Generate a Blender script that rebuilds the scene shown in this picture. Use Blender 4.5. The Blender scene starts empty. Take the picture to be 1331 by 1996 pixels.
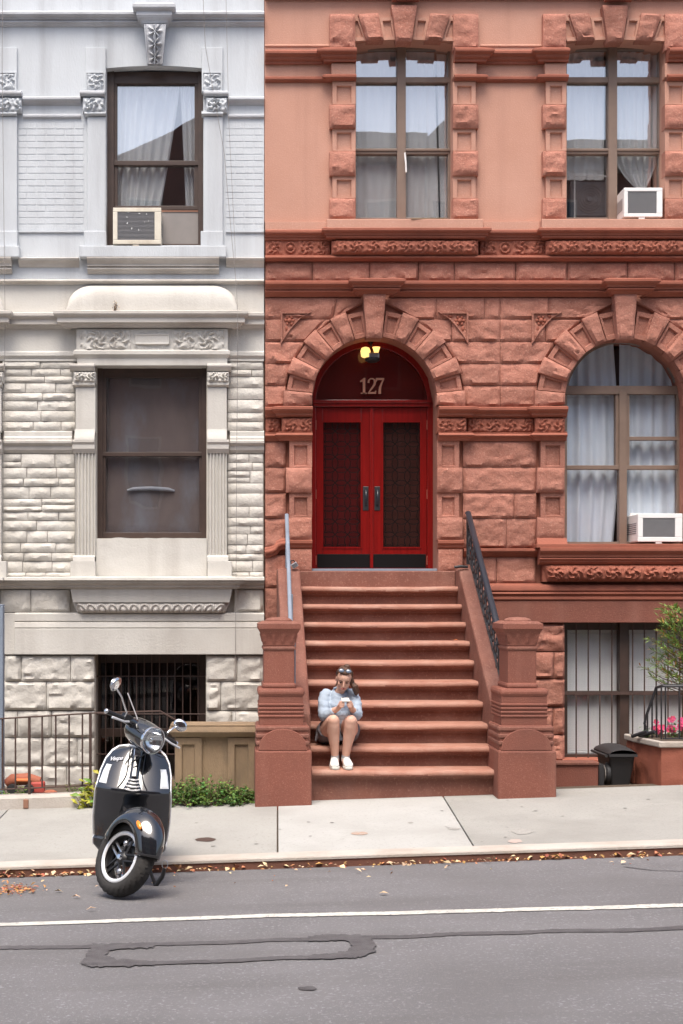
import bpy, bmesh, math, random
from mathutils import Vector, Matrix, noise, Euler
R = math.radians
sc = bpy.context.scene
col = sc.collection
rnd = random.Random(7)

# ---------------------------------------------------------------- camera
F, D0, VX, HY, EYE = 2773.0, 16.15, 453.0, 1175.0, 2.0      # lens in photo pixels, facade distance, eye height
cam = bpy.data.cameras.new('camera')
cam.sensor_fit = 'VERTICAL'; cam.sensor_height = 36.0; cam.lens = F / 1996.0 * 36.0
cam.shift_x = (665.5 - VX) / 1996.0; cam.shift_y = (HY - 998.0) / 1996.0
cam.clip_start = 0.1; cam.clip_end = 2000.0
camo = bpy.data.objects.new('camera', cam); col.objects.link(camo)
camo.location = (0, -D0, EYE); camo.rotation_euler = (R(90), 0, 0)
sc.camera = camo
# ---------------------------------------------------------------- sky, sun, exposure
SUN_EL, SUN_AZ = 66.0, 192.0        # azimuth measured from +Y (into the facade) clockwise: behind the camera
world = bpy.data.worlds.new('World'); sc.world = world; world.use_nodes = True
wn = world.node_tree.nodes; wl = world.node_tree.links
bg = wn.get('Background')
sky = wn.new('ShaderNodeTexSky'); sky.sky_type = 'NISHITA'; sky.sun_disc = False
sky.sun_elevation = R(SUN_EL); sky.sun_rotation = R(SUN_AZ)
sky.air_density = 1.0; sky.dust_density = 5.0; sky.ozone_density = 1.0; sky.altitude = 0
wl.new(sky.outputs[0], bg.inputs[0]); bg.inputs[1].default_value = 0.10
sun = bpy.data.lights.new('sun', 'SUN'); sun.energy = 1.5; sun.angle = R(32); sun.color = (1.0, 0.945, 0.87)
suno = bpy.data.objects.new('sun', sun); col.objects.link(suno)
suno.rotation_euler = (R(90 - SUN_EL), 0, R(180 - SUN_AZ))
suno.location = (0, -12, 20)
vs = sc.view_settings
vs.view_transform = 'Standard'; vs.look = 'None'; vs.gamma = 1.0; vs.use_curve_mapping = False
vs.exposure = 1.36

# ---------------------------------------------------------------- measuring: photo pixel + depth -> place
def W(px, py, Y=0.0):
    d = D0 + Y
    return Vector(((px - VX) * d / F, Y, EYE + (HY - py) * d / F))
def WX(px, Y=0.0): return (px - VX) * (D0 + Y) / F
def WZ(py, Y=0.0): return EYE + (HY - py) * (D0 + Y) / F

# ---------------------------------------------------------------- materials
MATS = {}
def nodes_of(m):
    m.use_nodes = True
    return m.node_tree.nodes, m.node_tree.links
def mat(name, c, rough=0.6, c2=None, scale=6.0, mix=0.5, bump=0.0, bscale=40.0, metal=0.0, coat=0.0, detail=6.0,
        stretch=(1, 1, 1), spec=0.5, speck=None, speckscale=150.0, island=0.0, stain=None, stainscale=0.8, trans=0.0, alpha=None, bdist=0.02, streak=None, streakamt=0.6, objrand=0.0, streakmap=(4.0, 4.0, 0.22)):
    m = bpy.data.materials.new(name); n, l = nodes_of(m)
    b = n['Principled BSDF']
    b.inputs['Roughness'].default_value = rough; b.inputs['Metallic'].default_value = metal
    b.inputs['Coat Weight'].default_value = coat; b.inputs['Coat Roughness'].default_value = 0.04
    b.inputs['Specular IOR Level'].default_value = spec
    g = n.new('ShaderNodeNewGeometry')
    mp = n.new('ShaderNodeMapping'); mp.inputs['Scale'].default_value = stretch
    l.new(g.outputs['Position'], mp.inputs['Vector'])
    vec = mp.outputs[0]
    cur = None
    rgb = n.new('ShaderNodeRGB'); rgb.outputs[0].default_value = (*c, 1); cur = rgb.outputs[0]
    def mixin(cur, fac, colr, mode='MIX'):
        x = n.new('ShaderNodeMix'); x.data_type = 'RGBA'; x.blend_type = mode
        l.new(cur, x.inputs[6]); x.inputs[7].default_value = (*colr, 1)
        if hasattr(fac, 'is_linked'): l.new(fac, x.inputs[0])
        else: x.inputs[0].default_value = fac
        return x.outputs[2]
    def noisefac(s, lo, hi, det=detail, v=None):
        t = n.new('ShaderNodeTexNoise'); t.inputs['Scale'].default_value = s; t.inputs['Detail'].default_value = det
        t.inputs['Roughness'].default_value = 0.6
        l.new(v or vec, t.inputs['Vector'])
        r = n.new('ShaderNodeMapRange'); r.inputs[1].default_value = lo; r.inputs[2].default_value = hi
        l.new(t.outputs[0], r.inputs[0]); return r.outputs[0]
    def scaled(sock, k):
        q = n.new('ShaderNodeMath'); q.operation = 'MULTIPLY'; l.new(sock, q.inputs[0]); q.inputs[1].default_value = k
        return q.outputs[0]
    if c2: cur = mixin(cur, scaled(noisefac(scale, 0.3, 0.72), mix * 2 if mix < 0.5 else 1.0), c2)
    if speck: cur = mixin(cur, noisefac(speckscale, 0.56, 0.7, 2.0), speck)
    if stain: cur = mixin(cur, scaled(noisefac(stainscale, 0.48, 0.75, 8.0), 0.8), stain)
    if streak:
        m2 = n.new('ShaderNodeMapping'); m2.inputs['Scale'].default_value = streakmap; l.new(g.outputs['Position'], m2.inputs['Vector'])
        cur = mixin(cur, scaled(noisefac(1.0, 0.5, 0.78, 6.0, m2.outputs[0]), streakamt), streak)
    if objrand:
        oi = n.new('ShaderNodeObjectInfo'); h0 = n.new('ShaderNodeHueSaturation'); l.new(cur, h0.inputs['Color'])
        r0 = n.new('ShaderNodeMapRange'); r0.inputs[3].default_value = 1 - objrand; r0.inputs[4].default_value = 1 + objrand
        l.new(oi.outputs['Random'], r0.inputs[0]); l.new(r0.outputs[0], h0.inputs['Value']); cur = h0.outputs[0]
    if island:
        h = n.new('ShaderNodeHueSaturation'); l.new(cur, h.inputs['Color'])
        r = n.new('ShaderNodeMapRange'); r.inputs[3].default_value = 1 - island; r.inputs[4].default_value = 1 + island
        l.new(g.outputs['Random Per Island'], r.inputs[0]); l.new(r.outputs[0], h.inputs['Value'])
        r2 = n.new('ShaderNodeMapRange'); r2.inputs[3].default_value = 0.5 - island * 0.07; r2.inputs[4].default_value = 0.5 + island * 0.05
        q = n.new('ShaderNodeMath'); q.operation = 'FRACT'
        q0 = scaled(g.outputs['Random Per Island'], 7.3); l.new(q0, q.inputs[0]); l.new(q.outputs[0], r2.inputs[0])
        l.new(r2.outputs[0], h.inputs['Hue']); cur = h.outputs[0]
    l.new(cur, b.inputs['Base Color'])
    if trans:
        b.inputs['Subsurface Weight'].default_value = 0.0
        t = n.new('ShaderNodeBsdfTranslucent'); l.new(cur, t.inputs[0])
        ms = n.new('ShaderNodeMixShader'); ms.inputs[0].default_value = trans
        out = n['Material Output']; l.new(b.outputs[0], ms.inputs[1]); l.new(t.outputs[0], ms.inputs[2]); l.new(ms.outputs[0], out.inputs[0])
    if bump:
        t = n.new('ShaderNodeTexNoise'); t.inputs['Scale'].default_value = bscale; t.inputs['Detail'].default_value = 8.0
        t.inputs['Roughness'].default_value = 0.65
        l.new(vec, t.inputs['Vector'])
        bu = n.new('ShaderNodeBump'); bu.inputs['Strength'].default_value = bump; bu.inputs['Distance'].default_value = bdist
        l.new(t.outputs[0], bu.inputs['Height']); l.new(bu.outputs[0], b.inputs['Normal'])
    MATS[name] = m
    return m
def glass_mat(name, tint=(1, 1, 1), refl=0.12, rough=0.0, wav=0.002):
    m = bpy.data.materials.new(name); n, l = nodes_of(m)
    n.remove(n['Principled BSDF']); out = n['Material Output']
    tr = n.new('ShaderNodeBsdfTransparent'); tr.inputs[0].default_value = (*tint, 1)
    gl = n.new('ShaderNodeBsdfGlossy'); gl.inputs['Roughness'].default_value = rough
    lw = n.new('ShaderNodeLayerWeight'); lw.inputs[0].default_value = 0.5
    pw = n.new('ShaderNodeMath'); pw.operation = 'POWER'; pw.inputs[1].default_value = 5.0; l.new(lw.outputs['Facing'], pw.inputs[0])
    fr = n.new('ShaderNodeMath'); fr.operation = 'MULTIPLY'; fr.inputs[1].default_value = 0.8; l.new(pw.outputs[0], fr.inputs[0])
    ad = n.new('ShaderNodeMath'); ad.operation = 'ADD'; ad.use_clamp = True; ad.inputs[1].default_value = refl
    l.new(fr.outputs[0], ad.inputs[0])
    mx = n.new('ShaderNodeMixShader'); l.new(ad.outputs[0], mx.inputs[0]); l.new(tr.outputs[0], mx.inputs[1]); l.new(gl.outputs[0], mx.inputs[2])
    g = n.new('ShaderNodeNewGeometry'); t = n.new('ShaderNodeTexNoise'); t.inputs['Scale'].default_value = 2.2; t.inputs['Detail'].default_value = 1
    l.new(g.outputs['Position'], t.inputs['Vector'])
    bu = n.new('ShaderNodeBump'); bu.inputs['Strength'].default_value = 0.25; bu.inputs['Distance'].default_value = wav
    l.new(t.outputs[0], bu.inputs['Height']); l.new(bu.outputs[0], gl.inputs['Normal'])
    l.new(mx.outputs[0], out.inputs[0]); MATS[name] = m; return m
def emit_mat(name, c, s):
    m = bpy.data.materials.new(name); n, l = nodes_of(m); b = n['Principled BSDF']
    b.inputs['Base Color'].default_value = (*c, 1); b.inputs['Emission Color'].default_value = (*c, 1); b.inputs['Emission Strength'].default_value = s
    MATS[name] = m; return m

mat('stucco', (0.53, 0.288, 0.213), 0.88, (0.465, 0.24, 0.17), 1.3, 0.5, 0.25, 60, speck=(0.57, 0.335, 0.26), speckscale=90, stain=(0.44, 0.235, 0.175), stainscale=0.6, streak=(0.38, 0.195, 0.142), streakamt=0.55)
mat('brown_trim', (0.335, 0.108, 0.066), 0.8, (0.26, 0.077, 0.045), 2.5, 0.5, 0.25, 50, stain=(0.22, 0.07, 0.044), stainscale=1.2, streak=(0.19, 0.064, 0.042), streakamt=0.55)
mat('brown_rock', (0.42, 0.186, 0.135), 0.9, (0.31, 0.119, 0.081), 3.5, 0.5, 0.7, 26, speck=(0.49, 0.25, 0.183), speckscale=60, stain=(0.30, 0.128, 0.088), stainscale=2.0, streak=(0.25, 0.103, 0.07), streakamt=0.6, objrand=0.14)
mat('brown_stoop', (0.225, 0.076, 0.05), 0.75, (0.18, 0.057, 0.037), 1.5, 0.5, 0.3, 70, speck=(0.30, 0.125, 0.087), speckscale=110, stain=(0.165, 0.06, 0.042), stainscale=1.5, streak=(0.31, 0.145, 0.105), streakamt=0.5, objrand=0.06)
mat('brown_tread', (0.215, 0.082, 0.055), 0.75, (0.15, 0.053, 0.036), 3.0, 0.5, 0.35, 60, stain=(0.28, 0.14, 0.105), stainscale=2.2, speck=(0.26, 0.12, 0.085), speckscale=45, streak=(0.16, 0.064, 0.046), streakamt=0.6, objrand=0.08)  # tone lowered to put the risers' shade into the colour
mat('brown_nosing', (0.37, 0.185, 0.132), 0.7, (0.28, 0.115, 0.075), 3.5, 0.5, 0.35, 60, stain=(0.43, 0.27, 0.21), stainscale=2.6)  # paler step tops: skylight put into the colour, along with worn paint
mat('mortar_brown', (0.33, 0.135, 0.092), 0.95, bump=0.4, bscale=30)
mat('lime_upper', (0.58, 0.612, 0.64), 0.85, (0.525, 0.552, 0.575), 1.6, 0.5, 0.25, 40, stain=(0.43, 0.45, 0.47), stainscale=0.9, stretch=(1.4, 1.4, 0.4), streak=(0.36, 0.37, 0.385), streakamt=0.7)
mat('lime_trim', (0.60, 0.582, 0.54), 0.85, (0.535, 0.513, 0.47), 2.0, 0.5, 0.25, 40, stain=(0.45, 0.425, 0.385), stainscale=1.1, streak=(0.39, 0.36, 0.325), streakamt=0.6)
mat('lime_rock', (0.61, 0.585, 0.535), 0.9, (0.55, 0.52, 0.47), 3.0, 0.5, 0.6, 26, stain=(0.46, 0.43, 0.375), stainscale=1.8, objrand=0.08)
mat('lime_base', (0.56, 0.535, 0.49), 0.9, (0.48, 0.455, 0.41), 2.4, 0.5, 0.6, 20, stain=(0.39, 0.365, 0.325), stainscale=1.4, objrand=0.09)
mat('lime_belt', (0.57, 0.54, 0.50), 0.85, (0.48, 0.45, 0.41), 1.5, 0.5, 0.3, 40, stain=(0.36, 0.325, 0.295), stainscale=1.5, stretch=(1, 1, 3), streak=(0.34, 0.31, 0.28), streakamt=0.5)
mat('lime_belt_up', (0.52, 0.54, 0.57), 0.85, (0.44, 0.45, 0.475), 1.5, 0.5, 0.3, 40, stain=(0.34, 0.335, 0.34), stainscale=1.5, stretch=(1, 1, 3), streak=(0.32, 0.31, 0.31), streakamt=0.5)
mat('mortar_lime', (0.50, 0.46, 0.40), 0.95, bump=0.4, bscale=30)
mat('frame_brown', (0.066, 0.040, 0.031), 0.5, (0.045, 0.028, 0.022), 8, 0.5)
mat('frame_tan', (0.215, 0.15, 0.115), 0.5, (0.18, 0.125, 0.095), 6, 0.5)
mat('room', (0.10, 0.09, 0.085), 0.95)
mat('room_red', (0.30, 0.035, 0.03), 0.9)
mat('room_light', (0.34, 0.33, 0.32), 0.95)
glass_mat('pane', (0.97, 0.98, 0.99), 0.29)
glass_mat('pane_low', (0.95, 0.95, 0.95), 0.05)
glass_mat('pane_mid', (0.93, 0.94, 0.96), 0.09, wav=0.006)
glass_mat('pane_dark', (0.75, 0.70, 0.68), 0.035)
mat('curtain', (0.92, 0.93, 0.93), 0.9, (0.87, 0.89, 0.90), 2.0, 0.5, trans=0.05)
mat('curtain_blue', (0.76, 0.84, 0.93), 0.9, (0.64, 0.73, 0.85), 2.0, 0.5, trans=0.08)
mat('curtain_grey', (0.42, 0.42, 0.44), 0.9, trans=0.2)
mat('drape_brown', (0.20, 0.155, 0.135), 0.95, (0.13, 0.105, 0.098), 1.6, 0.5, stretch=(1.6, 1, 0.8), stain=(0.27, 0.275, 0.295), stainscale=1.6)  # blue-grey mottling puts the pane's cloudy reflection into the cloth colour
mat('door_red', (0.225, 0.0055, 0.004), 0.26, (0.15, 0.0035, 0.0025), 5, 0.5, 0.05, 40, stretch=(7, 1, 0.5), coat=0.4)
mat('door_dark', (0.32, 0.018, 0.014), 0.5)
mat('maroon', (0.34, 0.035, 0.045), 0.8, (0.22, 0.022, 0.03), 9, 0.5)
mat('maroon_brown', (0.20, 0.085, 0.075), 0.8, (0.13, 0.05, 0.045), 9, 0.5)
mat('black_iron', (0.018, 0.018, 0.021), 0.45, (0.03, 0.03, 0.033), 20, 0.5, 0.1, 90)
mat('iron_brown', (0.055, 0.032, 0.026), 0.6, (0.085, 0.05, 0.04), 12, 0.5, 0.1, 90)
mat('rail_grey', (0.22, 0.26, 0.32), 0.5, (0.17, 0.2, 0.25), 6, 0.5)
mat('kick_black', (0.008, 0.006, 0.006), 0.5, spec=0.15)
mat('steel', (0.5, 0.5, 0.52), 0.3, metal=0.9)
mat('chrome', (0.75, 0.76, 0.78), 0.12, metal=1.0)
mat('rail_black', (0.022, 0.026, 0.036), 0.3, spec=0.6)
mat('rust_wood', (0.26, 0.13, 0.085), 0.8)
mat('grille_dark', (0.010, 0.008, 0.008), 0.7, spec=0.08)
mat('brass', (0.55, 0.26, 0.17), 0.4, metal=0.3)
mat('ac_white', (0.80, 0.80, 0.79), 0.5, (0.73, 0.72, 0.70), 5, 0.5)
mat('ac_cream', (0.70, 0.66, 0.56), 0.55, (0.60, 0.55, 0.45), 7, 0.5, stain=(0.4, 0.32, 0.24), stainscale=4)
mat('ac_fin', (0.34, 0.34, 0.35), 0.6, (0.28, 0.28, 0.29), 20, 0.5)
mat('ac_grille', (0.17, 0.17, 0.18), 0.6, (0.21, 0.21, 0.22), 20, 0.5)
mat('dark_plastic', (0.03, 0.03, 0.032), 0.55)
mat('filler', (0.26, 0.235, 0.22), 0.7, (0.22, 0.2, 0.19), 4, 0.5)
mat('white_paint', (0.78, 0.76, 0.72), 0.6)
mat('concrete', (0.325, 0.318, 0.295), 0.9, (0.285, 0.277, 0.256), 1.2, 0.5, 0.3, 70, speck=(0.255, 0.247, 0.228), speckscale=42, stain=(0.235, 0.226, 0.207), stainscale=1.3, objrand=0.05)
mat('concrete_light', (0.405, 0.402, 0.384), 0.9, (0.365, 0.36, 0.34), 1.4, 0.5, 0.3, 70, speck=(0.325, 0.318, 0.30), speckscale=42, stain=(0.30, 0.293, 0.272), stainscale=1.2)
mat('curb_stone', (0.47, 0.43, 0.39), 0.9, (0.40, 0.36, 0.32), 3, 0.5, 0.4, 50, stain=(0.33, 0.27, 0.22), stainscale=2)
mat('curb_steel', (0.12, 0.052, 0.034), 0.8, (0.17, 0.07, 0.045), 5, 0.5, 0.3, 60)
mat('asphalt', (0.140, 0.134, 0.137), 0.92, (0.182, 0.175, 0.180), 1.6, 0.5, 0.9, 100, speck=(0.25, 0.245, 0.255), speckscale=52, stain=(0.104, 0.097, 0.096), stainscale=0.8, bdist=0.012, streak=(0.098, 0.09, 0.088), streakamt=0.6, streakmap=(0.25, 1.9, 1.0))
mat('tar', (0.06, 0.053, 0.056), 0.85, (0.105, 0.098, 0.10), 14, 0.5, 0.5, 80)
mat('road_paint', (0.60, 0.575, 0.52), 0.85, (0.50, 0.48, 0.43), 8, 0.5, 0.5, 90, speck=(0.26, 0.25, 0.245), speckscale=38, stain=(0.36, 0.345, 0.325), stainscale=4)
mat('tan_stone', (0.30, 0.21, 0.13), 0.9, (0.22, 0.155, 0.095), 2.5, 0.5, 0.4, 40, stain=(0.15, 0.11, 0.075), stainscale=2.2, stretch=(2, 2, 0.8))
mat('soil', (0.07, 0.05, 0.035), 0.98, (0.1, 0.075, 0.055), 8, 0.5, 0.6, 30)

# ---------------------------------------------------------------- mesh building
WL = {}                                   # world location of every object (no rotation on parents that use it)
class MB:
    def __init__(s): s.v = []; s.f = []
    def add(s, vs_, fs):
        o = len(s.v); s.v += [tuple(p) for p in vs_]; s.f += [tuple(i + o for i in f) for f in fs]; return s
    def box(s, x0, x1, y0, y1, z0, z1):
        return s.add([(x0, y0, z0), (x1, y0, z0), (x1, y1, z0), (x0, y1, z0), (x0, y0, z1), (x1, y0, z1), (x1, y1, z1), (x0, y1, z1)],
                     [(0, 3, 2, 1), (4, 5, 6, 7), (0, 1, 5, 4), (1, 2, 6, 5), (2, 3, 7, 6), (3, 0, 4, 7)])
    def pbox(s, px0, py0, px1, py1, Yf, Yb):              # rectangle read at its front face depth
        a = W(px0, py1, Yf); b = W(px1, py0, Yf)
        return s.box(a.x, b.x, Yf, Yb, a.z, b.z)
    def prism(s, poly, y0, y1):                            # poly in (x,z), front y0, back y1
        n = len(poly)
        return s.add([(x, y0, z) for x, z in poly] + [(x, y1, z) for x, z in poly],
                     [tuple(range(n)), tuple(range(2 * n - 1, n - 1, -1))] + [(i, n + i, n + (i + 1) % n, (i + 1) % n) for i in range(n)])
    def taper(s, poly, y0, poly2, y1):                     # front polygon smaller than back one (chamfered block)
        n = len(poly)
        return s.add([(x, y0, z) for x, z in poly] + [(x, y1, z) for x, z in poly2],
                     [tuple(range(n)), tuple(range(2 * n - 1, n - 1, -1))] + [(i, n + i, n + (i + 1) % n, (i + 1) % n) for i in range(n)])
    def tube(s, pts, r, n=8, closed=False):
        pts = [Vector(p) for p in pts]; k = len(pts); rings = []
        up = None
        for i, p in enumerate(pts):
            a = pts[i - 1] if (i > 0 or closed) else p; b = pts[(i + 1) % k] if (i < k - 1 or closed) else p
            t = (b - a).normalized() if (b - a).length > 1e-9 else Vector((0, 0, 1))
            if up is None:
                up = Vector((0, 0, 1)) if abs(t.z) < 0.9 else Vector((1, 0, 0))
            x = up - t * up.dot(t)
            if x.length < 1e-6: x = t.orthogonal()
            x.normalize(); up = x; y = t.cross(x)
            ri = r[i] if isinstance(r, (list, tuple)) else r
            rx, ry = ri if isinstance(ri, tuple) else (ri, ri)
            rings.append([p + x * (math.cos(2 * math.pi * j / n) * rx) + y * (math.sin(2 * math.pi * j / n) * ry) for j in range(n)])
        vs_ = [q for rg in rings for q in rg]; fs = []
        m = k if closed else k - 1
        for i in range(m):
            for j in range(n):
                a = i * n + j; b = i * n + (j + 1) % n; c = ((i + 1) % k) * n + (j + 1) % n; d = ((i + 1) % k) * n + j
                fs.append((a, b, c, d))
        if not closed: fs += [tuple(range(n - 1, -1, -1)), tuple((k - 1) * n + j for j in range(n))]
        return s.add(vs_, fs)
    def lathe(s, c, prof, n=24, axis='z', M=None, cap=True):          # prof [(r,h)]
        vs_ = []; fs = []; c = Vector(c); k = len(prof)
        for r, h in prof:
            for j in range(n):
                t = 2 * math.pi * j / n; a, b = r * math.cos(t), r * math.sin(t)
                p = Vector((a, b, h)) if axis == 'z' else (Vector((a, h, b)) if axis == 'y' else Vector((h, a, b)))
                vs_.append((M @ p if M else p) + c)
        for i in range(k - 1):
            for j in range(n): fs.append((i * n + j, i * n + (j + 1) % n, (i + 1) * n + (j + 1) % n, (i + 1) * n + j))
        if cap and prof[0][0] > 1e-6: fs.append(tuple(range(n - 1, -1, -1)))
        if cap and prof[-1][0] > 1e-6: fs.append(tuple((k - 1) * n + j for j in range(n)))
        return s.add(vs_, fs)
    def ellip(s, c, r, nu=16, nv=10, M=None):
        vs_ = []; fs = []; c = Vector(c)
        for i in range(nv + 1):
            t = math.pi * i / nv
            for j in range(nu):
                q = 2 * math.pi * j / nu
                p = Vector((r[0] * math.sin(t) * math.cos(q), r[1] * math.sin(t) * math.sin(q), r[2] * math.cos(t)))
                vs_.append((M @ p if M else p) + c)
        for i in range(nv):
            for j in range(nu): fs.append((i * nu + j, (i + 1) * nu + j, (i + 1) * nu + (j + 1) % nu, i * nu + (j + 1) % nu))
        return s.add(vs_, fs)
    def grid(s, fn, nu, nv):
        vs_ = [fn(i / nu, j / nv) for j in range(nv + 1) for i in range(nu + 1)]
        return s.add(vs_, [(j * (nu + 1) + i, j * (nu + 1) + i + 1, (j + 1) * (nu + 1) + i + 1, (j + 1) * (nu + 1) + i) for j in range(nv) for i in range(nu)])
    def sweep(s, path, prof):
        """moulding: path [(x,y)] in plan going to +x, prof [(out,z)] top to bottom; mitred at every break"""
        k = len(path); vs_ = []; m = len(prof)
        for i in range(k):
            p = Vector(path[i]); ns = []
            if i > 0: d = (p - Vector(path[i - 1])).normalized(); ns.append(Vector((d.y, -d.x)))
            if i < k - 1: d = (Vector(path[i + 1]) - p).normalized(); ns.append(Vector((d.y, -d.x)))
            mt = ns[0] if len(ns) == 1 else (ns[0] + ns[1]) / max(0.2, 1 + ns[0].dot(ns[1]))
            for o, z in prof: q = p + mt * o; vs_.append((q.x, q.y, z))
        fs = [(i * m + j, i * m + j + 1, (i + 1) * m + j + 1, (i + 1) * m + j) for i in range(k - 1) for j in range(m - 1)]
        fs += [tuple(range(m)), tuple((k - 1) * m + j for j in range(m - 1, -1, -1))]
        return s.add(vs_, fs)
    def xform(s, M, start=0):
        for i in range(start, len(s.v)): s.v[i] = tuple(M @ Vector(s.v[i]))
        return s
    def mesh(s, name, smooth=None, weld=False):
        me = bpy.data.meshes.new(name); me.from_pydata(s.v, [], s.f); me.update()
        b = bmesh.new(); b.from_mesh(me)
        if weld: bmesh.ops.remove_doubles(b, verts=b.verts, dist=1e-5)
        bmesh.ops.recalc_face_normals(b, faces=b.faces)
        b.to_mesh(me); b.free()
        if smooth is not None:
            me.polygons.foreach_set('use_smooth', [True] * len(me.polygons))
            if smooth < 179: me.set_sharp_from_angle(angle=R(smooth))
        return me
    def build(s, name, m, parent=None, smooth=None, bevel=0, kind=None, weld=False, label=None):
        me = s.mesh(name, smooth, weld)
        return put(name, me, m, parent, (0, 0, 0), bevel, kind, label)
def put(name, me, m, parent=None, loc=(0, 0, 0), bevel=0, kind=None, label=None):
    o = bpy.data.objects.new(name, me); col.objects.link(o)
    if m and not me.materials: me.materials.append(MATS[m] if isinstance(m, str) else m)
    loc = Vector(loc); WL[o.name] = loc
    if parent is not None: o.parent = parent; o.location = loc - WL[parent.name]
    else: o.location = loc
    if bevel:
        bv = o.modifiers.new('bevel', 'BEVEL'); bv.width = bevel; bv.segments = 2; bv.limit_method = 'ANGLE'; bv.angle_limit = R(40)
    if kind: o['kind'] = kind
    if label: o['label'] = label
    return o
def thing(name, label, cat, loc=(0, 0, 0), group=None, rot=None):
    o = bpy.data.objects.new(name, None); col.objects.link(o); o.empty_display_size = 0.1
    o.location = loc; WL[o.name] = Vector(loc); o['label'] = label; o['category'] = cat
    if group: o['group'] = group
    if rot: o.rotation_euler = rot
    return o
def tag(o, label, cat, group=None):
    o['label'] = label; o['category'] = cat
    if group: o['group'] = group
    return o
def nz(x, y=0.0, z=0.0): return noise.noise(Vector((x, y, z)))
def fbm(x, y, z, oct=4):
    a = 0; k = 0.5; f = 1
    for _ in range(oct): a += k * noise.noise(Vector((x * f, y * f, z * f))); k *= 0.5; f *= 2.05
    return a

# wall sheet with rectangular / round-headed openings, plus the reveals of those openings
def wall_sheet(mb, x0, x1, z0, z1, Y, ops, depth):
    xs = {x0, x1}
    for o in ops:
        a, b = o['x0'], o['x1']; xs |= {max(a, x0), min(b, x1)}
        if o.get('arch') or o.get('seg'):
            for i in range(1, 24): xs.add(a + (b - a) * i / 24)
    xs = sorted(x for x in xs if x0 - 1e-6 <= x <= x1 + 1e-6)
    def top(o, x):
        if o.get('arch'):
            c = (o['x0'] + o['x1']) / 2; r = (o['x1'] - o['x0']) / 2
            return o['z1'] - r + math.sqrt(max(0, r * r - (x - c) ** 2))
        if o.get('seg'):
            c = (o['x0'] + o['x1']) / 2; r = (o['x1'] - o['x0']) / 2
            return o['z1'] - o['seg'] * ((x - c) / r) ** 2
        return o['z1']
    for a, b in zip(xs[:-1], xs[1:]):
        if b - a < 1e-6: continue
        m = (a + b) / 2
        act = sorted([o for o in ops if o['x0'] < m < o['x1']], key=lambda o: o['z0'])
        la = lb = z0
        for o in act:
            if o['z0'] > la + 1e-6: mb.add([(a, Y, la), (b, Y, lb), (b, Y, o['z0']), (a, Y, o['z0'])], [(0, 1, 2, 3)])
            la, lb = top(o, a), top(o, b)
        if z1 > max(la, lb) + 1e-6: mb.add([(a, Y, la), (b, Y, lb), (b, Y, z1), (a, Y, z1)], [(0, 1, 2, 3)])
    for o in ops:
        a, b = o['x0'], o['x1']; d = o.get('depth', depth)
        n = 24 if (o.get('arch') or o.get('seg')) else 1
        pts = [(a, o['z0'])] + [(a + (b - a) * i / n, top(o, a + (b - a) * i / n)) for i in range(n + 1)] + [(b, o['z0'])]
        for p, q in zip(pts, pts[1:] + pts[:1]):
            mb.add([(p[0], Y, p[1]), (q[0], Y, q[1]), (q[0], Y + d, q[1]), (p[0], Y + d, p[1])], [(0, 1, 2, 3)])
    return mb
def opx(px0, py0, px1, py1, Y=0.0, **k):
    a = W(px0, py1, Y); b = W(px1, py0, Y)
    return dict(x0=a.x, x1=b.x, z0=a.z, z1=b.z, **k)

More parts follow.
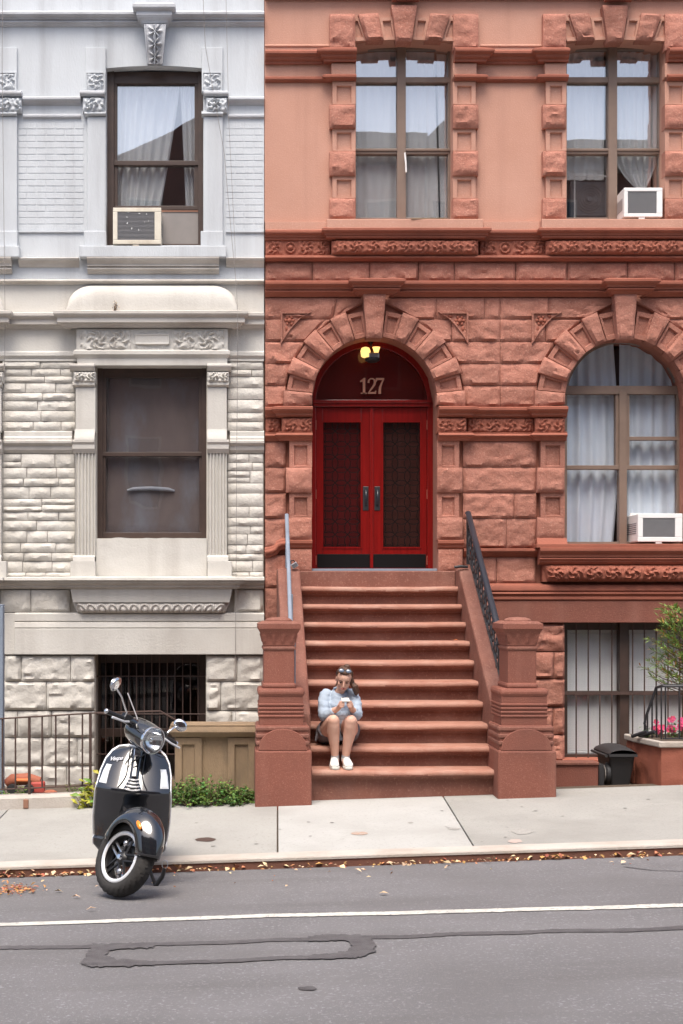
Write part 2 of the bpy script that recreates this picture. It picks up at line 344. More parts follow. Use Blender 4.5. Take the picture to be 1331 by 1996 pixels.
# rock-faced block: a lumpy front on a squared block, quad outline possible
def rock(quad, Yf, Yb, amp=0.03, cell=0.04, seed=0, edge=0.02, tilt=0.0):
    """quad: 4 (x,z) corners bl, br, tr, tl"""
    q = [Vector(p) for p in quad]; mb = MB()
    w = ((q[1] - q[0]).length + (q[2] - q[3]).length) / 2; h = ((q[3] - q[0]).length + (q[2] - q[1]).length) / 2
    nu = max(3, min(22, int(w / cell))); nv = max(3, min(14, int(h / cell)))
    ox, oz = seed * 3.71 % 91, seed * 7.13 % 83
    def P(i, j):
        u, v = i / nu, j / nv
        p = (q[0] * (1 - u) + q[1] * u) * (1 - v) + (q[3] * (1 - u) + q[2] * u) * v
        eu = min(u, 1 - u) * w; ev = min(v, 1 - v) * h
        on = (i in (0, nu)) or (j in (0, nv))
        if on:
            k = 0.35 * edge * nz(p.x * 9 + ox, p.y * 9 + oz)
            return (p.x + (k if j not in (0, nv) or True else 0) * 0.4, Yf + 0.006 + abs(k), p.y + k * 0.4)
        rise = 1 - math.exp(-min(eu, ev) / max(edge, 1e-3) * 2.2)
        # broken planes: each cell of a warped lattice is a tilted facet
        qx, qz = p.x * 6.5 + ox + 0.7 * nz(p.x * 5, p.y * 5, oz), p.y * 10 + oz + 0.7 * nz(p.y * 6, p.x * 6, ox)
        ds, ps = noise.voronoi(Vector((qx, qz, seed * 1.7)))
        a = 9.0
        for c_ in ps[:4]:
            tx = 2 * noise.cell(c_ * 17.3 + Vector((5.2, 1.1, 2.4))) - 1 if False else noise.noise(c_ * 3.7 + Vector((5.2, 1.1, 2.4))) * 1.7
            tz = noise.noise(c_ * 4.9 + Vector((2.3, 9.1, 4.6))) * 1.9
            a = min(a, 0.62 + 0.35 * noise.noise(c_ * 2.9) + 0.55 * (qx - c_.x) * tx + 0.60 * (qz - c_.y) * tz)
        a = max(a, -0.1) + 0.30 * fbm(p.x * 11 + ox, p.y * 13 + oz, seed * 0.37, 3)
        return (p.x, Yf - amp * rise * max(0.03, a) * (1 + tilt * (0.5 - v)), p.y)
    vs_ = [P(i, j) for j in range(nv + 1) for i in range(nu + 1)]
    fs = [(j * (nu + 1) + i, j * (nu + 1) + i + 1, (j + 1) * (nu + 1) + i + 1, (j + 1) * (nu + 1) + i) for j in range(nv) for i in range(nu)]
    mb.add(vs_, fs)
    ring = [i for i in range(nu + 1)] + [(j + 1) * (nu + 1) - 1 for j in range(1, nv + 1)] + [nv * (nu + 1) + i for i in range(nu - 1, -1, -1)] + [j * (nu + 1) for j in range(nv - 1, 0, -1)]
    o = len(mb.v); mb.v += [(mb.v[i][0], Yb, mb.v[i][2]) for i in ring]; k = len(ring)
    mb.f += [(ring[i], ring[(i + 1) % k], o + (i + 1) % k, o + i) for i in range(k)]
    return mb
SEED = [0]
def rockpx(name, px0, py0, px1, py1, m, parent, Y=0.0, amp=0.035, Yb=0.06, cell=0.03, edge=0.012, gap=0.6, smooth=38, label=None):
    SEED[0] += 1
    a = W(px0 + gap, py1 - gap, Y); b = W(px1 - gap, py0 + gap, Y)
    return rock([(a.x, a.z), (b.x, a.z), (b.x, b.z), (a.x, b.z)], Y, Yb, amp, cell, SEED[0], edge, 0.5).build(name, m, parent, smooth=smooth, label=label)

# carved ornament as true relief: scrolls, leaves and rosettes in a height field
def carve(u, v, H, kind, seed=0):
    """u along (m), v 0..1 up; returns 0..1"""
    L = H * (1.15 if kind != 'egg' else 0.95)
    if kind == 'egg':
        s = (u / L) % 1.0 - 0.5
        r = math.hypot(s * 1.25, (v - 0.15) * 0.95)
        return max(0.0, 1 - abs(r - 0.55) * 7) * 0.8 + max(0, 1 - (r / 0.33) ** 2) + max(0, 0.5 - abs(abs(s) - 0.5) * 9) * (1 - v)
    n = math.floor(u / L); s = (u / L - n - 0.5) * 1.15; t = (v - 0.5) * (1 if n % 2 else -1)
    r = math.hypot(s, t) + 1e-4; th = math.atan2(t, s)
    rs = (n * 7 + seed) % 3
    if kind == 'rosette' and n % 3 == 1:
        h = max(0, 1 - (r / 0.2) ** 2) + max(0, 1 - abs(r - 0.34) * 12) * 0.8
        return min(1.2, h)
    sp = math.sin(th * 1.0 + 9.0 * r + seed)                     # spiral stem
    stem = max(0, 1 - abs(sp) * 1.6) * (1 if r < 0.55 else 0.4)
    petal = max(0, math.cos(th * (5 + rs) + 14 * r * (1 if n % 2 else -1))) * math.exp(-((r - 0.33) / 0.16) ** 2)
    core = max(0, 1 - (r / 0.13) ** 2)
    leaf = max(0, fbm(u / H * 2.6 + seed, v * 2.6, 5.1 + seed, 2)) * 1.8
    corner = max(0, math.cos(6 * th + 3)) * max(0, r - 0.4) * 2
    return min(1.25, max(stem * 0.55, petal, core, leaf * 0.9, corner))
def relief(x0, x1, z0, z1, Y, amp, kind='scroll', seed=0, bulge=0.0, cell=0.011, slopein=0.0):
    H = z1 - z0; nu = max(6, int((x1 - x0) / cell)); nv = max(6, int(H / cell)); mb = MB()
    def P(u, v):
        x = x0 + (x1 - x0) * u; e = min(min(u, 1 - u) * (x1 - x0), min(v, 1 - v) * H)
        h = carve((x - x0), v, H, kind, seed) if e > 1e-6 else 0
        k = min(1.0, e / 0.012)
        b = bulge * math.sqrt(max(0.0, 1 - (2 * v - 1) ** 2)) * min(1, min(u, 1 - u) * (x1 - x0) / max(bulge, 1e-4) if bulge else 1)
        xs = slopein * (1 - v) * (1 if u < 0.5 else -1) * abs(2 * u - 1)
        return (x + xs, Y - amp * h * k - b, z0 + H * v)
    mb.grid(P, nu, nv); return mb

def eval_mesh(o):
    """modifiers / text of one object turned into a mesh, worked out in a scratch scene"""
    t = bpy.data.scenes.new('scratch')
    if o.name in col.objects: col.objects.unlink(o)
    t.collection.objects.link(o); vl = t.view_layers[0]; vl.update()
    me = bpy.data.meshes.new_from_object(o.evaluated_get(vl.depsgraph))
    bpy.data.scenes.remove(t); return me
# ================================================================ the street (climbs gently to the right)
def z_side(X, Y): return 0.091 + 0.033 * (X - 0.225) + 0.017 * (Y + 2.85)
CURB = -5.25
def z_road(X, Y):
    pts = [(-5.25, -0.03), (-5.55, 0.005), (-6.6, 0.066), (-7.5, 0.098), (-9.5, 0.135), (-11.5, 0.10), (-14.2, 0.0)]
    h = pts[-1][1]
    for (a, ha), (b, hb) in zip(pts[:-1], pts[1:]):
        if b <= Y <= a: h = ha + (hb - ha) * (a - Y) / (a - b); break
    return 0.033 * (X - 0.578) + h
def on(fn, px, py):                       # photo pixel -> point on a ground surface
    lo, hi = 3.0, 16.2
    for _ in range(50):
        d = (lo + hi) / 2; X = (px - VX) * d / F; zray = EYE + (HY - py) * d / F
        if zray > fn(X, d - D0): lo = d
        else: hi = d
    X = (px - VX) * d / F
    return Vector((X, d - D0, fn(X, d - D0)))
def struct(o): o['kind'] = 'structure'; return o
g = MB(); g.add([(-300, -300, -2.2), (300, -300, -2.2), (300, 300, -2.2), (-300, 300, -2.2)], [(0, 1, 2, 3)])
struct(g.build('ground', 'soil'))
ys = [-5.16, -5.25, -5.55, -5.8, -6.2, -6.6, -7.0, -7.5, -8, -8.5, -9, -9.5, -10.5, -11.5, -12.5, -13.5, -14.2]
r_ = MB(); xs = [-40 + 2 * i for i in range(41)]
r_.add([(x, y, z_road(x, y if y < CURB else CURB)) for y in ys for x in xs],
       [(j * 41 + i, j * 41 + i + 1, (j + 1) * 41 + i + 1, (j + 1) * 41 + i) for j in range(len(ys) - 1) for i in range(40)])
road = struct(r_.build('road', 'asphalt', smooth=60))
def strip(pts, ws, dz, fn, cross=None):
    mb = MB(); n = len(pts); vs_ = []
    for i, p in enumerate(pts):
        a = pts[max(0, i - 1)]; b = pts[min(n - 1, i + 1)]; d = Vector((b.x - a.x, b.y - a.y)).normalized(); q = Vector((-d.y, d.x))
        w = ws[i] if isinstance(ws, list) else ws
        for s in (-1, 1):
            x, y = p.x + q.x * w / 2 * s, p.y + q.y * w / 2 * s; vs_.append((x, y, fn(x, y) + dz))
    return mb.add(vs_, [(2 * i, 2 * i + 1, 2 * i + 3, 2 * i + 2) for i in range(n - 1)])
def dense(pxs, fn, n=14, jit=0.0):
    out = []
    for (a, b), (c, d) in zip(pxs[:-1], pxs[1:]):
        for i in range(n):
            t = i / n; p = on(fn, a + (c - a) * t, b + (d - b) * t); p.y += jit * nz(p.x * 3.1, 4.4); p.x += 0; out.append(p)
    out.append(on(fn, *pxs[-1])); return out
def ragged(n, w, k, s): return [w * (1 + k * fbm(i * 0.6, s, 0, 3) * 2) for i in range(n)]
p = dense([(-900, 1832), (0, 1804), (520, 1786), (800, 1780), (1331, 1766), (2100, 1743)], z_road, 40, 0.012)
strip(p, ragged(len(p), 0.105, 0.3, 1.0), 0.005, z_road).build('lane_line', 'road_paint', road)
tarlines = [([(-700, 1868), (0, 1850), (180, 1846), (460, 1836), (700, 1828), (900, 1822), (1331, 1810), (2000, 1790)], 0.085),
            ([(165, 1880), (300, 1879), (500, 1871), (640, 1866), (705, 1862)], 0.075)]
for k, (pp, w) in enumerate(tarlines):
    p = dense(pp, z_road, 26, 0.035); strip(p, ragged(len(p), w, 0.4, 5.0 + k), 0.0045 + 0.0015 * k, z_road).build('crack_seal', 'tar', road)
def blob(cx, cy, rx, ry, dz, m, name, fn, parent, n=28, seed=0):
    mb = MB(); vs_ = []
    for i in range(n):
        t = 2 * math.pi * i / n; k = 1 + 0.45 * fbm(math.cos(t) * 1.4 + seed, math.sin(t) * 1.4, seed, 3)
        q = on(fn, cx + rx * k * math.cos(t), cy + ry * k * math.sin(t)); vs_.append((q.x, q.y, q.z + dz))
    return mb.add(vs_, [tuple(range(n))]).build(name, m, parent)
def patch(out, k):
    mb = MB(); pts = []
    for (a, b), (c, d) in zip(out, out[1:] + out[:1]):
        for t in [i_ / 9 for i_ in range(9)]:
            x_, y_ = a + (c - a) * t, b + (d - b) * t
            pts.append((x_ + 14.0 * fbm(x_ * 0.13, y_ * 0.3, k, 4), y_ + 6.0 * fbm(y_ * 0.3 + 7, x_ * 0.13, k + 3, 4)))
    q = [on(z_road, *p) for p in pts]; mb.add([(p.x, p.y, p.z + 0.0075) for p in q], [tuple(range(len(q)))]).build('crack_seal', 'tar', road)
patch([(600, 1827), (650, 1823), (700, 1824), (724, 1831), (732, 1844), (728, 1857), (705, 1868), (650, 1871), (600, 1872), (600, 1864), (650, 1860), (673, 1856), (685, 1848), (682, 1838), (668, 1834), (600, 1837)], 1.0)
patch([(300, 1840), (230, 1841), (182, 1842), (172, 1852), (166, 1868), (157, 1880), (176, 1887), (215, 1886), (300, 1884), (300, 1875), (228, 1872), (206, 1864), (212, 1855), (240, 1851), (300, 1850)], 5.0)
blob(600, 1928, 18, 4, 0.005, 'tar', 'oil_spot', z_road, road, seed=11)
p = dense([(1215, 1690), (1270, 1697), (1331, 1699), (1420, 1702)], z_road, 8, 0.01)
strip(p, 0.018, 0.0045, z_road).build('crack', 'tar', road)
# kerb: concrete top edge over a rusty steel face
k = MB()
for i in range(40):
    x0, x1 = -40 + 2 * i, -38 + 2 * i
    k.add([(x0, CURB, z_side(x0, CURB) - 0.022), (x1, CURB, z_side(x1, CURB) - 0.022), (x1, CURB, z_road(x1, CURB) - 0.05), (x0, CURB, z_road(x0, CURB) - 0.05)], [(0, 1, 2, 3)])
kerb = struct(k.build('kerb', 'curb_steel'))
k = MB(); pr = [(0.02, 0.012), (0.012, 0.0015), (-0.001, -0.010), (-0.006, -0.024)]
vs_ = []
for i in range(161):
    x = -40 + 0.5 * i; j = 0.006 * nz(x * 1.7, 9.0); zt = z_side(x, CURB)
    vs_ += [(x, CURB + 0.17, z_side(x, CURB + 0.17) + 0.001), (x, CURB + 0.03 + j, zt + 0.004), (x, CURB + j, zt - 0.003), (x, CURB - 0.008 + j, zt - 0.012), (x, CURB - 0.008 + j, zt - 0.03), (x, CURB + 0.05, zt - 0.03)]
k.add(vs_, [(i * 6 + j, i * 6 + j + 1, (i + 1) * 6 + j + 1, (i + 1) * 6 + j) for i in range(160) for j in range(5)])
k.build('kerb_stone', 'curb_stone', kerb, smooth=35)
# pavement flags: each a slab with an open joint
side = MB(); side.add([(x, y, z_side(x, y) - 0.035) for y in (-5.2, -2.0) for x in (-40, 40)], [(0, 1, 3, 2)])
sidewalk = struct(side.build('sidewalk', 'soil'))
ya, yb = CURB + 0.178, -2.36
ja = on(z_side, 541, 1572); jb = on(z_side, 541, 1664); jc = on(z_side, 866, 1556); jd = on(z_side, 925, 1652)
def jx(p, q, y): return p.x + (q.x - p.x) * (y - p.y) / (q.y - p.y)
joints = [(-9.0, -9.0), (-6.7, -6.7), (-4.4, -4.4), (-2.15, -2.15), (jx(ja, jb, yb), jx(ja, jb, ya)), (jx(jc, jd, yb), jx(jc, jd, ya)), (5.6, 5.25), (7.9, 7.6), (10.3, 10.0)]
for i in range(len(joints) - 1):
    (a0, a1), (b0, b1) = joints[i], joints[i + 1]; g_ = 0.006; mb = MB(); nx, ny = 10, 8; vs_ = []
    for t in (0.0, -0.05):
        for j in range(ny + 1):
            y = yb + (ya - yb) * j / ny; l_ = a0 + (a1 - a0) * j / ny + g_; r2 = b0 + (b1 - b0) * j / ny - g_
            for q in range(nx + 1):
                x = l_ + (r2 - l_) * q / nx; vs_.append((x, y, z_side(x, y) + t + (0.001 * fbm(x * 1.2, y * 1.2, i) if t == 0 else 0)))
    n1 = (nx + 1) * (ny + 1)
    fs = [(j * (nx + 1) + q, j * (nx + 1) + q + 1, (j + 1) * (nx + 1) + q + 1, (j + 1) * (nx + 1) + q) for j in range(ny) for q in range(nx)]
    edge = [q for q in range(nx + 1)] + [(j + 1) * (nx + 1) - 1 for j in range(1, ny + 1)] + [ny * (nx + 1) + q for q in range(nx - 1, -1, -1)] + [j * (nx + 1) for j in range(ny - 1, 0, -1)]
    fs += [(edge[q], edge[(q + 1) % len(edge)], n1 + edge[(q + 1) % len(edge)], n1 + edge[q]) for q in range(len(edge))]
    mb.add(vs_, fs).build('paving_slab', 'concrete_light' if i == 4 else 'concrete', sidewalk, bevel=0.006)
for (cx, cy, rx, ry, m) in [(401, 1637, 19, 4, 'iron_brown'), (700, 1625, 17, 3.2, 'stain_rust'), (1018, 1621, 21, 5, 'stain_grey'), (800, 1604, 6, 1.2, 'stain_grey'), (1004, 1640, 14, 4, 'stain_pink'), (885, 1616, 12, 2, 'stain_grey')]:
    if m not in MATS: mat(m, {'stain_rust': (0.36, 0.2, 0.13), 'stain_grey': (0.25, 0.24, 0.225), 'stain_pink': (0.42, 0.30, 0.26)}[m], 0.95, c2=(0.36, 0.345, 0.315), scale=30, mix=0.5)
    blob(cx, cy, rx, ry, 0.0034, m, 'valve_cover' if m == 'iron_brown' else 'stain', z_side, sidewalk, seed=cx)
mat('gum', (0.20, 0.19, 0.18), 0.9)
rg = random.Random(21); mb = MB()
for k in range(55):
    x, y = rg.uniform(-4.5, 6), rg.uniform(-5.0, -2.9); r0 = rg.uniform(0.006, 0.016); n_ = 9
    mb.add([(x + r0 * 1.2 * math.cos(2 * math.pi * j / n_) * rg.uniform(0.8, 1.2), y + r0 * math.sin(2 * math.pi * j / n_) * rg.uniform(0.8, 1.2), z_side(x, y) + 0.0042) for j in range(n_)], [tuple(range(n_))])
mb.build('gum_spots', 'gum', sidewalk, kind='stuff')
for pp in ([(868, 1612), (885, 1617), (905, 1616)],):
    p = dense(pp, z_side, 9, 0.02); strip(p, 0.006, 0.0038, z_side).build('crack', 'gum', sidewalk)
# front yards behind the pavement line
y_ = MB(); y_.add([(x, y, z_side(x, -2.2) - 0.09) for y in (-2.36, 0.6) for x in (-40, 40)], [(0, 1, 3, 2)])
struct(y_.build('yard_ground', 'soil'))
# far pavement, on which the camera stands
f_ = MB(); f_.add([(x, y, 0.033 * (x - 0.578) + 0.1) for y in (-22, -14.2) for x in (-40, 40)], [(0, 1, 3, 2)])
f_.add([(x, -14.2, 0.033 * (x - 0.578) + z) for z in (0.1, -0.05) for x in (-40, 40)], [(0, 1, 3, 2)])
struct(f_.build('far_sidewalk', 'concrete'))
# ================================================================ brownstone house (right)
BX0, BX1 = 515.5, 1840
house = thing('brownstone_house', 'red brownstone row house with arched red door and rock-faced walls', 'building', (2.6, 0, 0))
TOPZ = 13.2
DC, DCY, DR, DRO = 730, 777, 122, 178           # door arch: centre x, y, inner and outer radius
WC, WCY, WR, WRO = 1220, 777, 119, 178          # arched window
ZSPLIT = WZ(432); ZLOW = -0.45
up_ops = [opx(693, 78, 883, 427, 0, seg=0.05), opx(1104, 78, 1296, 427, 0, seg=0.05)]
w1 = wall_sheet(MB(), WX(BX0), WX(BX1), ZSPLIT, TOPZ, 0.0, up_ops, 0.42)
w1.build('stucco_wall', 'stucco', house)
YB = 0.045
lo_ops = [dict(x0=WX(DC - DR), x1=WX(DC + DR), z0=2.375, z1=WZ(DCY - DR), arch=1, depth=0.5),
          dict(x0=WX(WC - WR), x1=WX(WC + WR), z0=WZ(1066), z1=WZ(WCY - WR), arch=1, depth=0.5),
          dict(x0=WX(1101), x1=WX(1352), z0=WZ(1486), z1=WZ(1214), depth=0.4)]
w2 = wall_sheet(MB(), WX(BX0), WX(BX1), ZLOW, ZSPLIT, YB, lo_ops, 0.4)
w2.build('backing_wall', 'mortar_brown', house)
mb = MB(); mb.box(WX(BX0) - 0.0, WX(BX1), 0.06, 9, ZLOW, ZLOW + 0.1); mb.add([(WX(BX0), 0.002, ZLOW), (WX(BX0), 9, ZLOW), (WX(BX0), 9, TOPZ), (WX(BX0), 0.002, TOPZ)], [(0, 1, 2, 3)])
mb.add([(WX(BX1), 0.0, ZLOW), (WX(BX1), 9, ZLOW), (WX(BX1), 9, TOPZ), (WX(BX1), 0.0, TOPZ)], [(0, 1, 2, 3)])
mb.add([(WX(BX0), 9, ZLOW), (WX(BX1), 9, ZLOW), (WX(BX1), 9, TOPZ), (WX(BX0), 9, TOPZ)], [(0, 1, 2, 3)])
mb.add([(WX(BX0), 0.0, TOPZ), (WX(BX1), 0.0, TOPZ), (WX(BX1), 9, TOPZ), (WX(BX0), 9, TOPZ)], [(0, 1, 2, 3)])
mb.build('side_wall', 'mortar_brown', house)

def mould(name, m, parent, breaks, prof, Y=0.0, smooth=30):
    """breaks [(px, out)] left to right: the moulding stands `out` proud between them; prof [(out, py)]"""
    path = []
    for i, (px, o) in enumerate(breaks):
        if i == 0: path.append((WX(px, Y), Y - o))
        elif i == len(breaks) - 1: path.append((WX(px, Y), Y - breaks[i - 1][1]))
        else:
            po = breaks[i - 1][1]; x = WX(px, Y)
            path += [(x, Y - po), (x, Y - o)] if abs(po - o) > 1e-5 else [(x, Y - o)]
    pr = [(-0.06, WZ(prof[0][1], Y - prof[0][0]))] + [(o, WZ(y, Y - o)) for o, y in prof] + [(-0.06, WZ(prof[-1][1], Y - prof[-1][0]))]
    return MB().sweep(path, pr).build(name, m, parent, smooth=smooth)
def cyma(o0, y0, o1, y1, n=6, flip=False):          # S-shaped piece of a profile
    out = []
    for i in range(n + 1):
        t = i / n; s = t * t * (3 - 2 * t) if not flip else t
        out.append((o0 + (o1 - o0) * s, y0 + (y1 - y0) * t))
    return out
def roundp(o, y0, y1, r, n=6):                       # half-round bead
    return [(o + r * math.sin(math.pi * i / n), y0 + (y1 - y0) * i / n) for i in range(n + 1)]
RS = [0, 640, 692]
# --- upper storey: two belts that break forward over the quoin piers
W1L, W1R, W2L, W2R = (640, 693), (883, 935), (1056, 1104), (1296, 1346)
top_prof = [(0.02, 97), (0.115, 99), (0.115, 103)] + cyma(0.11, 104, 0.07, 112) + [(0.07, 114)] + cyma(0.065, 115, 0.035, 121) + [(0.035, 124), (0.0, 126)]
low_prof = [(0.012, 149), (0.05, 150.5), (0.05, 154)] + cyma(0.045, 155, 0.012, 161)
def belts(segs):
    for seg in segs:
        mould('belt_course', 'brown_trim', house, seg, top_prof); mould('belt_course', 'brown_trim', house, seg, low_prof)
belts([[(BX0 + 1, 0), (636, 0.07), (W1L[1], 0)], [(W1R[0], 0.07), (939, 0), (1052, 0.07), (W2L[1], 0)], [(W2R[0], 0.07), (1350, 0), (BX1, 0)]])
mould('string_line', 'stucco', house, [(BX0 + 1, 0), (642, 0)], [(0.0, 86.5), (0.012, 87.5), (0.012, 90), (0.0, 91)])
mould('string_line', 'stucco', house, [(936, 0), (1056, 0)], [(0.0, 86.5), (0.012, 87.5), (0.012, 90), (0.0, 91)])
def panelled(px0, py0, px1, py1, Yf, Yb, m, parent, name, rim=9, inset=0.035, both=True):
    """dressed block with a sunk panel on its face"""
    a = W(px0, py1, Yf); b = W(px1, py0, Yf); r = rim / 171.7
    xi0, xi1, zi0, zi1 = a.x + r, b.x - r, a.z + r * 0.35, b.z - r
    mb = MB()
    O = [(a.x, a.z), (b.x, a.z), (b.x, b.z), (a.x, b.z)]; I = [(xi0, zi0), (xi1, zi0), (xi1, zi1), (xi0, zi1)]
    c = 0.008; J = [(xi0 + c, zi0 + c), (xi1 - c, zi0 + c), (xi1 - c, zi1 - c), (xi0 + c, zi1 - c)]
    v = [(x, Yf, z) for x, z in O] + [(x, Yf, z) for x, z in I] + [(x, Yf + inset, z) for x, z in J] + [(x, Yb, z) for x, z in O]
    f = [(i, (i + 1) % 4, 4 + (i + 1) % 4, 4 + i) for i in range(4)] + [(4 + i, 4 + (i + 1) % 4, 8 + (i + 1) % 4, 8 + i) for i in range(4)] + [(8, 9, 10, 11)] + [(i, 12 + i, 12 + (i + 1) % 4, (i + 1) % 4) for i in range(4)]
    mb.add(v, f); return mb.build(name, m, parent)
def plain(px0, py0, px1, py1, Yf, Yb, m, parent, name, bevel=0.006):
    return MB().pbox(px0, py0, px1, py1, Yf, Yb).build(name, m, parent, bevel=bevel)
for (a, b), s in ((W1L, -1), (W1R, 1), (W2L, -1), (W2R, 1)):
    i0, i1 = (a + 8, b) if s < 0 else (a, b - 8)           # panels stand in from the outer edge
    o0, o1 = (a + 2, b) if s < 0 else (a, b - 2)
    plain(o0 + (4 if s < 0 else 0), 123, o1 - (0 if s < 0 else 4), 150.5, -0.07, 0.05, 'stucco', house, 'pier_band')
    for y0, y1 in ((159, 203), (250, 294), (342, 386)): panelled(i0, y0, i1, y1, -0.055, 0.05, 'stucco', house, 'panel_quoin', 8, 0.03)
    for y0, y1 in ((203, 250), (294, 342), (386, 428)): rockpx('rock_quoin', o0, y0, o1, y1, 'brown_rock', house, -0.085, 0.04, 0.05, 0.028, 0.02, gap=0.4)
    rockpx('rock_quoin', o0 - (0 if s < 0 else 0), 26, o1, 97.5, 'brown_rock', house, -0.075, 0.04, 0.05, 0.03, 0.02, gap=0.5)
def flat_arch(c):
    """dressed and rock-faced wedges over an upper window, keystone with cap"""
    def Q(pts, Y): return [(WX(c + x, Y), WZ(y, Y)) for x, y in pts]
    for s in (-1, 1):
        pan = [[(-46, 36), (-30, 35), (-24, 79), (-39, 80)][::1], None]
        wedge = [(-58, 78), (-36, 77), (-54, 26), (-92, 27)]       # bl br tr tl
        wedge = [(-73, 79), (-40, 78), (-51, 25), (-90, 27)]
        pl1 = [(-40, 78), (-16, 77), (-23, 33), (-49, 34)]
        pl0 = [(-95, 80), (-73, 79), (-90, 33), (-110, 34)]
        for pts, rocky in ((wedge, True), (pl1, False), (pl0, False)):
            q = [(s * x, y) for x, y in pts]
            if s > 0: q = [q[1], q[0], q[3], q[2]]
            SEED[0] += 1
            if rocky: rock(Q(q, -0.09), -0.09, 0.05, 0.045, 0.028, SEED[0], 0.018, 0.6).build('voussoir', 'brown_rock', house, smooth=38)
            else:
                Yf = -0.045; P = Q(q, Yf); cx = sum(p[0] for p in P) / 4; cz = sum(p[1] for p in P) / 4
                I = [(cx + (x - cx) * 0.62, cz + (z - cz) * 0.7) for x, z in P]; J = [(cx + (x - cx) * 0.55, cz + (z - cz) * 0.62) for x, z in P]
                mb = MB(); v = [(x, Yf, z) for x, z in P] + [(x, Yf, z) for x, z in I] + [(x, Yf + 0.03, z) for x, z in J] + [(x, 0.05, z) for x, z in P]
                mb.add(v, [(i, (i + 1) % 4, 4 + (i + 1) % 4, 4 + i) for i in range(4)] + [(4 + i, 4 + (i + 1) % 4, 8 + (i + 1) % 4, 8 + i) for i in range(4)] + [(8, 9, 10, 11)] + [(i, 12 + i, 12 + (i + 1) % 4, (i + 1) % 4) for i in range(4)])
                mb.build('voussoir', 'stucco', house)
    SEED[0] += 1
    rock(Q([(-15, 80), (15, 80), (25, 9), (-25, 9)], -0.13), -0.13, 0.05, 0.03, 0.03, SEED[0], 0.02, 0.4).build('keystone', 'brown_rock', house, smooth=38)
    mould('keystone_cap', 'brown_trim', house, [(c - 26, 0.13), (c + 26, 0.13)], [(0.085, -12), (0.085, -4)] + cyma(0.08, -3, 0.02, 6) + [(0.01, 9)])
    path = 0
flat_arch(788); flat_arch(1200)
mould('cornice', 'brown_trim', house, [(BX0 + 1, 0), (BX1, 0)], [(0.09, -22), (0.09, -12), (0.05, -4), (0.0, 0)])
# --- sills, cornice and carved frieze between the storeys
SB = [(BX0 + 1, 0.0), (640, 0.10), (938, 0.0), (1058, 0.10), (1352, 0.0), (BX1, 0)]
for a, b in ((637, 942), (1056, 1354)):
    MB().pbox(a, 426.5, b, 448, -0.17, 0.40).build('window_sill', 'stucco', house, bevel=0.008)
for a, b in ((BX0 + 1, 637), (942, 1056), (1354, BX1)): MB().pbox(a, 432, b, 449, -0.05, 0.05).build('sill_band', 'stucco', house, bevel=0.005)
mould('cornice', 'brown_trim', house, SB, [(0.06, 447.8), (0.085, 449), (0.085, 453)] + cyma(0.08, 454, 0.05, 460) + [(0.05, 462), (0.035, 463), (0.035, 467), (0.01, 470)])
for a, b, o, bl, kd in ((BX0 + 2, 644, 0.012, 0, 'rosette'), (646, 932, 0.075, 0.055, 'scroll'), (936, 1062, 0.012, 0, 'rosette'), (1064, 1346, 0.075, 0.055, 'scroll'), (1350, 1500, 0.012, 0, 'rosette')):
    A = W(a, 497, -o); B = W(b, 469, -o)
    relief(A.x, B.x, A.z, B.z, -o, 0.032, kd, a % 5, bl).build('carved_frieze', 'brown_trim', house, smooth=50)
    MB().box(A.x, B.x, -o + 0.001, 0.05, A.z, B.z).build('frieze_back', 'brown_trim', house)
mould('belt_course', 'brown_trim', house, [(BX0 + 1, 0), (BX1, 0)], [(0.06, 497.2), (0.085, 498.5)] + roundp(0.08, 499, 504, 0.012) + [(0.05, 505), (0.03, 508.5), (0.0, 510)])
x = BX0 + 1; i = 0
for wd in (92, 112, 95, 70, 120, 100, 118, 92, 105, 110, 90): rockpx('stone', x, 510, x + wd, 549, 'brown_rock', house, 0.0, 0.045); x += wd
KB = [(BX0 + 1, 0.03), (694, 0.16), (768, 0.03), (1184, 0.16), (1258, 0.03), (BX1, 0)]
mould('cornice', 'brown_trim', house, KB, [(0.03, 548), (0.10, 549.5), (0.10, 554)] + cyma(0.095, 555, 0.055, 563) + [(0.055, 565)] + roundp(0.03, 566, 572, 0.02) + [(0.02, 574), (-0.02, 580)])

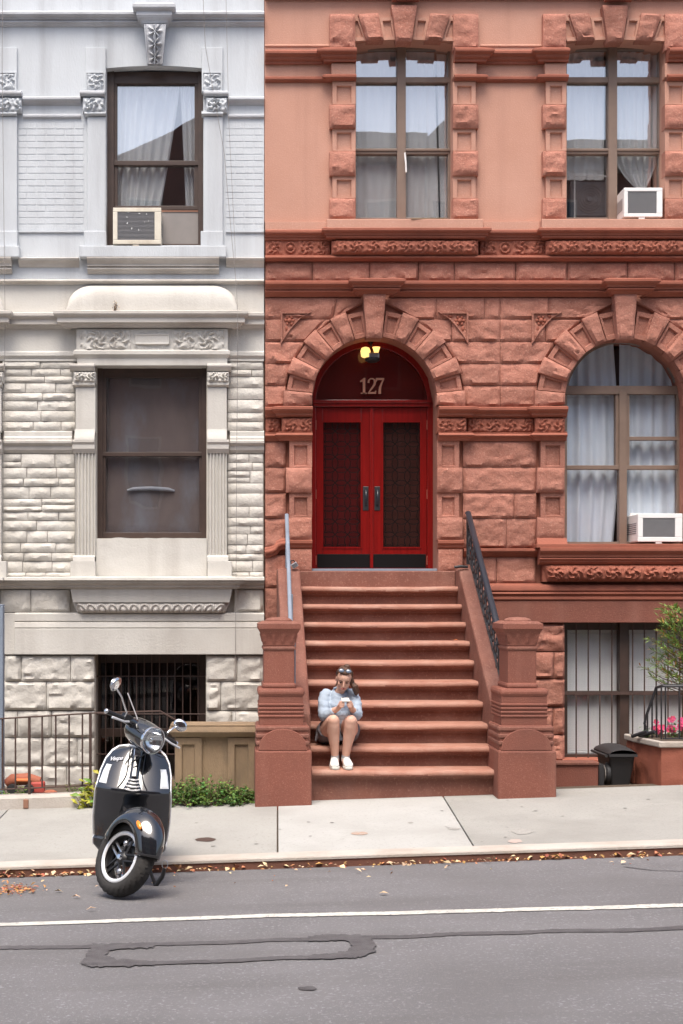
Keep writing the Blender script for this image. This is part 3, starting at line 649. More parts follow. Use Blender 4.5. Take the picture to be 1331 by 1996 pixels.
# --- arches
def ring(c, cy, ri, ro, a0, a1, k=0.0):
    return [(c + ri * math.cos(a0), cy - ri * math.sin(a0)), (c + ri * math.cos(a1), cy - ri * math.sin(a1)), (c + ro * math.cos(a1), cy - ro * math.sin(a1)), (c + ro * math.cos(a0), cy - ro * math.sin(a0))]
def arch(c, cy, ri, ro):
    half = R(7.2); step = (R(90) - half + R(5.5)) / 8
    for s in (-1, 1):
        for k in range(8):
            a0 = R(90) - half - step * k; a1 = a0 - step; rocky = k % 2 == 1
            if s < 0: a0, a1 = R(180) - a0, R(180) - a1
            lo_, hi_ = min(a0, a1), max(a0, a1)
            Yf = -0.085 if rocky else -0.05; rr = ro if rocky else ro - 6
            q = ring(c, cy, ri, rr, hi_ - 0.004, lo_ + 0.004)
            P = [(WX(x, Yf), WZ(y, Yf)) for x, y in q]
            SEED[0] += 1
            if rocky: rock(P, Yf, 0.09, 0.042, 0.028, SEED[0], 0.018, 0.5).build('voussoir', 'brown_rock', house, smooth=38)
            else:
                cx = sum(p[0] for p in P) / 4; cz = sum(p[1] for p in P) / 4
                I = [(cx + (x - cx) * 0.68, cz + (z - cz) * 0.68) for x, z in P]; J = [(cx + (x - cx) * 0.6, cz + (z - cz) * 0.6) for x, z in P]
                mb = MB(); v = [(x, Yf, z) for x, z in P] + [(x, Yf, z) for x, z in I] + [(x, Yf + 0.032, z) for x, z in J] + [(x, 0.09, z) for x, z in P]
                mb.add(v, [(i, (i + 1) % 4, 4 + (i + 1) % 4, 4 + i) for i in range(4)] + [(4 + i, 4 + (i + 1) % 4, 8 + (i + 1) % 4, 8 + i) for i in range(4)] + [(8, 9, 10, 11)] + [(i, 12 + i, 12 + (i + 1) % 4, (i + 1) % 4) for i in range(4)])
                mb.build('voussoir', 'brown_rock', house)
    Yf = -0.15; SEED[0] += 1
    rock([(WX(c - 15, Yf), WZ(cy - ri + 3, Yf)), (WX(c + 15, Yf), WZ(cy - ri + 3, Yf)), (WX(c + 22, Yf), WZ(573, Yf)), (WX(c - 22, Yf), WZ(573, Yf))], Yf, 0.09, 0.03, 0.03, SEED[0], 0.02, 0.4).build('keystone', 'brown_rock', house, smooth=38)
    # carved spandrel corners with a moulded border
    for s in (-1, 1):
        tri = [(c + s * 183, 608), (c + s * 124, 608)] + [(c + s * (124 + 59 * t ** 0.8), 608 + 62 * t ** 1.25) for t in (0.25, 0.5, 0.75, 1.0)]
        def loop(k, Y): 
            mx = c + s * 163; my = 626
            return [(WX(mx + (x - mx) * k, Y), Y, WZ(my + (y - my) * k, Y)) for x, y in tri]
        mb = MB(); n = len(tri); A = loop(1.0, -0.04); B = loop(0.84, -0.04); C_ = loop(0.80, -0.012); E = [(x, 0.06, z) for x, _, z in A]
        mb.add(A + B + C_ + E, [(i, (i + 1) % n, n + (i + 1) % n, n + i) for i in range(n)] + [(n + i, n + (i + 1) % n, 2 * n + (i + 1) % n, 2 * n + i) for i in range(n)] + [tuple(range(2 * n, 3 * n))] + [(i, 3 * n + i, 3 * n + (i + 1) % n, (i + 1) % n) for i in range(n)])
        o = mb.build('spandrel_panel', 'brown_rock', house)
        mb = MB()
        mb.ellip(W(c + s * 166, 625, -0.014), (0.03, 0.028, 0.03), 10, 6)
        for t in range(6): mb.ellip(W(c + s * 166 + 7.5 * math.cos(t * 1.05), 625 + 7.5 * math.sin(t * 1.05), -0.012), (0.02, 0.016, 0.02), 8, 5)
        mb.ellip(W(c + s * 172, 641, -0.012), (0.02, 0.015, 0.035), 8, 5); mb.ellip(W(c + s * 148, 616, -0.012), (0.035, 0.015, 0.02), 8, 5)
        mb.build('carved_flower', 'brown_trim', o, smooth=60)
arch(DC, DCY, DR, DRO); arch(WC, WCY, WR, WRO)

# --- rock-faced wall in courses, cut round the arches
def inside_arch(x, y, c, cy, ro): return (abs(x - c) < ro and y >= cy) or (math.hypot(x - c, y - cy) < ro and y < cy)
def stone_row(y0, y1, x0, x1, widths, arches=((DC, DCY, DRO - 3), (WC, WCY, WRO - 3)), amp=0.037, m='brown_rock'):
    x = x0; i = 0
    while x < x1 - 2:
        xe = min(x1, x + widths[i % len(widths)]); i += 1
        if x1 - xe < 22: xe = x1
        # shape the block against an arch: push its corners off the ring
        q = [[x, y1], [xe, y1], [xe, y0], [x, y0]]; ok = True
        for (c, cy, ro) in arches:
            def lim(y, side):
                d = ro * ro - (min(y, cy) - cy) ** 2
                if d <= 0: return None
                return c + side * math.sqrt(d)
            mid = (x + xe) / 2
            side = 1 if mid > c else -1
            for k, yy in ((0, y1), (1, y1), (2, y0), (3, y0)):
                L = lim(yy, side)
                if L is None: continue
                if side > 0 and q[k][0] < L: q[k][0] = L
                if side < 0 and q[k][0] > L: q[k][0] = L
        wb, wt = q[1][0] - q[0][0], q[2][0] - q[3][0]
        if max(wb, wt) > 7:
            wb_, wt_ = max(wb, 2.5), max(wt, 2.5)
            if wb < 2.5: 
                if q[0][0] > x + 0.01: q[0][0] = q[1][0] - 2.5
                else: q[1][0] = q[0][0] + 2.5
            if wt < 2.5:
                if q[3][0] > x + 0.01: q[3][0] = q[2][0] - 2.5
                else: q[2][0] = q[3][0] + 2.5
            SEED[0] += 1; g_ = 0.35
            P = [(WX(q[0][0] + g_), WZ(q[0][1] - g_)), (WX(q[1][0] - g_), WZ(q[1][1] - g_)), (WX(q[2][0] - g_), WZ(q[2][1] + g_)), (WX(q[3][0] + g_), WZ(q[3][1] + g_))]
            rock(P, 0.0, 0.06, amp, 0.028, SEED[0], 0.012, 0.6).build('stone', m, house, smooth=38)
        x = xe
rows_up = [(580, 622), (622, 666), (666, 709), (709, 752), (752, 793)]
wsets = [[120, 95, 140], [150, 88, 118], [100, 146, 128], [136, 100, 160], [92, 150, 110]]
for (y0, y1), ws in zip(rows_up, wsets):
    stone_row(y0, y1, BX0 + 1, DC, ws[::-1]); stone_row(y0, y1, DC, 975, ws); stone_row(y0, y1, 975, WC, ws[1:] + ws[:1]); stone_row(y0, y1, WC, 1500, ws)
rows_lo = [(860, 911), (911, 961), (961, 1011), (1011, 1069)]
for (y0, y1), ws in zip(rows_lo, [[150], [150], [100, 60], [85, 70]]):
    stone_row(y0, y1, 902, 1046, ws, ()); stone_row(y0, y1, BX0 + 1, 557, [45], ()); stone_row(y0, y1, 1388, 1540, ws, ())
stone_row(1086, 1138, 902, 1044, [66, 80], ()); stone_row(1086, 1138, 1400, 1540, [90, 60], ())
stone_row(1146, 1212, BX0 + 1, 590, [60], ())
# --- impost belt: moulding, carved band, moulding
IB = [[(BX0 + 1, 0.0), (546, 0.07), (608, 0)], [(852, 0.07), (911, 0.0), (1041, 0.07), (1101, 0)], [(1339, 0.07), (1398, 0), (BX1, 0)]]
for seg in IB:
    mould('impost_course', 'brown_trim', house, seg, [(0.03, 793), (0.10, 794.5), (0.10, 799)] + cyma(0.095, 800, 0.05, 808) + [(0.05, 811), (0.01, 815)])
    mould('impost_course', 'brown_trim', house, seg, [(0.02, 843), (0.045, 844)] + roundp(0.04, 845, 853, 0.022) + [(0.025, 855), (0.01, 860)])
for a, b, o in ((BX0 + 2, 548, 0.0), (549, 608, 0.075), (852, 909, 0.075), (911, 1041, 0.0), (1043, 1101, 0.075), (1339, 1396, 0.075), (1398, 1540, 0.0)):
    A = W(a, 843.5, -o); B = W(b, 815, -o)
    relief(A.x, B.x, A.z, B.z, -o, 0.034, 'scroll', a % 7, 0.02).build('carved_frieze', 'brown_trim', house, smooth=50)
    MB().box(A.x, B.x, -o + 0.001, 0.09, A.z, B.z).build('frieze_back', 'brown_trim', house)
# --- jamb piers of the door and the arched window
for a, b, s, foot in ((557, 608, -1, 1), (852, 902, 1, 1), (1047, 1101, -1, 0), (1339, 1392, 1, 0)):
    i0, i1 = (a + 7, b) if s < 0 else (a, b - 7)
    for y0, y1 in ((859, 911), (960, 1008)): panelled(i0, y0, i1, y1, -0.055, 0.09, 'brown_rock', house, 'panel_quoin', 9, 0.03)
    rockpx('rock_quoin', a, 911, b, 960, 'brown_rock', house, -0.085, 0.042, 0.09, 0.03, 0.02, gap=0.4)
    if foot:
        rockpx('rock_quoin', a, 1008, b, 1052, 'brown_rock', house, -0.085, 0.03, 0.09, 0.03, 0.02, gap=0.4)
        mould('base_course', 'brown_trim', house, [(a - 1, 0.05), (b - 0.5, 0.05)], [(0.02, 1052), (0.06, 1054), (0.06, 1059), (0.035, 1063), (0.035, 1066), (0.015, 1070)], 0.0)
        rockpx('base_block', a + 2, 1070, b, 1114, 'brown_rock', house, -0.08, 0.02, 0.09, 0.03, 0.02, gap=0.4)
    else:
        rockpx('base_block', a, 1008, b, 1050, 'brown_rock', house, -0.085, 0.02, 0.09, 0.03, 0.02, gap=0.4)
        mould('base_course', 'brown_trim', house, [(a - 4, 0.08), (b, 0.08)], [(0.005, 1049), (0.05, 1062), (0.05, 1066)], 0.0)
# curved hood end left of the stoop
pth = [(BX0 + 1, 1072), (528, 1070), (537, 1066), (542, 1058), (550, 1055), (560, 1055)]
for dy, o in ((0, 0.05), (5, 0.075), (11, 0.05)):
    MB().tube([W(x_, y_ + dy, -o + 0.03) for x_, y_ in pth], 0.03, 8).build('hood_mould', 'brown_trim', house, smooth=60)
rockpx('stone', BX0 + 1, 1082, 560, 1146, 'brown_rock', house, 0.0, 0.03)
# --- sill of the arched window with carved bed
mould('belt_course', 'brown_trim', house, [(902, 0.0), (1046, 0.0)], [(0.02, 1069), (0.085, 1070), (0.085, 1074)] + cyma(0.08, 1075, 0.035, 1082) + [(0.0, 1086)])
SP = [(1046, 0.10), (1390, 0.10)]
MB().pbox(1046, 1060, 1394, 1068, -0.18, 0.40).build('window_sill', 'brown_trim', house, bevel=0.006)
mould('cornice', 'brown_trim', house, SP, [(0.06, 1067.5), (0.10, 1069), (0.10, 1074)] + cyma(0.095, 1075, 0.06, 1083) + [(0.06, 1086)] + roundp(0.04, 1087, 1093, 0.02) + [(0.035, 1096), (0.0, 1101)])
A = W(1058, 1134, -0.09); B = W(1384, 1101, -0.09)
relief(A.x, B.x, A.z, B.z, -0.07, 0.04, 'scroll', 2, 0.09, slopein=0.05).build('carved_frieze', 'brown_trim', house, smooth=50)
MB().box(A.x, B.x, -0.069, 0.09, A.z + 0.002, B.z).build('frieze_back', 'brown_trim', house)
mould('base_course', 'brown_trim', house, [(900, 0.0), (1390, 0), (BX1, 0)], [(0.0, 1137), (0.05, 1141), (0.065, 1146), (0.065, 1151), (0.045, 1153)] + roundp(0.05, 1154, 1160, 0.02) + [(0.04, 1162), (0.055, 1164), (0.055, 1168), (0.03, 1171)], -0.02)
MB().pbox(900, 1171, BX1, 1214, -0.06, 0.2).build('lintel', 'brown_stoop', house, bevel=0.008)
MB().pbox(BX0 + 1, 1212, 990, 1560, 0.02, 0.08).build('basement_wall', 'brown_stoop', house)
for k, (y0, y1, xs_) in enumerate(((1216, 1270, (1038, 1101)), (1271, 1323, (1038, 1080, 1101)), (1324, 1378, (1038, 1101)), (1379, 1432, (1038, 1078, 1101)), (1433, 1484, (1038, 1101)))):
    for a, b in zip(xs_[:-1], xs_[1:]): rockpx('stone', a, y0, b, y1, 'brown_rock', house, -0.01, 0.06, 0.09, 0.028, 0.012)
for k in range(5): rockpx('stone', 1353, 1216 + 54 * k, 1440, 1269 + 54 * k, 'brown_rock', house, -0.01, 0.06, 0.09, 0.04, 0.02)
MB().pbox(1030, 1486, BX1, 1570, -0.10, 0.4).build('plinth', 'brown_stoop', house, bevel=0.01)
MB().pbox(1098, 1481, 1356, 1486.5, -0.12, 0.38).build('window_sill', 'brown_trim', house, bevel=0.005)

# ---------------------------------------------------------------- windows
def room(parent, x0, x1, z0, z1, Y, depth=1.3, m='room', pad=0.25):
    mb = MB(); a, b, c, d = x0 - pad, x1 + pad, z0 - pad, z1 + pad; y0, y1 = Y, Y + depth
    mb.add([(a, y0, c), (b, y0, c), (b, y1, c), (a, y1, c), (a, y0, d), (b, y0, d), (b, y1, d), (a, y1, d)],
           [(0, 1, 2, 3), (4, 5, 6, 7), (1, 2, 6, 5), (2, 3, 7, 6), (3, 0, 4, 7)])
    mb.build('room_lining', m, parent)
def window(parent, bars, panes, Y, m, glass, name='window', bev=0.004):
    """bars [(x0,y0,x1,y1,out)] in pixels at the sash plane, panes the same without out"""
    mb = MB()
    for i, (x0, y0, x1, y1, o) in enumerate(bars): mb.pbox(x0, y0, x1, y1, Y - o - 0.0007 * i, Y + 0.05 + 0.0007 * i)
    fr = mb.build(name, m, parent, bevel=bev)
    for (x0, y0, x1, y1) in panes:
        MB().pbox(x0 - 2, y0 - 2, x1 + 2, y1 + 2, Y + 0.018, Y + 0.024).build('pane', glass, fr)
    return fr
def sash(x0, y0, x1, y1, t, o): return [(x0, y0, x1, y0 + t, o), (x0, y1 - t, x1, y1, o), (x0, y0, x0 + t, y1, o), (x1 - t, y0, x1, y1, o)]
YW = 0.24
for (l_, r2, m1, m2) in ((688, 880, 774, 791), (1099, 1291, 1186, 1203)):
    bars = [(l_ - 8, 70, r2 + 10, 97, 0.02), (l_ - 8, 70, l_ + 6, 432, 0.03), (r2 - 7, 70, r2 + 12, 432, 0.03), (m1, 80, m2, 432, 0.05), (l_, 150, r2, 161, 0.035), (l_, 424, r2, 434, 0.02)]
    bars += [(l_, 289, m1, 294, 0.045), (m2, 289, r2, 294, 0.045), (l_, 294, m1, 300, 0.03), (m2, 294, r2, 300, 0.03)]
    panes = [(l_ + 6, 97, m1, 150), (m2, 97, r2 - 7, 150), (l_ + 6, 161, m1, 289), (m2, 161, r2 - 7, 289), (l_ + 6, 300, m1, 424), (m2, 300, r2 - 7, 424)]
    window(house, bars, panes, YW, 'frame_tan', 'pane')
    a = W(l_, 430, 0.3); b = W(r2, 80, 0.3); room(house, a.x, b.x, a.z, b.z, 0.43, 1.4, 'room_light')
# arched window sash (wood follows the arch)
Yw = 0.30
mb = MB()
def arch_band(mb, c, cy, r0, r1, Yf, Yb, a0=0, a1=180, n=36):
    vs_ = []
    for i in range(n + 1):
        t = R(a0 + (a1 - a0) * i / n)
        for r_, Y in ((r0, Yf), (r1, Yf), (r1, Yb), (r0, Yb)):
            vs_.append(W(c + r_ * math.cos(t), cy - r_ * math.sin(t), Yf)[:1] + (Y,) + (W(c, cy - r_ * math.sin(t), Yf).z,))
    mb.add(vs_, [(4 * i + j, 4 * i + (j + 1) % 4, 4 * i + 4 + (j + 1) % 4, 4 * i + 4 + j) for i in range(n) for j in range(4)])
def W3(v): return (v.x, v.y, v.z)
wc = 1213
arch_band(mb, wc, 776, 108, 128, Yw - 0.03, Yw + 0.05)
for i, (x0, y0, x1, y1, o) in enumerate([(1090, 752, 1330, 768, 0.05), (1092, 760, 1105, 1064, 0.032), (1320, 760, 1336, 1064, 0.03), (1207, 760, 1222, 1064, 0.055), (1100, 1056, 1330, 1066, 0.03),
            (1104, 907, 1208, 915, 0.04), (1221, 907, 1322, 915, 0.042), (1222, 851, 1322, 858, 0.02), (1200, 766, 1207.5, 910, 0.028), (1221.5, 766, 1227, 910, 0.028)]):
    mb.pbox(x0, y0, x1, y1, Yw - o - 0.0007 * i, Yw + 0.05 + 0.0007 * i)
fr = mb.build('window', 'frame_tan', house, bevel=0.004)
for (x0, y0, x1, y1) in [(1104, 766, 1208, 908), (1104, 914, 1208, 1057), (1221, 766, 1322, 852), (1221, 857, 1322, 908), (1221, 914, 1322, 1057)]:
    MB().pbox(x0, y0, x1, y1, Yw + 0.018, Yw + 0.024).build('pane', 'pane_low', fr)
mb = MB(); n = 24
P = [(WX(wc + 112 * math.cos(math.pi * i / n), Yw), WZ(776 - 112 * math.sin(math.pi * i / n), Yw)) for i in range(n + 1)]
P = P + [(WX(wc - 112, Yw), WZ(756, Yw))] if False else P
mb.prism(P, Yw + 0.018, Yw + 0.024); mb.build('pane', 'pane_low', fr)
a = W(1095, 1064, 0.3); b = W(1330, 655, 0.3); room(house, a.x, b.x, a.z, b.z, 0.55, 1.4, 'room')
# basement window, mullion, bars
Yw = 0.2
bars = [(1094, 1205, 1360, 1228, 0.03), (1208, 1210, 1226, 1484, 0.09), (1096, 1210, 1106, 1484, 0.03), (1346, 1210, 1360, 1484, 0.03), (1096, 1470, 1360, 1484, 0.03), (1100, 1347, 1350, 1355, 0.03)]
wb = window(house, bars, [(1104, 1226, 1209, 1348), (1104, 1354, 1209, 1472), (1225, 1226, 1348, 1348), (1225, 1354, 1348, 1472)], Yw, 'frame_brown', 'pane_low')
a = W(1095, 1486, 0.3); b = W(1356, 1212, 0.3); room(house, a.x, b.x, a.z, b.z, 0.42, 1.0, 'room')
grille = MB().pbox(1100, 1349, 1352, 1354, 0.075, 0.09).build('bar_rail', 'iron_brown', house)
for x_ in (1123, 1146.5, 1169, 1192.5, 1233, 1256, 1279, 1302, 1325):
    MB().tube([W(x_, 1214, 0.08), W(x_, 1484, 0.08)], 0.0085, 6).build('window_bar', 'iron_brown', house, smooth=60)

# ---------------------------------------------------------------- the red entrance
Yd = 0.34
mb = MB()
ex0, ex1 = WX(DC - DR) - 0.03, WX(DC + DR) + 0.03
# frame: jambs, head following the arch, transom bar
cX, rX = WX(DC), WX(DC + DR) - WX(DC); zc = WZ(DCY)
n = 32; vs_ = []
for i in range(n + 1):
    t = math.pi * i / n
    for r_, Y in ((rX - 0.065, Yd), (rX + 0.02, Yd), (rX + 0.02, Yd + 0.1), (rX - 0.065, Yd + 0.1)):
        vs_.append((cX + r_ * math.cos(t), Y, zc + r_ * math.sin(t)))
mb.add(vs_, [(4 * i + j, 4 * i + (j + 1) % 4, 4 * i + 4 + (j + 1) % 4, 4 * i + 4 + j) for i in range(n) for j in range(4)])
zt0, zt1 = WZ(793, Yd), WZ(781, Yd); zb = 2.375
mb.box(cX - rX - 0.02, cX - rX + 0.065, Yd + 0.001, Yd + 0.1, zb, zc + 0.01); mb.box(cX + rX - 0.065, cX + rX + 0.02, Yd + 0.001, Yd + 0.1, zb, zc + 0.01)
mb.box(cX - rX + 0.03, cX + rX - 0.03, Yd - 0.03, Yd + 0.1, zt0, zt1); mb.box(cX - rX + 0.03, cX + rX - 0.03, Yd - 0.05, Yd - 0.02, zt1 - 0.03, zt1 + 0.004)
dframe = mb.build('door_frame', 'door_red', house, bevel=0.005)
tr_ = MB(); P = [(cX + (rX - 0.05) * math.cos(math.pi * i / 24), max(zt1, zc + (rX - 0.05) * math.sin(math.pi * i / 24))) for i in range(25)]
mb = MB(); mb.prism(P, Yd + 0.04, Yd + 0.046); transom = mb.build('transom_glass', 'pane_dark', house)
MB().prism([(x_, z_ + (0.0 if z_ > zt1 else 0)) for x_, z_ in P], Yd + 0.075, Yd + 0.085).build('transom_board', 'door_dark', house)
MB().box(cX - rX, cX + rX, -0.02, 0.5, zb - 0.03, zb + 0.012).build('threshold', 'rail_grey', house, bevel=0.005)
room(house, cX - rX, cX + rX, zb, zc + rX, 0.545, 0.35, 'room_red', 0.05)
for s in (-1, 1):
    xa, xb = (cX - rX + 0.068, cX - 0.008) if s < 0 else (cX + 0.008, cX + rX - 0.068)
    z0, z1 = zb + 0.02, zt0 - 0.004
    g0, g1 = WZ(1067, Yd), WZ(822, Yd)
    ga, gb = (WX(629, Yd), WX(704, Yd)) if s < 0 else (WX(746, Yd), WX(820, Yd))
    mb = MB(); y0, y1 = Yd + 0.02, Yd + 0.065
    mb.box(xa, ga, y0, y1, z0, z1); mb.box(gb, xb, y0, y1, z0, z1); mb.box(ga, gb, y0 + 0.0005, y1, g1, z1 - 0.0005); mb.box(ga, gb, y0 + 0.0005, y1, z0 + 0.0005, g0)
    leaf = mb.build('door_leaf', 'door_red', house, bevel=0.004)
    mb = MB()                                     # bead round the glass
    for q in ((ga - 0.012, ga + 0.006, g0 - 0.012, g1 + 0.012), (gb - 0.006, gb + 0.012, g0 - 0.012, g1 + 0.012)): mb.box(q[0], q[1], y0 - 0.008, y0 + 0.03, q[2], q[3])
    for q in ((g0 - 0.012, g0 + 0.006), (g1 - 0.006, g1 + 0.012)): mb.box(ga + 0.006, gb - 0.006, y0 - 0.0075, y0 + 0.03, q[0], q[1])
    mb.build('glazing_bead', 'door_red', leaf)
    MB().box(ga, gb, y0 + 0.03, y0 + 0.036, g0, g1).build('pane', 'pane_dark', leaf)
    MB().box(ga, gb, y0 + 0.075, y0 + 0.08, g0, g1).build('inner_panel', 'maroon' if s < 0 else 'maroon_brown', leaf)
    mb = MB(); pitch = 0.150; rr = 0.106          # interlaced iron rings
    nx, nz_ = int((gb - ga) / pitch) + 2, int((g1 - g0) / pitch) + 2
    for i in range(-1, nx + 1):
        for j in range(-1, nz_ + 1):
            cx, cz = ga + (i + 0.5) * pitch * 0.96, g0 + (j + 0.5) * pitch
            run = []
            for t in range(25):
                th = 2 * math.pi * t / 24; p_ = (cx + rr * math.cos(th), y0 + 0.006, cz + rr * math.sin(th))
                inb = ga + 0.004 < p_[0] < gb - 0.004 and g0 + 0.004 < p_[2] < g1 - 0.004
                if inb: run.append(p_)
                if (not inb or t == 24) and len(run) > 1: mb.tube(run, 0.0052, 5)
                if not inb: run = []
    mb.build('grille', 'grille_dark', leaf, smooth=60)
    ka, kb = (xa + 0.012, xb - 0.012)
    MB().box(ka, kb, y0 - 0.004, y0 + 0.01, z0 + 0.012, WZ(1080, Yd)).build('kick_plate', 'kick_black', leaf, bevel=0.002)
    hx = WX(713 if s < 0 else 735.5, Yd)
    MB().box(hx - 0.033, hx + 0.033, y0 - 0.008, y0 + 0.01, WZ(995, Yd), WZ(948, Yd)).build('handle_plate', 'black_iron', leaf, bevel=0.006)
    MB().tube([(hx, y0 - 0.005, WZ(956, Yd)), (hx, y0 - 0.045, WZ(960, Yd)), (hx, y0 - 0.055, WZ(969, Yd)), (hx, y0 - 0.045, WZ(980, Yd)), (hx, y0 - 0.005, WZ(984, Yd))], [0.011, 0.012, 0.014, 0.012, 0.01], 8).build('handle', 'rail_black', leaf, smooth=60) if 'steel' in MATS else None
    for hz in (828, 963, 1092):
        xh = xa - 0.006 if s < 0 else xb + 0.006
        MB().tube([(xh, y0 - 0.006, WZ(hz - 9, Yd)), (xh, y0 - 0.006, WZ(hz + 9, Yd))], 0.009, 6).build('hinge', 'brown_trim', leaf, smooth=60)
MB().box(cX - 0.018, cX + 0.018, Yd - 0.005, Yd + 0.03, zb + 0.022, zt0 - 0.003).build('astragal', 'door_red', house, bevel=0.005)
# house number 127: bronze figures with serifs
def glyph(parts, ox, h):
    mb = MB()
    for poly in parts: mb.prism([(ox + x_ * h, WZ(767, Yd) + z_ * h) for x_, z_ in poly], Yd + 0.022, Yd + 0.036)
    return mb
def stroke(pts, ws):
    L_, Rr = [], []
    for i, p_ in enumerate(pts):
        a = Vector(pts[max(0, i - 1)]); b = Vector(pts[min(len(pts) - 1, i + 1)]); d = (b - a).normalized(); q = Vector((-d.y, d.x)) * (ws[i] / 2)
        L_.append((p_[0] + q.x, p_[1] + q.y)); Rr.append((p_[0] - q.x, p_[1] - q.y))
    return [[L_[i], L_[i + 1], Rr[i + 1], Rr[i]] for i in range(len(pts) - 1)]
one = [[(0.17, 0.0), (0.33, 0.0), (0.33, 1.0), (0.24, 1.0), (0.17, 0.9)], [(0.0, 0.74), (0.17, 0.78), (0.24, 1.0), (0.15, 0.93), (0.0, 0.8)], [(0.05, 0.0), (0.45, 0.0), (0.45, 0.07), (0.05, 0.07)]]
two = stroke([(0.05, 0.70), (0.07, 0.85), (0.17, 0.95), (0.31, 0.96), (0.43, 0.88), (0.46, 0.74), (0.42, 0.58), (0.3, 0.4), (0.16, 0.22), (0.07, 0.08)], [0.13, 0.1, 0.08, 0.08, 0.11, 0.14, 0.14, 0.11, 0.09, 0.08]) + [[(0.02, 0.0), (0.52, 0.0), (0.54, 0.2), (0.48, 0.2), (0.44, 0.12), (0.02, 0.12)]]
sev = [[(0.0, 1.0), (0.0, 0.78), (0.06, 0.78), (0.1, 0.87), (0.52, 0.87), (0.52, 1.0)]] + stroke([(0.47, 0.9), (0.36, 0.66), (0.27, 0.42), (0.24, 0.2), (0.24, 0.0)], [0.08, 0.11, 0.14, 0.16, 0.17])
hh = 31 / 171.7 * 1.02
for gl, ox in ((one, WX(702, Yd)), (two, WX(717, Yd)), (sev, WX(733, Yd))):
    glyph(gl, ox, hh).build('house_number', 'brass', transom)
# ================================================================ limestone house (left)
lime = thing('limestone_house', 'pale grey and cream limestone row house with carved window surrounds', 'building', (-2.2, 0, 0))
LX0, LX1 = -520, 514.5
LSPLIT = WZ(556)
l_up = [opx(207, 128, 396, 478, 0, seg=0.03)]
wall_sheet(MB(), WX(LX0), WX(LX1), WZ(556), TOPZ - 0.3, 0.0, l_up, 0.3).build('upper_wall', 'lime_upper', lime)
wall_sheet(MB(), WX(LX0), WX(LX1), WZ(703), WZ(556), 0.003, [], 0.3).build('frieze_wall', 'lime_trim', lime)
wall_sheet(MB(), WX(LX0), WX(LX1), -0.6, WZ(703), 0.045, [opx(188, 712, 402, 1049, 0), opx(185, 1275, 401, 1600, 0, depth=0.5)], 0.3).build('backing_wall', 'mortar_lime', lime)
x0_, x1_, t_ = WX(LX0), WX(LX1), TOPZ - 0.3
MB().add([(x0_, 0.002, -0.6), (x0_, 9, -0.6), (x0_, 9, t_), (x0_, 0.002, t_)], [(0, 1, 2, 3)]).add([(x0_, 0.002, t_), (x1_, 0.002, t_), (x1_, 9, t_), (x0_, 9, t_)], [(0, 1, 2, 3)]).add([(x0_, 9, -0.6), (x1_, 9, -0.6), (x1_, 9, t_), (x0_, 9, t_)], [(0, 1, 2, 3)]).build('side_wall', 'mortar_lime', lime)
UB, LB = 'lime_belt_up', 'lime_belt'
# crown belt and keystone console
mould('belt_course', UB, lime, [(LX0, 0.0), (LX1, 0)], [(0.02, 21), (0.115, 23), (0.115, 27)] + cyma(0.11, 28, 0.07, 35) + [(0.07, 37), (0.06, 38)] + roundp(0.045, 39, 45, 0.015) + [(0.04, 46), (0.03, 49), (0.0, 53)])
def mould_cap(name, m, parent, a, b, o, prof, Y=0.0):
    path = [(WX(a, Y), Y + 0.02), (WX(a, Y), Y - o), (WX(b, Y), Y - o), (WX(b, Y), Y + 0.02)]
    pr = [(-0.05, WZ(prof[0][1], Y - o))] + [(q, WZ(y, Y - o - q)) for q, y in prof] + [(-0.05, WZ(prof[-1][1], Y - o))]
    MB().sweep(path, pr).build(name, m, parent, smooth=30)
mould_cap('keystone_cap', UB, lime, 278, 326, 0.13, [(0.06, 5), (0.10, 7), (0.10, 13)] + cyma(0.095, 14, 0.055, 23) + [(0.06, 24.5), (0.06, 29)] + cyma(0.055, 30, 0.01, 43) + [(0.0, 46)])
MB().pbox(279, 8, 325, 44, -0.14, 0.02).build('keystone_block', UB, lime)
mb = MB(); Yk = -0.10
def con(u, v):                                        # curved console with acanthus
    w = 23 - 8 * v; px = 302 + (u - 0.5) * 2 * w; py = 46 + 80 * v
    out = 0.11 * (1 - v) ** 0.8 + 0.03 + 0.02 * math.sin(v * 6)
    rim = 1 if abs(u - 0.5) > 0.40 else 0
    th = math.atan2((v * 3.2) % 1 - 0.55, (u - 0.5) * 2.4); r_ = math.hypot((v * 3.2) % 1 - 0.55, (u - 0.5) * 2.4)
    lf = max(0, math.cos(7 * th)) * math.exp(-((r_ - 0.4) / 0.28) ** 2) + max(0, 1 - (abs(u - 0.5) / 0.06) ** 2) * 0.6
    Y = Yk - out * 0.5 - (0.028 if rim else 0.05 * lf)
    if u in (0, 1) or v in (0, 1): Y = -0.01
    q = W(px, py, Y); return (q.x, Y, q.z)
mb.grid(con, 30, 48); mb.build('keystone', UB, lime, smooth=50)
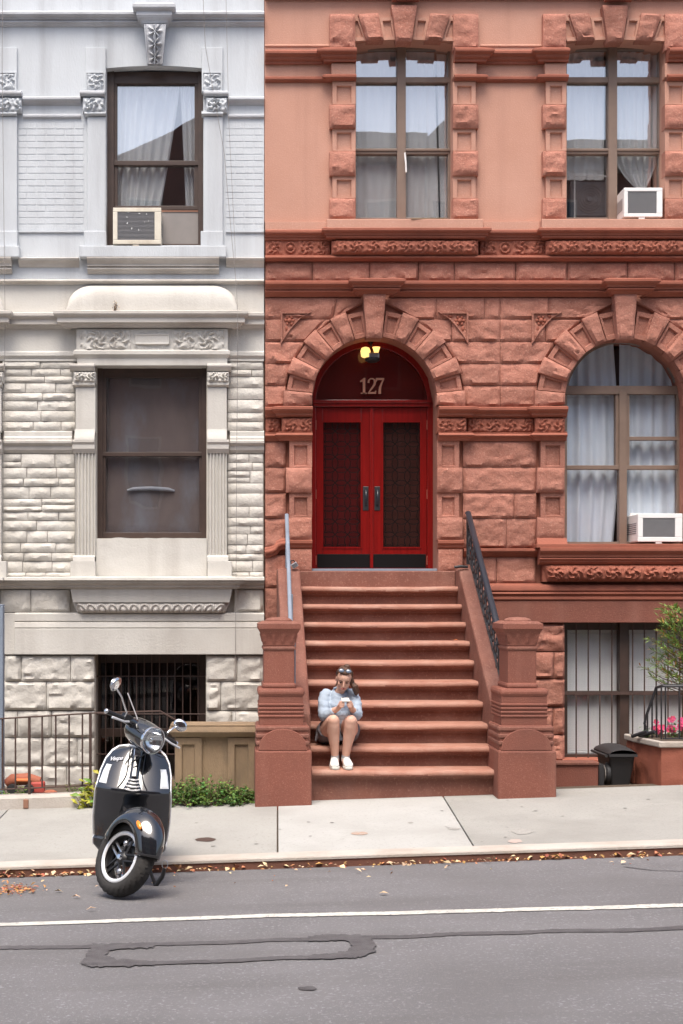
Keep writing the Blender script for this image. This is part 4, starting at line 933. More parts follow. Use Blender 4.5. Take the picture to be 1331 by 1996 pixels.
# window head, pilasters, capitals
def pilaster(a, b, cap, parent=lime):
    plain(a, 228, b, 452, -0.045, 0.02, 'lime_upper', parent, 'pilaster', 0.006)
    plain(a - 6, 450, b + 1, 479.5, -0.06, 0.02, 'lime_upper', parent, 'pilaster_base', 0.008)
    plain(a - 4, 92, b, 181, -0.035, 0.02, 'lime_upper', parent, 'pilaster_head', 0.006)
    c0, c1 = cap
    mould('capital', UB, parent, [(c0, 0.05), (c1, 0.05)], [(0.02, 180), (0.05, 181.5), (0.05, 185), (0.02, 190)])
    A = W(c0 + 4, 219, -0.06); B = W(c1 - 2, 190, -0.06)
    relief(A.x, B.x, A.z, B.z, -0.05, 0.05, 'scroll', int(a) % 5, 0.02).build('carved_capital', 'lime_upper', parent, smooth=50)
    MB().box(A.x, B.x, -0.049, 0.02, A.z, B.z).build('capital_block', UB, parent)
    mould('necking', 'lime_upper', parent, [(a - 4, 0.045), (b + 1, 0.045)], [(0.005, 219), (0.03, 220)] + roundp(0.025, 221, 226, 0.012) + [(0.0, 229)])
    A = W(a - 1, 176, -0.036); B = W(b - 4, 143, -0.036)
    relief(A.x, B.x, A.z, B.z, -0.036, 0.035, 'scroll', int(a) % 3, 0, cell=0.009).build('rosette_panel', 'lime_upper', parent, smooth=50)
    mb = MB(); t = 0.014
    for q in ((A.x - t, B.x + t, A.z - t, A.z), (A.x - t, B.x + t, B.z, B.z + t), (A.x - t, A.x, A.z, B.z), (B.x, B.x + t, A.z, B.z)): mb.box(q[0], q[1], -0.05, -0.03, q[2], q[3])
    mb.build('rosette_border', 'lime_upper', parent)
pilaster(170, 206, (157, 205)); pilaster(397, 434, (397, 445)); pilaster(-2, 33, (-12, 44)); pilaster(-246, -210, (-260, -212))
for seg in ([(45, 0.0), (158, 0.0)], [(444, 0.0), (LX1, 0.0)], [(-212, 0), (-12, 0)]):
    mould('belt_course', UB, lime, seg, [(0.02, 188), (0.07, 189.5), (0.07, 193)] + cyma(0.065, 194, 0.025, 202) + [(0.01, 205)])
    mould('belt_course', UB, lime, seg, [(0.01, 222), (0.03, 223.5), (0.03, 227), (0.01, 231)])
# painted brickwork, brick by brick
bw, bh, gp = 0.205, 0.062, 0.010
bmesh_ = {}
def brick_mesh(w):
    k = round(w, 3)
    if k not in bmesh_:
        me = MB().taper([(0.003, 0.003), (w - 0.003, 0.003), (w - 0.003, bh - 0.003), (0.003, bh - 0.003)], -0.0032, [(0, 0), (w, 0), (w, bh), (0, bh)], 0.004).mesh('brick'); bmesh_[k] = me
    return bmesh_[k]
def bricks(px0, py0, px1, py1):
    A = W(px0, py1, 0); B = W(px1, py0, 0); z = A.z; r_ = 0
    while z + bh < B.z:
        x = A.x - (bw + gp) * (0.5 if r_ % 2 else 0)
        while x < B.x - 0.03:
            a, b = max(x, A.x), min(x + bw, B.x)
            if b - a > 0.04: put('brick', brick_mesh(b - a), 'lime_upper', lime, (a, 0.0005 - 0.002 * rnd.random(), z))
            x += bw + gp
        z += bh + gp; r_ += 1
bricks(35, 233, 164, 449); bricks(440, 233, 513, 449)
plain(36, 449, 163, 453, -0.02, 0.01, 'lime_upper', lime, 'ledge', 0.004); plain(440, 449, 514, 453, -0.02, 0.01, 'lime_upper', lime, 'ledge', 0.004)
# upper sill and its belts
MB().pbox(154, 478.5, 441, 501, -0.12, 0.25).build('window_sill', 'lime_upper', lime, bevel=0.01)
plain(-200, 478.5, 37, 501, -0.12, 0.02, 'lime_upper', lime, 'window_sill', 0.01)
mould('belt_course', LB, lime, [(37.5, 0.0), (154.5, 0)], [(0.04, 502), (0.085, 503)] + cyma(0.08, 505, 0.03, 517) + [(0.01, 521)])
mould('belt_course', LB, lime, [(440.5, 0.0), (LX1, 0)], [(0.04, 502), (0.085, 503)] + cyma(0.08, 505, 0.03, 517) + [(0.01, 521)])
for a, b in ((171, 427), (-190, 24)):
    mould('sill_bed', LB, lime, [(a, 0.02), (b, 0.02)], [(0.10, 501), (0.10, 504)] + cyma(0.095, 505, 0.05, 517) + [(0.055, 519), (0.04, 520)] + roundp(0.025, 521, 528, 0.02) + [(0.02, 530), (0.0, 534)])
mould('belt_course', LB, lime, [(LX0, 0), (LX1, 0)], [(0.02, 544), (0.06, 546.5), (0.06, 548), (0.03, 552), (0.0, 555)])
# rounded cement hood over the lower window cornice
def hood(px0, px1, out):
    c = (px0 + px1) / 2; hw = (px1 - px0) / 2
    mb = MB()
    def P(u, v):
        px = px0 + (px1 - px0) * u; e = max(0.0, abs(u - 0.5) * 2)
        topy = 556 if e < 0.70 else 556 + 50 * (1 - math.sqrt(max(0, 1 - ((e - 0.70) / 0.30) ** 2)))
        t = v; Y = -out * (1 - (1 - t) ** 3.5) - 0.002
        y = topy + (609 - topy) * t ** 1.5
        q = W(px, y, Y); return (q.x, Y, q.z)
    mb.grid(P, 48, 12); return mb.build('hood', 'lime_trim', lime, smooth=60)
hood(128, 465, 0.13); hood(-330, 9, 0.13)
SURL = [(LX0, 0.0), (-330, 0.12), (8, 0.0), (129, 0.12), (463, 0.0), (LX1, 0)]
mould('cornice', LB, lime, SURL, [(0.03, 609), (0.12, 610), (0.12, 615)] + cyma(0.115, 616, 0.075, 624) + [(0.08, 626), (0.08, 632), (0.05, 633)] + cyma(0.045, 634, 0.01, 642))
A = W(151, 684, -0.09); B = W(442, 641, -0.09)
MB().box(A.x - 0.012, B.x + 0.012, -0.089, 0.05, A.z, B.z).build('frieze_block', 'lime_trim', lime)
def panel_relief():
    x0, x1, z0, z1 = A.x + 0.03, B.x - 0.03, A.z + 0.012, B.z - 0.012; H = z1 - z0; mb = MB(); nu, nv = 170, 26
    def P(u, v):
        x = x0 + (x1 - x0) * u; d = abs(u - 0.5) * (x1 - x0)
        e = min(u, 1 - u, v, 1 - v)
        if d < 0.24:
            h = 0.15
            if d < 0.2 and 0.25 < v < 0.78: h = 0.75 if (d > 0.185 or v < 0.32 or v > 0.71) else 0.5
            else: h = max(0, fbm(x * 14, v * 3, 2, 2)) * 1.3
        else: h = carve(d - 0.24, v, H, 'scroll', 1)
        return (x, -0.0892 - (0.04 * h if e > 1e-6 else 0), z0 + H * v)
    mb.grid(P, nu, nv); return mb
panel_relief().build('carved_panel', 'lime_trim', lime, smooth=50)
mould('architrave', 'lime_trim', lime, [(LX0, 0.0), (150, 0.09), (443, 0.0), (LX1, 0)], [(0.005, 684), (0.03, 687), (0.03, 693), (0.015, 696), (0.0, 700)])
MB().pbox(150, 697, 443, 712.5, -0.085, 0.3).build('lintel', 'lime_trim', lime, bevel=0.005)
plain(8, 700, 150, 704, -0.01, 0.05, 'lime_trim', lime, 'ledge', 0.002); plain(443, 700, 514, 704, -0.01, 0.05, 'lime_trim', lime, 'ledge', 0.002)
def lower_pier(a, b, s):
    """s=-1 left, +1 right; window side is flush"""
    o = lambda k: (a - (k if s < 0 else 0), b + (k if s > 0 else 0))
    mould('capital', LB, lime, [(o(9)[0], 0.085), (o(9)[1], 0.085)], [(0.02, 711), (0.05, 713), (0.05, 716), (0.03, 722), (0.0, 726)])
    A = W(o(4)[0], 746, -0.09); B = W(o(4)[1], 725, -0.09)
    relief(A.x, B.x, A.z, B.z, -0.09, 0.045, 'scroll', 3, 0.015, cell=0.009).build('carved_capital', 'lime_trim', lime, smooth=50)
    MB().box(A.x, B.x, -0.0895, 0.05, A.z, B.z).build('capital_block', 'lime_trim', lime)
    mould('necking', 'lime_trim', lime, [(o(4)[0], 0.075), (o(4)[1], 0.075)], [(0.0, 746), (0.03, 748), (0.03, 752), (0.0, 756)])
    plain(a, 755, b, 842, -0.075, 0.05, 'lime_trim', lime, 'pilaster', 0.006)
    mould('pilaster_foot', 'lime_trim', lime, [(o(0)[0], 0.075), (o(0)[1], 0.075)], [(0.0, 838), (0.015, 846), (0.04, 852), (0.045, 859)])
    mould('pilaster_cap', LB, lime, [(o(4)[0], 0.075), (o(4)[1], 0.075)], [(0.02, 858.5), (0.05, 860), (0.05, 863), (0.03, 868), (0.035, 869), (0.035, 876), (0.0, 885)])
    # fluted shaft
    A = W(a, 1086, -0.075); B = W(b, 884, -0.075); nfl = 6; w = B.x - A.x; mb = MB(); pr = []
    for i in range(nfl):
        x0 = A.x + w * (i + 0.12) / nfl; x1 = A.x + w * (i + 0.88) / nfl
        for t in range(7): pr.append((x0 + (x1 - x0) * t / 6, -0.075 + 0.022 * math.sin(math.pi * t / 6)))
    pr = [(A.x, 0.05), (A.x, -0.075)] + pr + [(B.x, -0.075), (B.x, 0.05)]
    mb.add([(x, y, A.z) for x, y in pr] + [(x, y, B.z) for x, y in pr], [(i, i + 1, len(pr) + i + 1, len(pr) + i) for i in range(len(pr) - 1)])
    mb.build('fluted_shaft', 'lime_trim', lime)
    plain(o(10)[0], 1094, o(10)[1], 1127, -0.11, 0.05, 'lime_trim', lime, 'pilaster_base', 0.008)
    mould('base_moulding', 'lime_trim', lime, [(o(3)[0], 0.075), (o(3)[1], 0.075)], [(0.005, 1083), (0.025, 1086), (0.035, 1095)])
lower_pier(147, 186, -1); lower_pier(404, 442, 1); lower_pier(-42, 2, 1)
for seg in ([(8, 0), (141, 0)], [(448, 0), (LX1, 0)], [(LX0, 0), (-48, 0)]):
    mould('belt_course', 'lime_trim', lime, seg, [(0.0, 839), (0.03, 842), (0.03, 850), (0.05, 853), (0.05, 857.5)], 0.02)
    mould('belt_course', LB, lime, seg, [(0.05, 857.4), (0.075, 859), (0.075, 863)] + cyma(0.07, 864, 0.035, 870) + [(0.04, 872), (0.035, 877), (0.0, 884)], 0.02)
# window apron and sill course with egg-and-dart bed
mb = MB()
def ap(u, v):
    px = 187 + 216 * u; y = 1048 + 79 * v; Y = -0.052 + (0.008 * fbm(u * 5, v * 2, 3) if 0 < u < 1 else 0)
    if v == 0: Y = 0.25; y = 1049
    elif v < 0.05: y = 1049 + 3 * nz(u * 7, 1)
    q = W(px, y, min(Y, 0)); return (q.x, Y, q.z)
mb.grid(ap, 40, 22); mb.build('window_apron', 'lime_trim', lime, smooth=50)
SL = [(LX0, 0.0), (-300, 0.12), (-10, 0.0), (131, 0.12), (459, 0.0), (LX1, 0)]
mould('sill_course', 'lime_trim', lime, SL, [(0.0, 1124), (0.125, 1126), (0.13, 1131), (0.11, 1133)])
mould('sill_course', LB, lime, SL, [(0.10, 1132.5), (0.10, 1135)] + cyma(0.095, 1136, 0.05, 1142) + [(0.05, 1144), (0.02, 1148)])
mb = MB(); Pt = [(137, 1147, -0.13), (453, 1147, -0.13), (447, 1174, -0.115), (142, 1174, -0.115)]
mb.add([W(x, y, Y) for x, y, Y in Pt] + [Vector((W(x, y, Y).x, 0.05, W(x, y, Y).z)) for x, y, Y in Pt], [(0, 1, 2, 3), (0, 4, 5, 1), (1, 5, 6, 2), (2, 6, 7, 3), (3, 7, 4, 0)])
mb.build('sill_bed', 'lime_trim', lime)
A = W(140, 1195, -0.09); B = W(449, 1172, -0.09)
relief(A.x, B.x, A.z, B.z, -0.04, 0.028, 'egg', 0, 0.07, slopein=0.06, cell=0.009).build('egg_and_dart', LB, lime, smooth=50)
MB().box(A.x + 0.06, B.x - 0.06, -0.039, 0.05, A.z, B.z).build('egg_and_dart_back', LB, lime)
rockpx('stone', 0, 1149, 60, 1194, 'lime_base', lime, -0.005, 0.035); rockpx('stone', 60, 1149, 136, 1194, 'lime_base', lime, -0.005, 0.035)
rockpx('stone', 456, 1149, 513, 1194, 'lime_base', lime, -0.005, 0.045); rockpx('stone', -120, 1149, 0, 1194, 'lime_base', lime, -0.005, 0.035)
mould('base_course', 'lime_trim', lime, [(30, 0.0), (LX1, 0)], [(0.02, 1194), (0.05, 1197), (0.05, 1210), (0.03, 1212), (0.06, 1213.5), (0.07, 1223), (0.05, 1225.5)])
MB().pbox(28, 1225, LX1, 1276, -0.07, 0.2).build('lintel', 'lime_trim', lime, bevel=0.008)
MB().pbox(LX0, 1195, 30, 1276, -0.03, 0.06).build('base_band', 'lime_trim', lime, bevel=0.008)
# random ashlar
def rubble(px0, px1, py0, py1, seed, hmin=13, hmax=27, wmin=34, wmax=86, amp=0.026):
    rg = random.Random(seed); y = py0
    while y < py1 - 3:
        h = rg.uniform(hmin, hmax); ye = min(py1, y + h)
        if py1 - ye < hmin * 0.7: ye = py1
        x = px0 - (rg.uniform(0, 12) if rg.random() < 0.3 else 0); x = max(x, px0)
        while x < px1 - 2:
            xe = min(px1, x + rg.uniform(wmin, wmax))
            if px1 - xe < wmin * 0.5: xe = px1
            if ye - y > 24 and rg.random() < 0.5:
                ym = y + (ye - y) * rg.uniform(0.4, 0.6)
                for q0, q1 in ((y, ym), (ym, ye)):
                    rockpx('stone', x, q0, xe, q1, 'lime_rock', lime, 0.0 + rg.uniform(-0.006, 0.006), amp * rg.uniform(0.6, 1.2), cell=0.03, edge=0.016, gap=0.5)
            else: rockpx('stone', x, y, xe, ye, 'lime_rock', lime, 0.0 + rg.uniform(-0.006, 0.006), amp * rg.uniform(0.7, 1.3), cell=0.034, edge=0.018, gap=0.5)
            x = xe
        y = ye
rubble(4, 146, 704, 840, 1); rubble(4, 146, 885, 1126, 2); rubble(443, 513, 704, 840, 3); rubble(443, 513, 885, 1126, 4)
rubble(-180, -45, 885, 1126, 5, 24, 34, 70, 120); rubble(-180, -45, 704, 840, 6, 24, 34, 70, 120)
# basement ashlar
for y0, y1, xs_l, xs_r in ((1278, 1329, (9, 41, 137, 184), (402, 462, 513)), (1329, 1385, (6, 90, 184), (402, 430, 513)), (1386, 1438, (6, 34, 100, 184), (402, 452, 513)), (1438, 1493, (6, 84, 150, 184), (402, 470, 513)), (1493, 1560, (6, 56, 130, 184), (402, 440, 513))):
    for xs_ in (xs_l, xs_r):
        for a, b in zip(xs_[:-1], xs_[1:]): rockpx('stone', a, y0, b, y1, 'lime_base', lime, -0.02, 0.05, 0.06, 0.03, 0.012, gap=0.5)
# --- upper sash window
Yw = 0.16
bars = [(200, 118, 402, 148, -0.02), (205, 140, 400, 163, 0.03), (203, 128, 222, 482, 0.05), (386, 128, 402, 482, 0.05), (220, 150, 388, 163, 0.02), (221, 150, 228, 315, 0.02), (379, 150, 387, 315, 0.02), (221, 313, 387, 322, 0.03), (221, 320, 229, 408, 0.01), (378, 320, 387, 408, 0.01), (221, 401, 387, 409, 0.01), (203, 475, 402, 486, 0.03)]
window(lime, bars, [(228, 163, 379, 313), (229, 322, 378, 401)], Yw, 'frame_brown', 'pane')
MB().pbox(222, 412, 388, 484, Yw - 0.005, Yw + 0.03).build('filler_panel', 'filler', lime); MB().pbox(314, 408.5, 388, 413, Yw - 0.012, Yw + 0.03).build('filler_rail', 'rust_wood', lime) if 'rust_wood' in MATS else None
a = W(205, 480, 0.3); b = W(398, 125, 0.3); room(lime, a.x, b.x, a.z, b.z, 0.31, 1.4, 'room_light')
# --- lower sash window
Yw = 0.14
bars = [(182, 705, 408, 729, 0.02), (182, 705, 200, 1052, 0.035), (393, 705, 408, 1052, 0.035), (198, 722, 395, 736, 0.015), (199, 726, 207, 886, 0.012), (387, 726, 395, 886, 0.012), (198, 881, 395, 889, 0.02), (199, 888, 206, 1046, 0.0), (388, 888, 395, 1046, 0.0), (198, 1038, 395, 1050, 0.01)]
window(lime, bars, [(207, 736, 387, 881), (206, 889, 388, 1038)], Yw, 'frame_brown', 'pane_mid')
a = W(190, 1048, 0.3); b = W(402, 712, 0.3); room(lime, a.x, b.x, a.z, b.z, 0.35, 1.0, 'room')
# --- basement opening behind an iron grille
Yw = 0.42
bars = [(178, 1270, 412, 1292, 0.02), (180, 1275, 196, 1590, 0.03), (388, 1275, 412, 1590, 0.03), (180, 1420, 412, 1436, 0.02)]
wl_ = window(lime, bars, [(194, 1290, 390, 1422), (194, 1434, 390, 1580)], Yw, 'frame_brown', 'pane_dark')
a = W(185, 1590, 0.5); b = W(401, 1275, 0.5); room(lime, a.x, b.x, a.z, b.z, 0.55, 0.9, 'room')
for x_ in range(206, 400, 15): MB().tube([W(x_, 1277, 0.2), W(x_, 1575, 0.2)], 0.007, 6).build('window_bar', 'iron_brown', lime, smooth=60)
for y_ in (1318, 1392, 1470): MB().tube([W(186, y_, 0.19), W(401, y_, 0.19)], 0.007, 6).build('bar_rail', 'iron_brown', lime, smooth=60)
# ================================================================ stoop
stoop = thing('stone_stoop', 'reddish brown stone stoop of ten steps rising to the red door', 'stoop', (1.63, -2.8, 0.1))
SX0, SX1 = 0.755, 2.515
Zn = [2.183 - 0.1965 * n for n in range(10)]; Yn = [-0.30 - 0.262 * n for n in range(10)]
# top platform / door step
MB().box(SX0 - 0.0, SX1 + 0.0, -0.10, 0.33, 1.9, 2.36).build('door_step', 'brown_tread', stoop, bevel=0.012)
for s, (a, b) in enumerate(((SX0 - 0.02, SX0 + 0.16), (SX1 - 0.16, SX1 + 0.02))): pass
for n in range(10):
    yb = Yn[n - 1] + 0.05 if n else -0.05; mb = MB(); r_ = 0.036
    pr = [(yb + 0.1, Zn[n]), (Yn[n] + r_, Zn[n])] + [(Yn[n] + r_ - r_ * math.sin(math.pi * t / 8), Zn[n] - r_ + r_ * math.cos(math.pi * t / 8)) for t in range(1, 9)] + [(Yn[n] + 0.045, Zn[n] - 0.072), (Yn[n] + 0.05, Zn[n] - 0.08), (Yn[n] + 0.05, Zn[n] - 0.096), (Yn[n] + 0.082, Zn[n] - 0.1)]
    low = Zn[n] - 0.235 if n < 9 else -0.05
    pr += [(Yn[n] + 0.082, low), (yb + 0.1, low)]
    m = len(pr); L = SX0 + 0.001; Q = SX1 - 0.001; nx = 24; vs_ = []
    for i in range(nx + 1):
        x = L + (Q - L) * i / nx; w = -0.008 * max(0, fbm(x * 2.6, n * 3.3, 1, 4)) * 2 - 0.007 * math.exp(-((x - 1.6 - 0.2 * nz(n * 1.7, 3)) / 0.45) ** 2)
        for j, (y, z) in enumerate(pr): vs_.append((x, y, z + (w if 1 <= j <= 6 else 0) + (0.003 * nz(x * 4, n) if 1 <= j <= 9 else 0)))
    mb.add(vs_, [(i * m + j, i * m + (j + 1) % m, (i + 1) * m + (j + 1) % m, (i + 1) * m + j) for i in range(nx) for j in range(m)] + [tuple(range(m)), tuple(nx * m + j for j in range(m))])
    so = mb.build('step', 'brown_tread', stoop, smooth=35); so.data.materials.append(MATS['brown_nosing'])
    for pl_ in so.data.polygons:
        if abs(pl_.normal.x) < 0.5 and pl_.center.z > Zn[n] - 0.05: pl_.material_index = 1  # tops and nosings take the paler copy with skylight in its colour
# weathered sill under the lowest step
MB().box(SX0 - 0.02, SX1 - 0.30, -2.625, -2.5, 0.0, 0.17).build('bottom_stone', 'tan_stone', stoop, bevel=0.02) if False else None
# cheek walls
def cheek(x0, x1):
    yt, yb, zt, zb_ = -0.30, -2.42, 2.385, 0.93
    mb = MB(); pr = [(0.0, -0.2), (0.0, zt), (yt + 0.02, zt), (yt - 0.03, zt - 0.02), (yb, zb_), (yb, -0.2)]
    mb.add([(x0, y, z) for y, z in pr] + [(x1, y, z) for y, z in pr], [tuple(range(6)), tuple(range(11, 5, -1))] + [(i, (i + 1) % 6, 6 + (i + 1) % 6, 6 + i) for i in range(6)])
    return mb.build('cheek_wall', 'brown_tread', stoop, bevel=0.025)
cheek(0.500, SX0 - 0.001); cheek(SX1 + 0.001, 2.765)
# newel piers, each of stacked dressed stones
def pier(x0, x1, sx0, sx1):
    """x0..x1 base, sx0..sx1 shaft; built from the ground up"""
    yf, yb = -2.85, -2.28; c = (x0 + x1) / 2; zg = z_side(c, yf) - 0.06
    z1 = 2 - (1463 - HY) * 13.3 / F
    p = MB().box(x0, x1, yf, yb, zg, z1).build('newel_pier', 'brown_stoop', stoop, bevel=0.018)
    def zz(py, Y=-2.8): return WZ(py, Y)
    b0, b1 = x0 + 0.018, x1 - 0.03
    mb = MB().box(b0, b1, yf + 0.03, yb + 0.001, z1, zz(1414)); mb.build('pier_block', 'brown_stoop', p, bevel=0.008)
    # stepped mouldings at the block's corners and the round-headed tablet between them
    for k in range(3):
        zt = zz(1416 + 14 * k); mb = MB()
        mb.box(b0 - 0.012, b1 + 0.012, yf + 0.018, yb - 0.02, zt - 0.042, zt); mb.build('pier_moulding', 'brown_tread', p, bevel=0.012)
    cx = (b0 + b1) / 2; hw = (b1 - b0) / 2 - 0.01; mb = MB()
    P = [(cx - hw, z1 - 0.001)] + [(cx + hw * math.cos(math.pi * (1 - t / 16)) * (0.96), z1 + 0.03 + (zz(1420) - z1 - 0.03) * math.sin(math.pi * t / 16)) for t in range(17)] + [(cx + hw, z1 - 0.001)]
    mb.prism(P, yf + 0.004, yf + 0.1); mb.build('pier_tablet', 'brown_stoop', p, bevel=0.006)
    r0, r1 = b0 + 0.02, b1 - 0.045
    mb = MB().box(r0 + 0.004, r1 - 0.004, yf + 0.05, yb, zz(1416), zz(1352)); mb.build('reeded_block', 'brown_stoop', p)
    for k in range(4):
        z = zz(1396 - 7.5 * k); MB().box(r0 - 0.006, r1 + 0.006, yf + 0.04, yb - 0.01, z - 0.012, z + 0.012).build('reed', 'brown_stoop', p, bevel=0.009)
    MB().box(r0 - 0.012, r1 + 0.012, yf + 0.035, yb - 0.005, zz(1358), zz(1342)).build('torus', 'brown_stoop', p, bevel=0.03)
    MB().box(sx0 - 0.015, sx1 + 0.015, yf + 0.06, yb - 0.03, zz(1344), zz(1331)).build('torus', 'brown_stoop', p, bevel=0.025)
    MB().box(sx0, sx1, yf + 0.08, yb - 0.05, zz(1334), zz(1245)).build('shaft', 'brown_stoop', p, bevel=0.01)
    MB().box(sx0 - 0.012, sx1 + 0.012, yf + 0.068, yb - 0.04, zz(1268), zz(1260)).build('astragal', 'brown_tread', p, bevel=0.015)
    A = (sx0 - 0.004, zz(1258)); B = (sx1 + 0.004, zz(1228))
    # flaring bell with a row of leaves
    mb = MB(); w0, w1 = 0.0, 0.045; zs0, zs1 = zz(1258), zz(1226); vs_ = []; N = 60
    def bell(u, v):
        out = 0.004 + 0.05 * v ** 2.2
        # walk round the four sides
        W_ = sx1 - sx0; D_ = (yb - 0.05) - (yf + 0.08); per = 2 * (W_ + D_); d = u * per
        lf = 0.012 * max(0, math.sin(d * 80)) * (1 if 0.1 < v < 0.7 else 0)
        out += lf
        xa, xb_, ya_, yb_ = sx0 - out, sx1 + out, yf + 0.08 - out, yb - 0.05 + out
        if d < W_: return (xa + (xb_ - xa) * d / W_, ya_, zs0 + (zs1 - zs0) * v)
        d -= W_
        if d < D_: return (xb_, ya_ + (yb_ - ya_) * d / D_, zs0 + (zs1 - zs0) * v)
        d -= D_
        if d < W_: return (xb_ - (xb_ - xa) * d / W_, yb_, zs0 + (zs1 - zs0) * v)
        d -= W_
        return (xa, yb_ - (yb_ - ya_) * d / D_, zs0 + (zs1 - zs0) * v)
    mb.grid(bell, 140, 10); mb.build('carved_capital', 'brown_stoop', p, smooth=40)
    o = 0.056
    MB().box(sx0 - o, sx1 + o, yf + 0.08 - o, yb - 0.05 + o, zz(1227), zz(1216)).build('cap', 'brown_stoop', p, bevel=0.008)
    mb = MB(); xa, xb_, ya_, yb_ = sx0 - o, sx1 + o, yf + 0.08 - o, yb - 0.05 + o; z0_, z1_ = zz(1216), zz(1211); i_ = 0.05
    mb.taper([(0, 0)] * 4, 0, [(0, 0)] * 4, 0) if False else None
    mb.add([(xa, ya_, z0_), (xb_, ya_, z0_), (xb_, yb_, z0_), (xa, yb_, z0_), (xa + i_, ya_ + i_, z1_), (xb_ - i_, ya_ + i_, z1_), (xb_ - i_, yb_ - i_, z1_), (xa + i_, yb_ - i_, z1_)], [(0, 1, 5, 4), (1, 2, 6, 5), (2, 3, 7, 6), (3, 0, 4, 7), (4, 5, 6, 7)])
    cxx, cyy = (xa + xb_) / 2, (ya_ + yb_) / 2
    mb.lathe((cxx, cyy, z1_ - 0.002), [(0.13, 0.0), (0.128, 0.012), (0.11, 0.026), (0.07, 0.036), (0.0, 0.04)], 24)
    mb.build('cap_dome', 'brown_tread', p, smooth=35)
pier(0.211, 0.742, 0.295, 0.583); pier(2.482, 3.030, 2.590, 2.858)

# --- right railing: cast-iron panel under a rounded handrail
RX = 2.635
rail = thing('iron_railing', 'black cast-iron scrollwork railing sloping down the right side of the stoop', 'railing', (RX, -1.3, 1.7))
def sl(y): return 2.97 + (y + 0.30) * 0.70           # rail top along Y
def cz(y): return 2.385 + (y + 0.33) * 0.697         # cheek top
ya_, yb_ = -0.24, -2.30
MB().tube([(RX, ya_ + 0.02, sl(ya_) - 0.01), (RX, ya_, sl(ya_)), (RX, -1.0, sl(-1.0)), (RX, -1.8, sl(-1.8)), (RX, yb_, sl(yb_)), (RX, yb_ - 0.05, sl(yb_) - 0.06)], [(0.018, 0.032)] * 6, 12).build('handrail', 'rail_black', rail, smooth=60) if 'rail_black' in MATS else None
def bar(p, q, t=0.010, w=0.014): return MB().tube([p, q], [(t, w)] * 2, 6)
for off, nm in ((-0.07, 'upper_rail'), (-0.47, 'lower_rail')):
    bar((RX, ya_, sl(ya_) + off), (RX, yb_, sl(yb_) + (off if off > -0.3 else -0.40)), 0.010, 0.012).build(nm, 'black_iron', rail)
for y in (ya_, yb_): MB().box(RX - 0.018, RX + 0.018, y - 0.018, y + 0.018, cz(y) - 0.02, sl(y) - 0.01).build('post', 'black_iron', rail, bevel=0.003)
N = 9
for i in range(N):
    y0 = ya_ + (yb_ - ya_) * (i + 0.05) / N; y1 = ya_ + (yb_ - ya_) * (i + 0.95) / N; ym = (y0 + y1) / 2
    t0, b0 = sl(ym) - 0.085, sl(ym) - 0.44
    mb = MB(); h = t0 - b0; w = abs(y1 - y0)
    def S(pts, r_=0.0075): mb.tube([(RX, ym + a * w / 2, b0 + b * h + (a * w / 2) * 0.70) for a, b in pts], r_, 5)
    S([(-1, 0), (-1, 1)]); 
    S([(0.9 * math.cos(t) * (1 - t / 9), 0.72 + 0.22 * math.sin(t) * (1 - t / 9)) for t in [k * 0.5 for k in range(16)]])
    S([(-0.9 * math.cos(t) * (1 - t / 9), 0.28 - 0.22 * math.sin(t) * (1 - t / 9)) for t in [k * 0.5 for k in range(16)]])
    S([(-0.8, 0.5), (-0.3, 0.62), (0.3, 0.4), (0.8, 0.5)], 0.006)
    mb.ellip((RX, ym, b0 + h * 0.5), (0.012, 0.03, 0.045), 8, 6); mb.ellip((RX, ym, b0 + h * 0.02), (0.012, 0.022, 0.03), 8, 6)
    mb.build('scroll_panel', 'black_iron', rail, smooth=60)
MB().tube([(RX - 0.02, -0.33, 2.40), (RX - 0.10, -0.345, 2.405), (RX - 0.17, -0.35, 2.395)], 0.016, 8).build('floor_bracket', 'black_iron', rail, smooth=60)
# --- left railing: plain grey flat bar
LXr = 0.605
rl = thing('grey_railing', 'plain blue-grey metal handrail on the left cheek of the stoop', 'railing', (LXr, -1.3, 1.7))
MB().tube([(LXr, -0.26, sl(-0.26) - 0.02), (LXr, -0.28, sl(-0.28)), (LXr - 0.014, -1.2, sl(-1.2)), (LXr - 0.03, -2.2, sl(-2.2))], [(0.015, 0.022)] * 4, 10).build('handrail', 'rail_grey', rl, smooth=60)
for y in (-0.28, -0.9, -1.55, -2.2): MB().box(LXr - 0.014, LXr + 0.014, y - 0.014, y + 0.014, cz(y) - 0.03, sl(y) - 0.005).build('post', 'rail_grey', rl)
MB().tube([(LXr, -0.28, sl(-0.28) - 0.42), (LXr, -2.2, sl(-2.2) - 0.36)], 0.012, 6).build('lower_rail', 'rail_grey', rl, smooth=60)
lk = thing('padlock', 'small silver padlock hanging at the top of the grey handrail', 'padlock', (LXr + 0.075, -0.34, 2.39))
mb = MB(); M = Matrix.Translation((LXr + 0.085, -0.35, 2.415)) @ Matrix.Rotation(R(-32), 4, 'Y'); mb.box(-0.035, 0.035, -0.018, 0.018, -0.028, 0.028); mb.xform(M); mb.build('lock_body', 'steel', lk, bevel=0.006)
mb = MB(); mb.tube([(-0.025, 0, 0.02)] + [(-0.024 * math.cos(math.pi * t / 8), 0, 0.04 + 0.024 * math.sin(math.pi * t / 8)) for t in range(9)] + [(0.025, 0, 0.02)], 0.006, 6); mb.xform(M); mb.build('shackle', 'black_iron', lk, smooth=60)
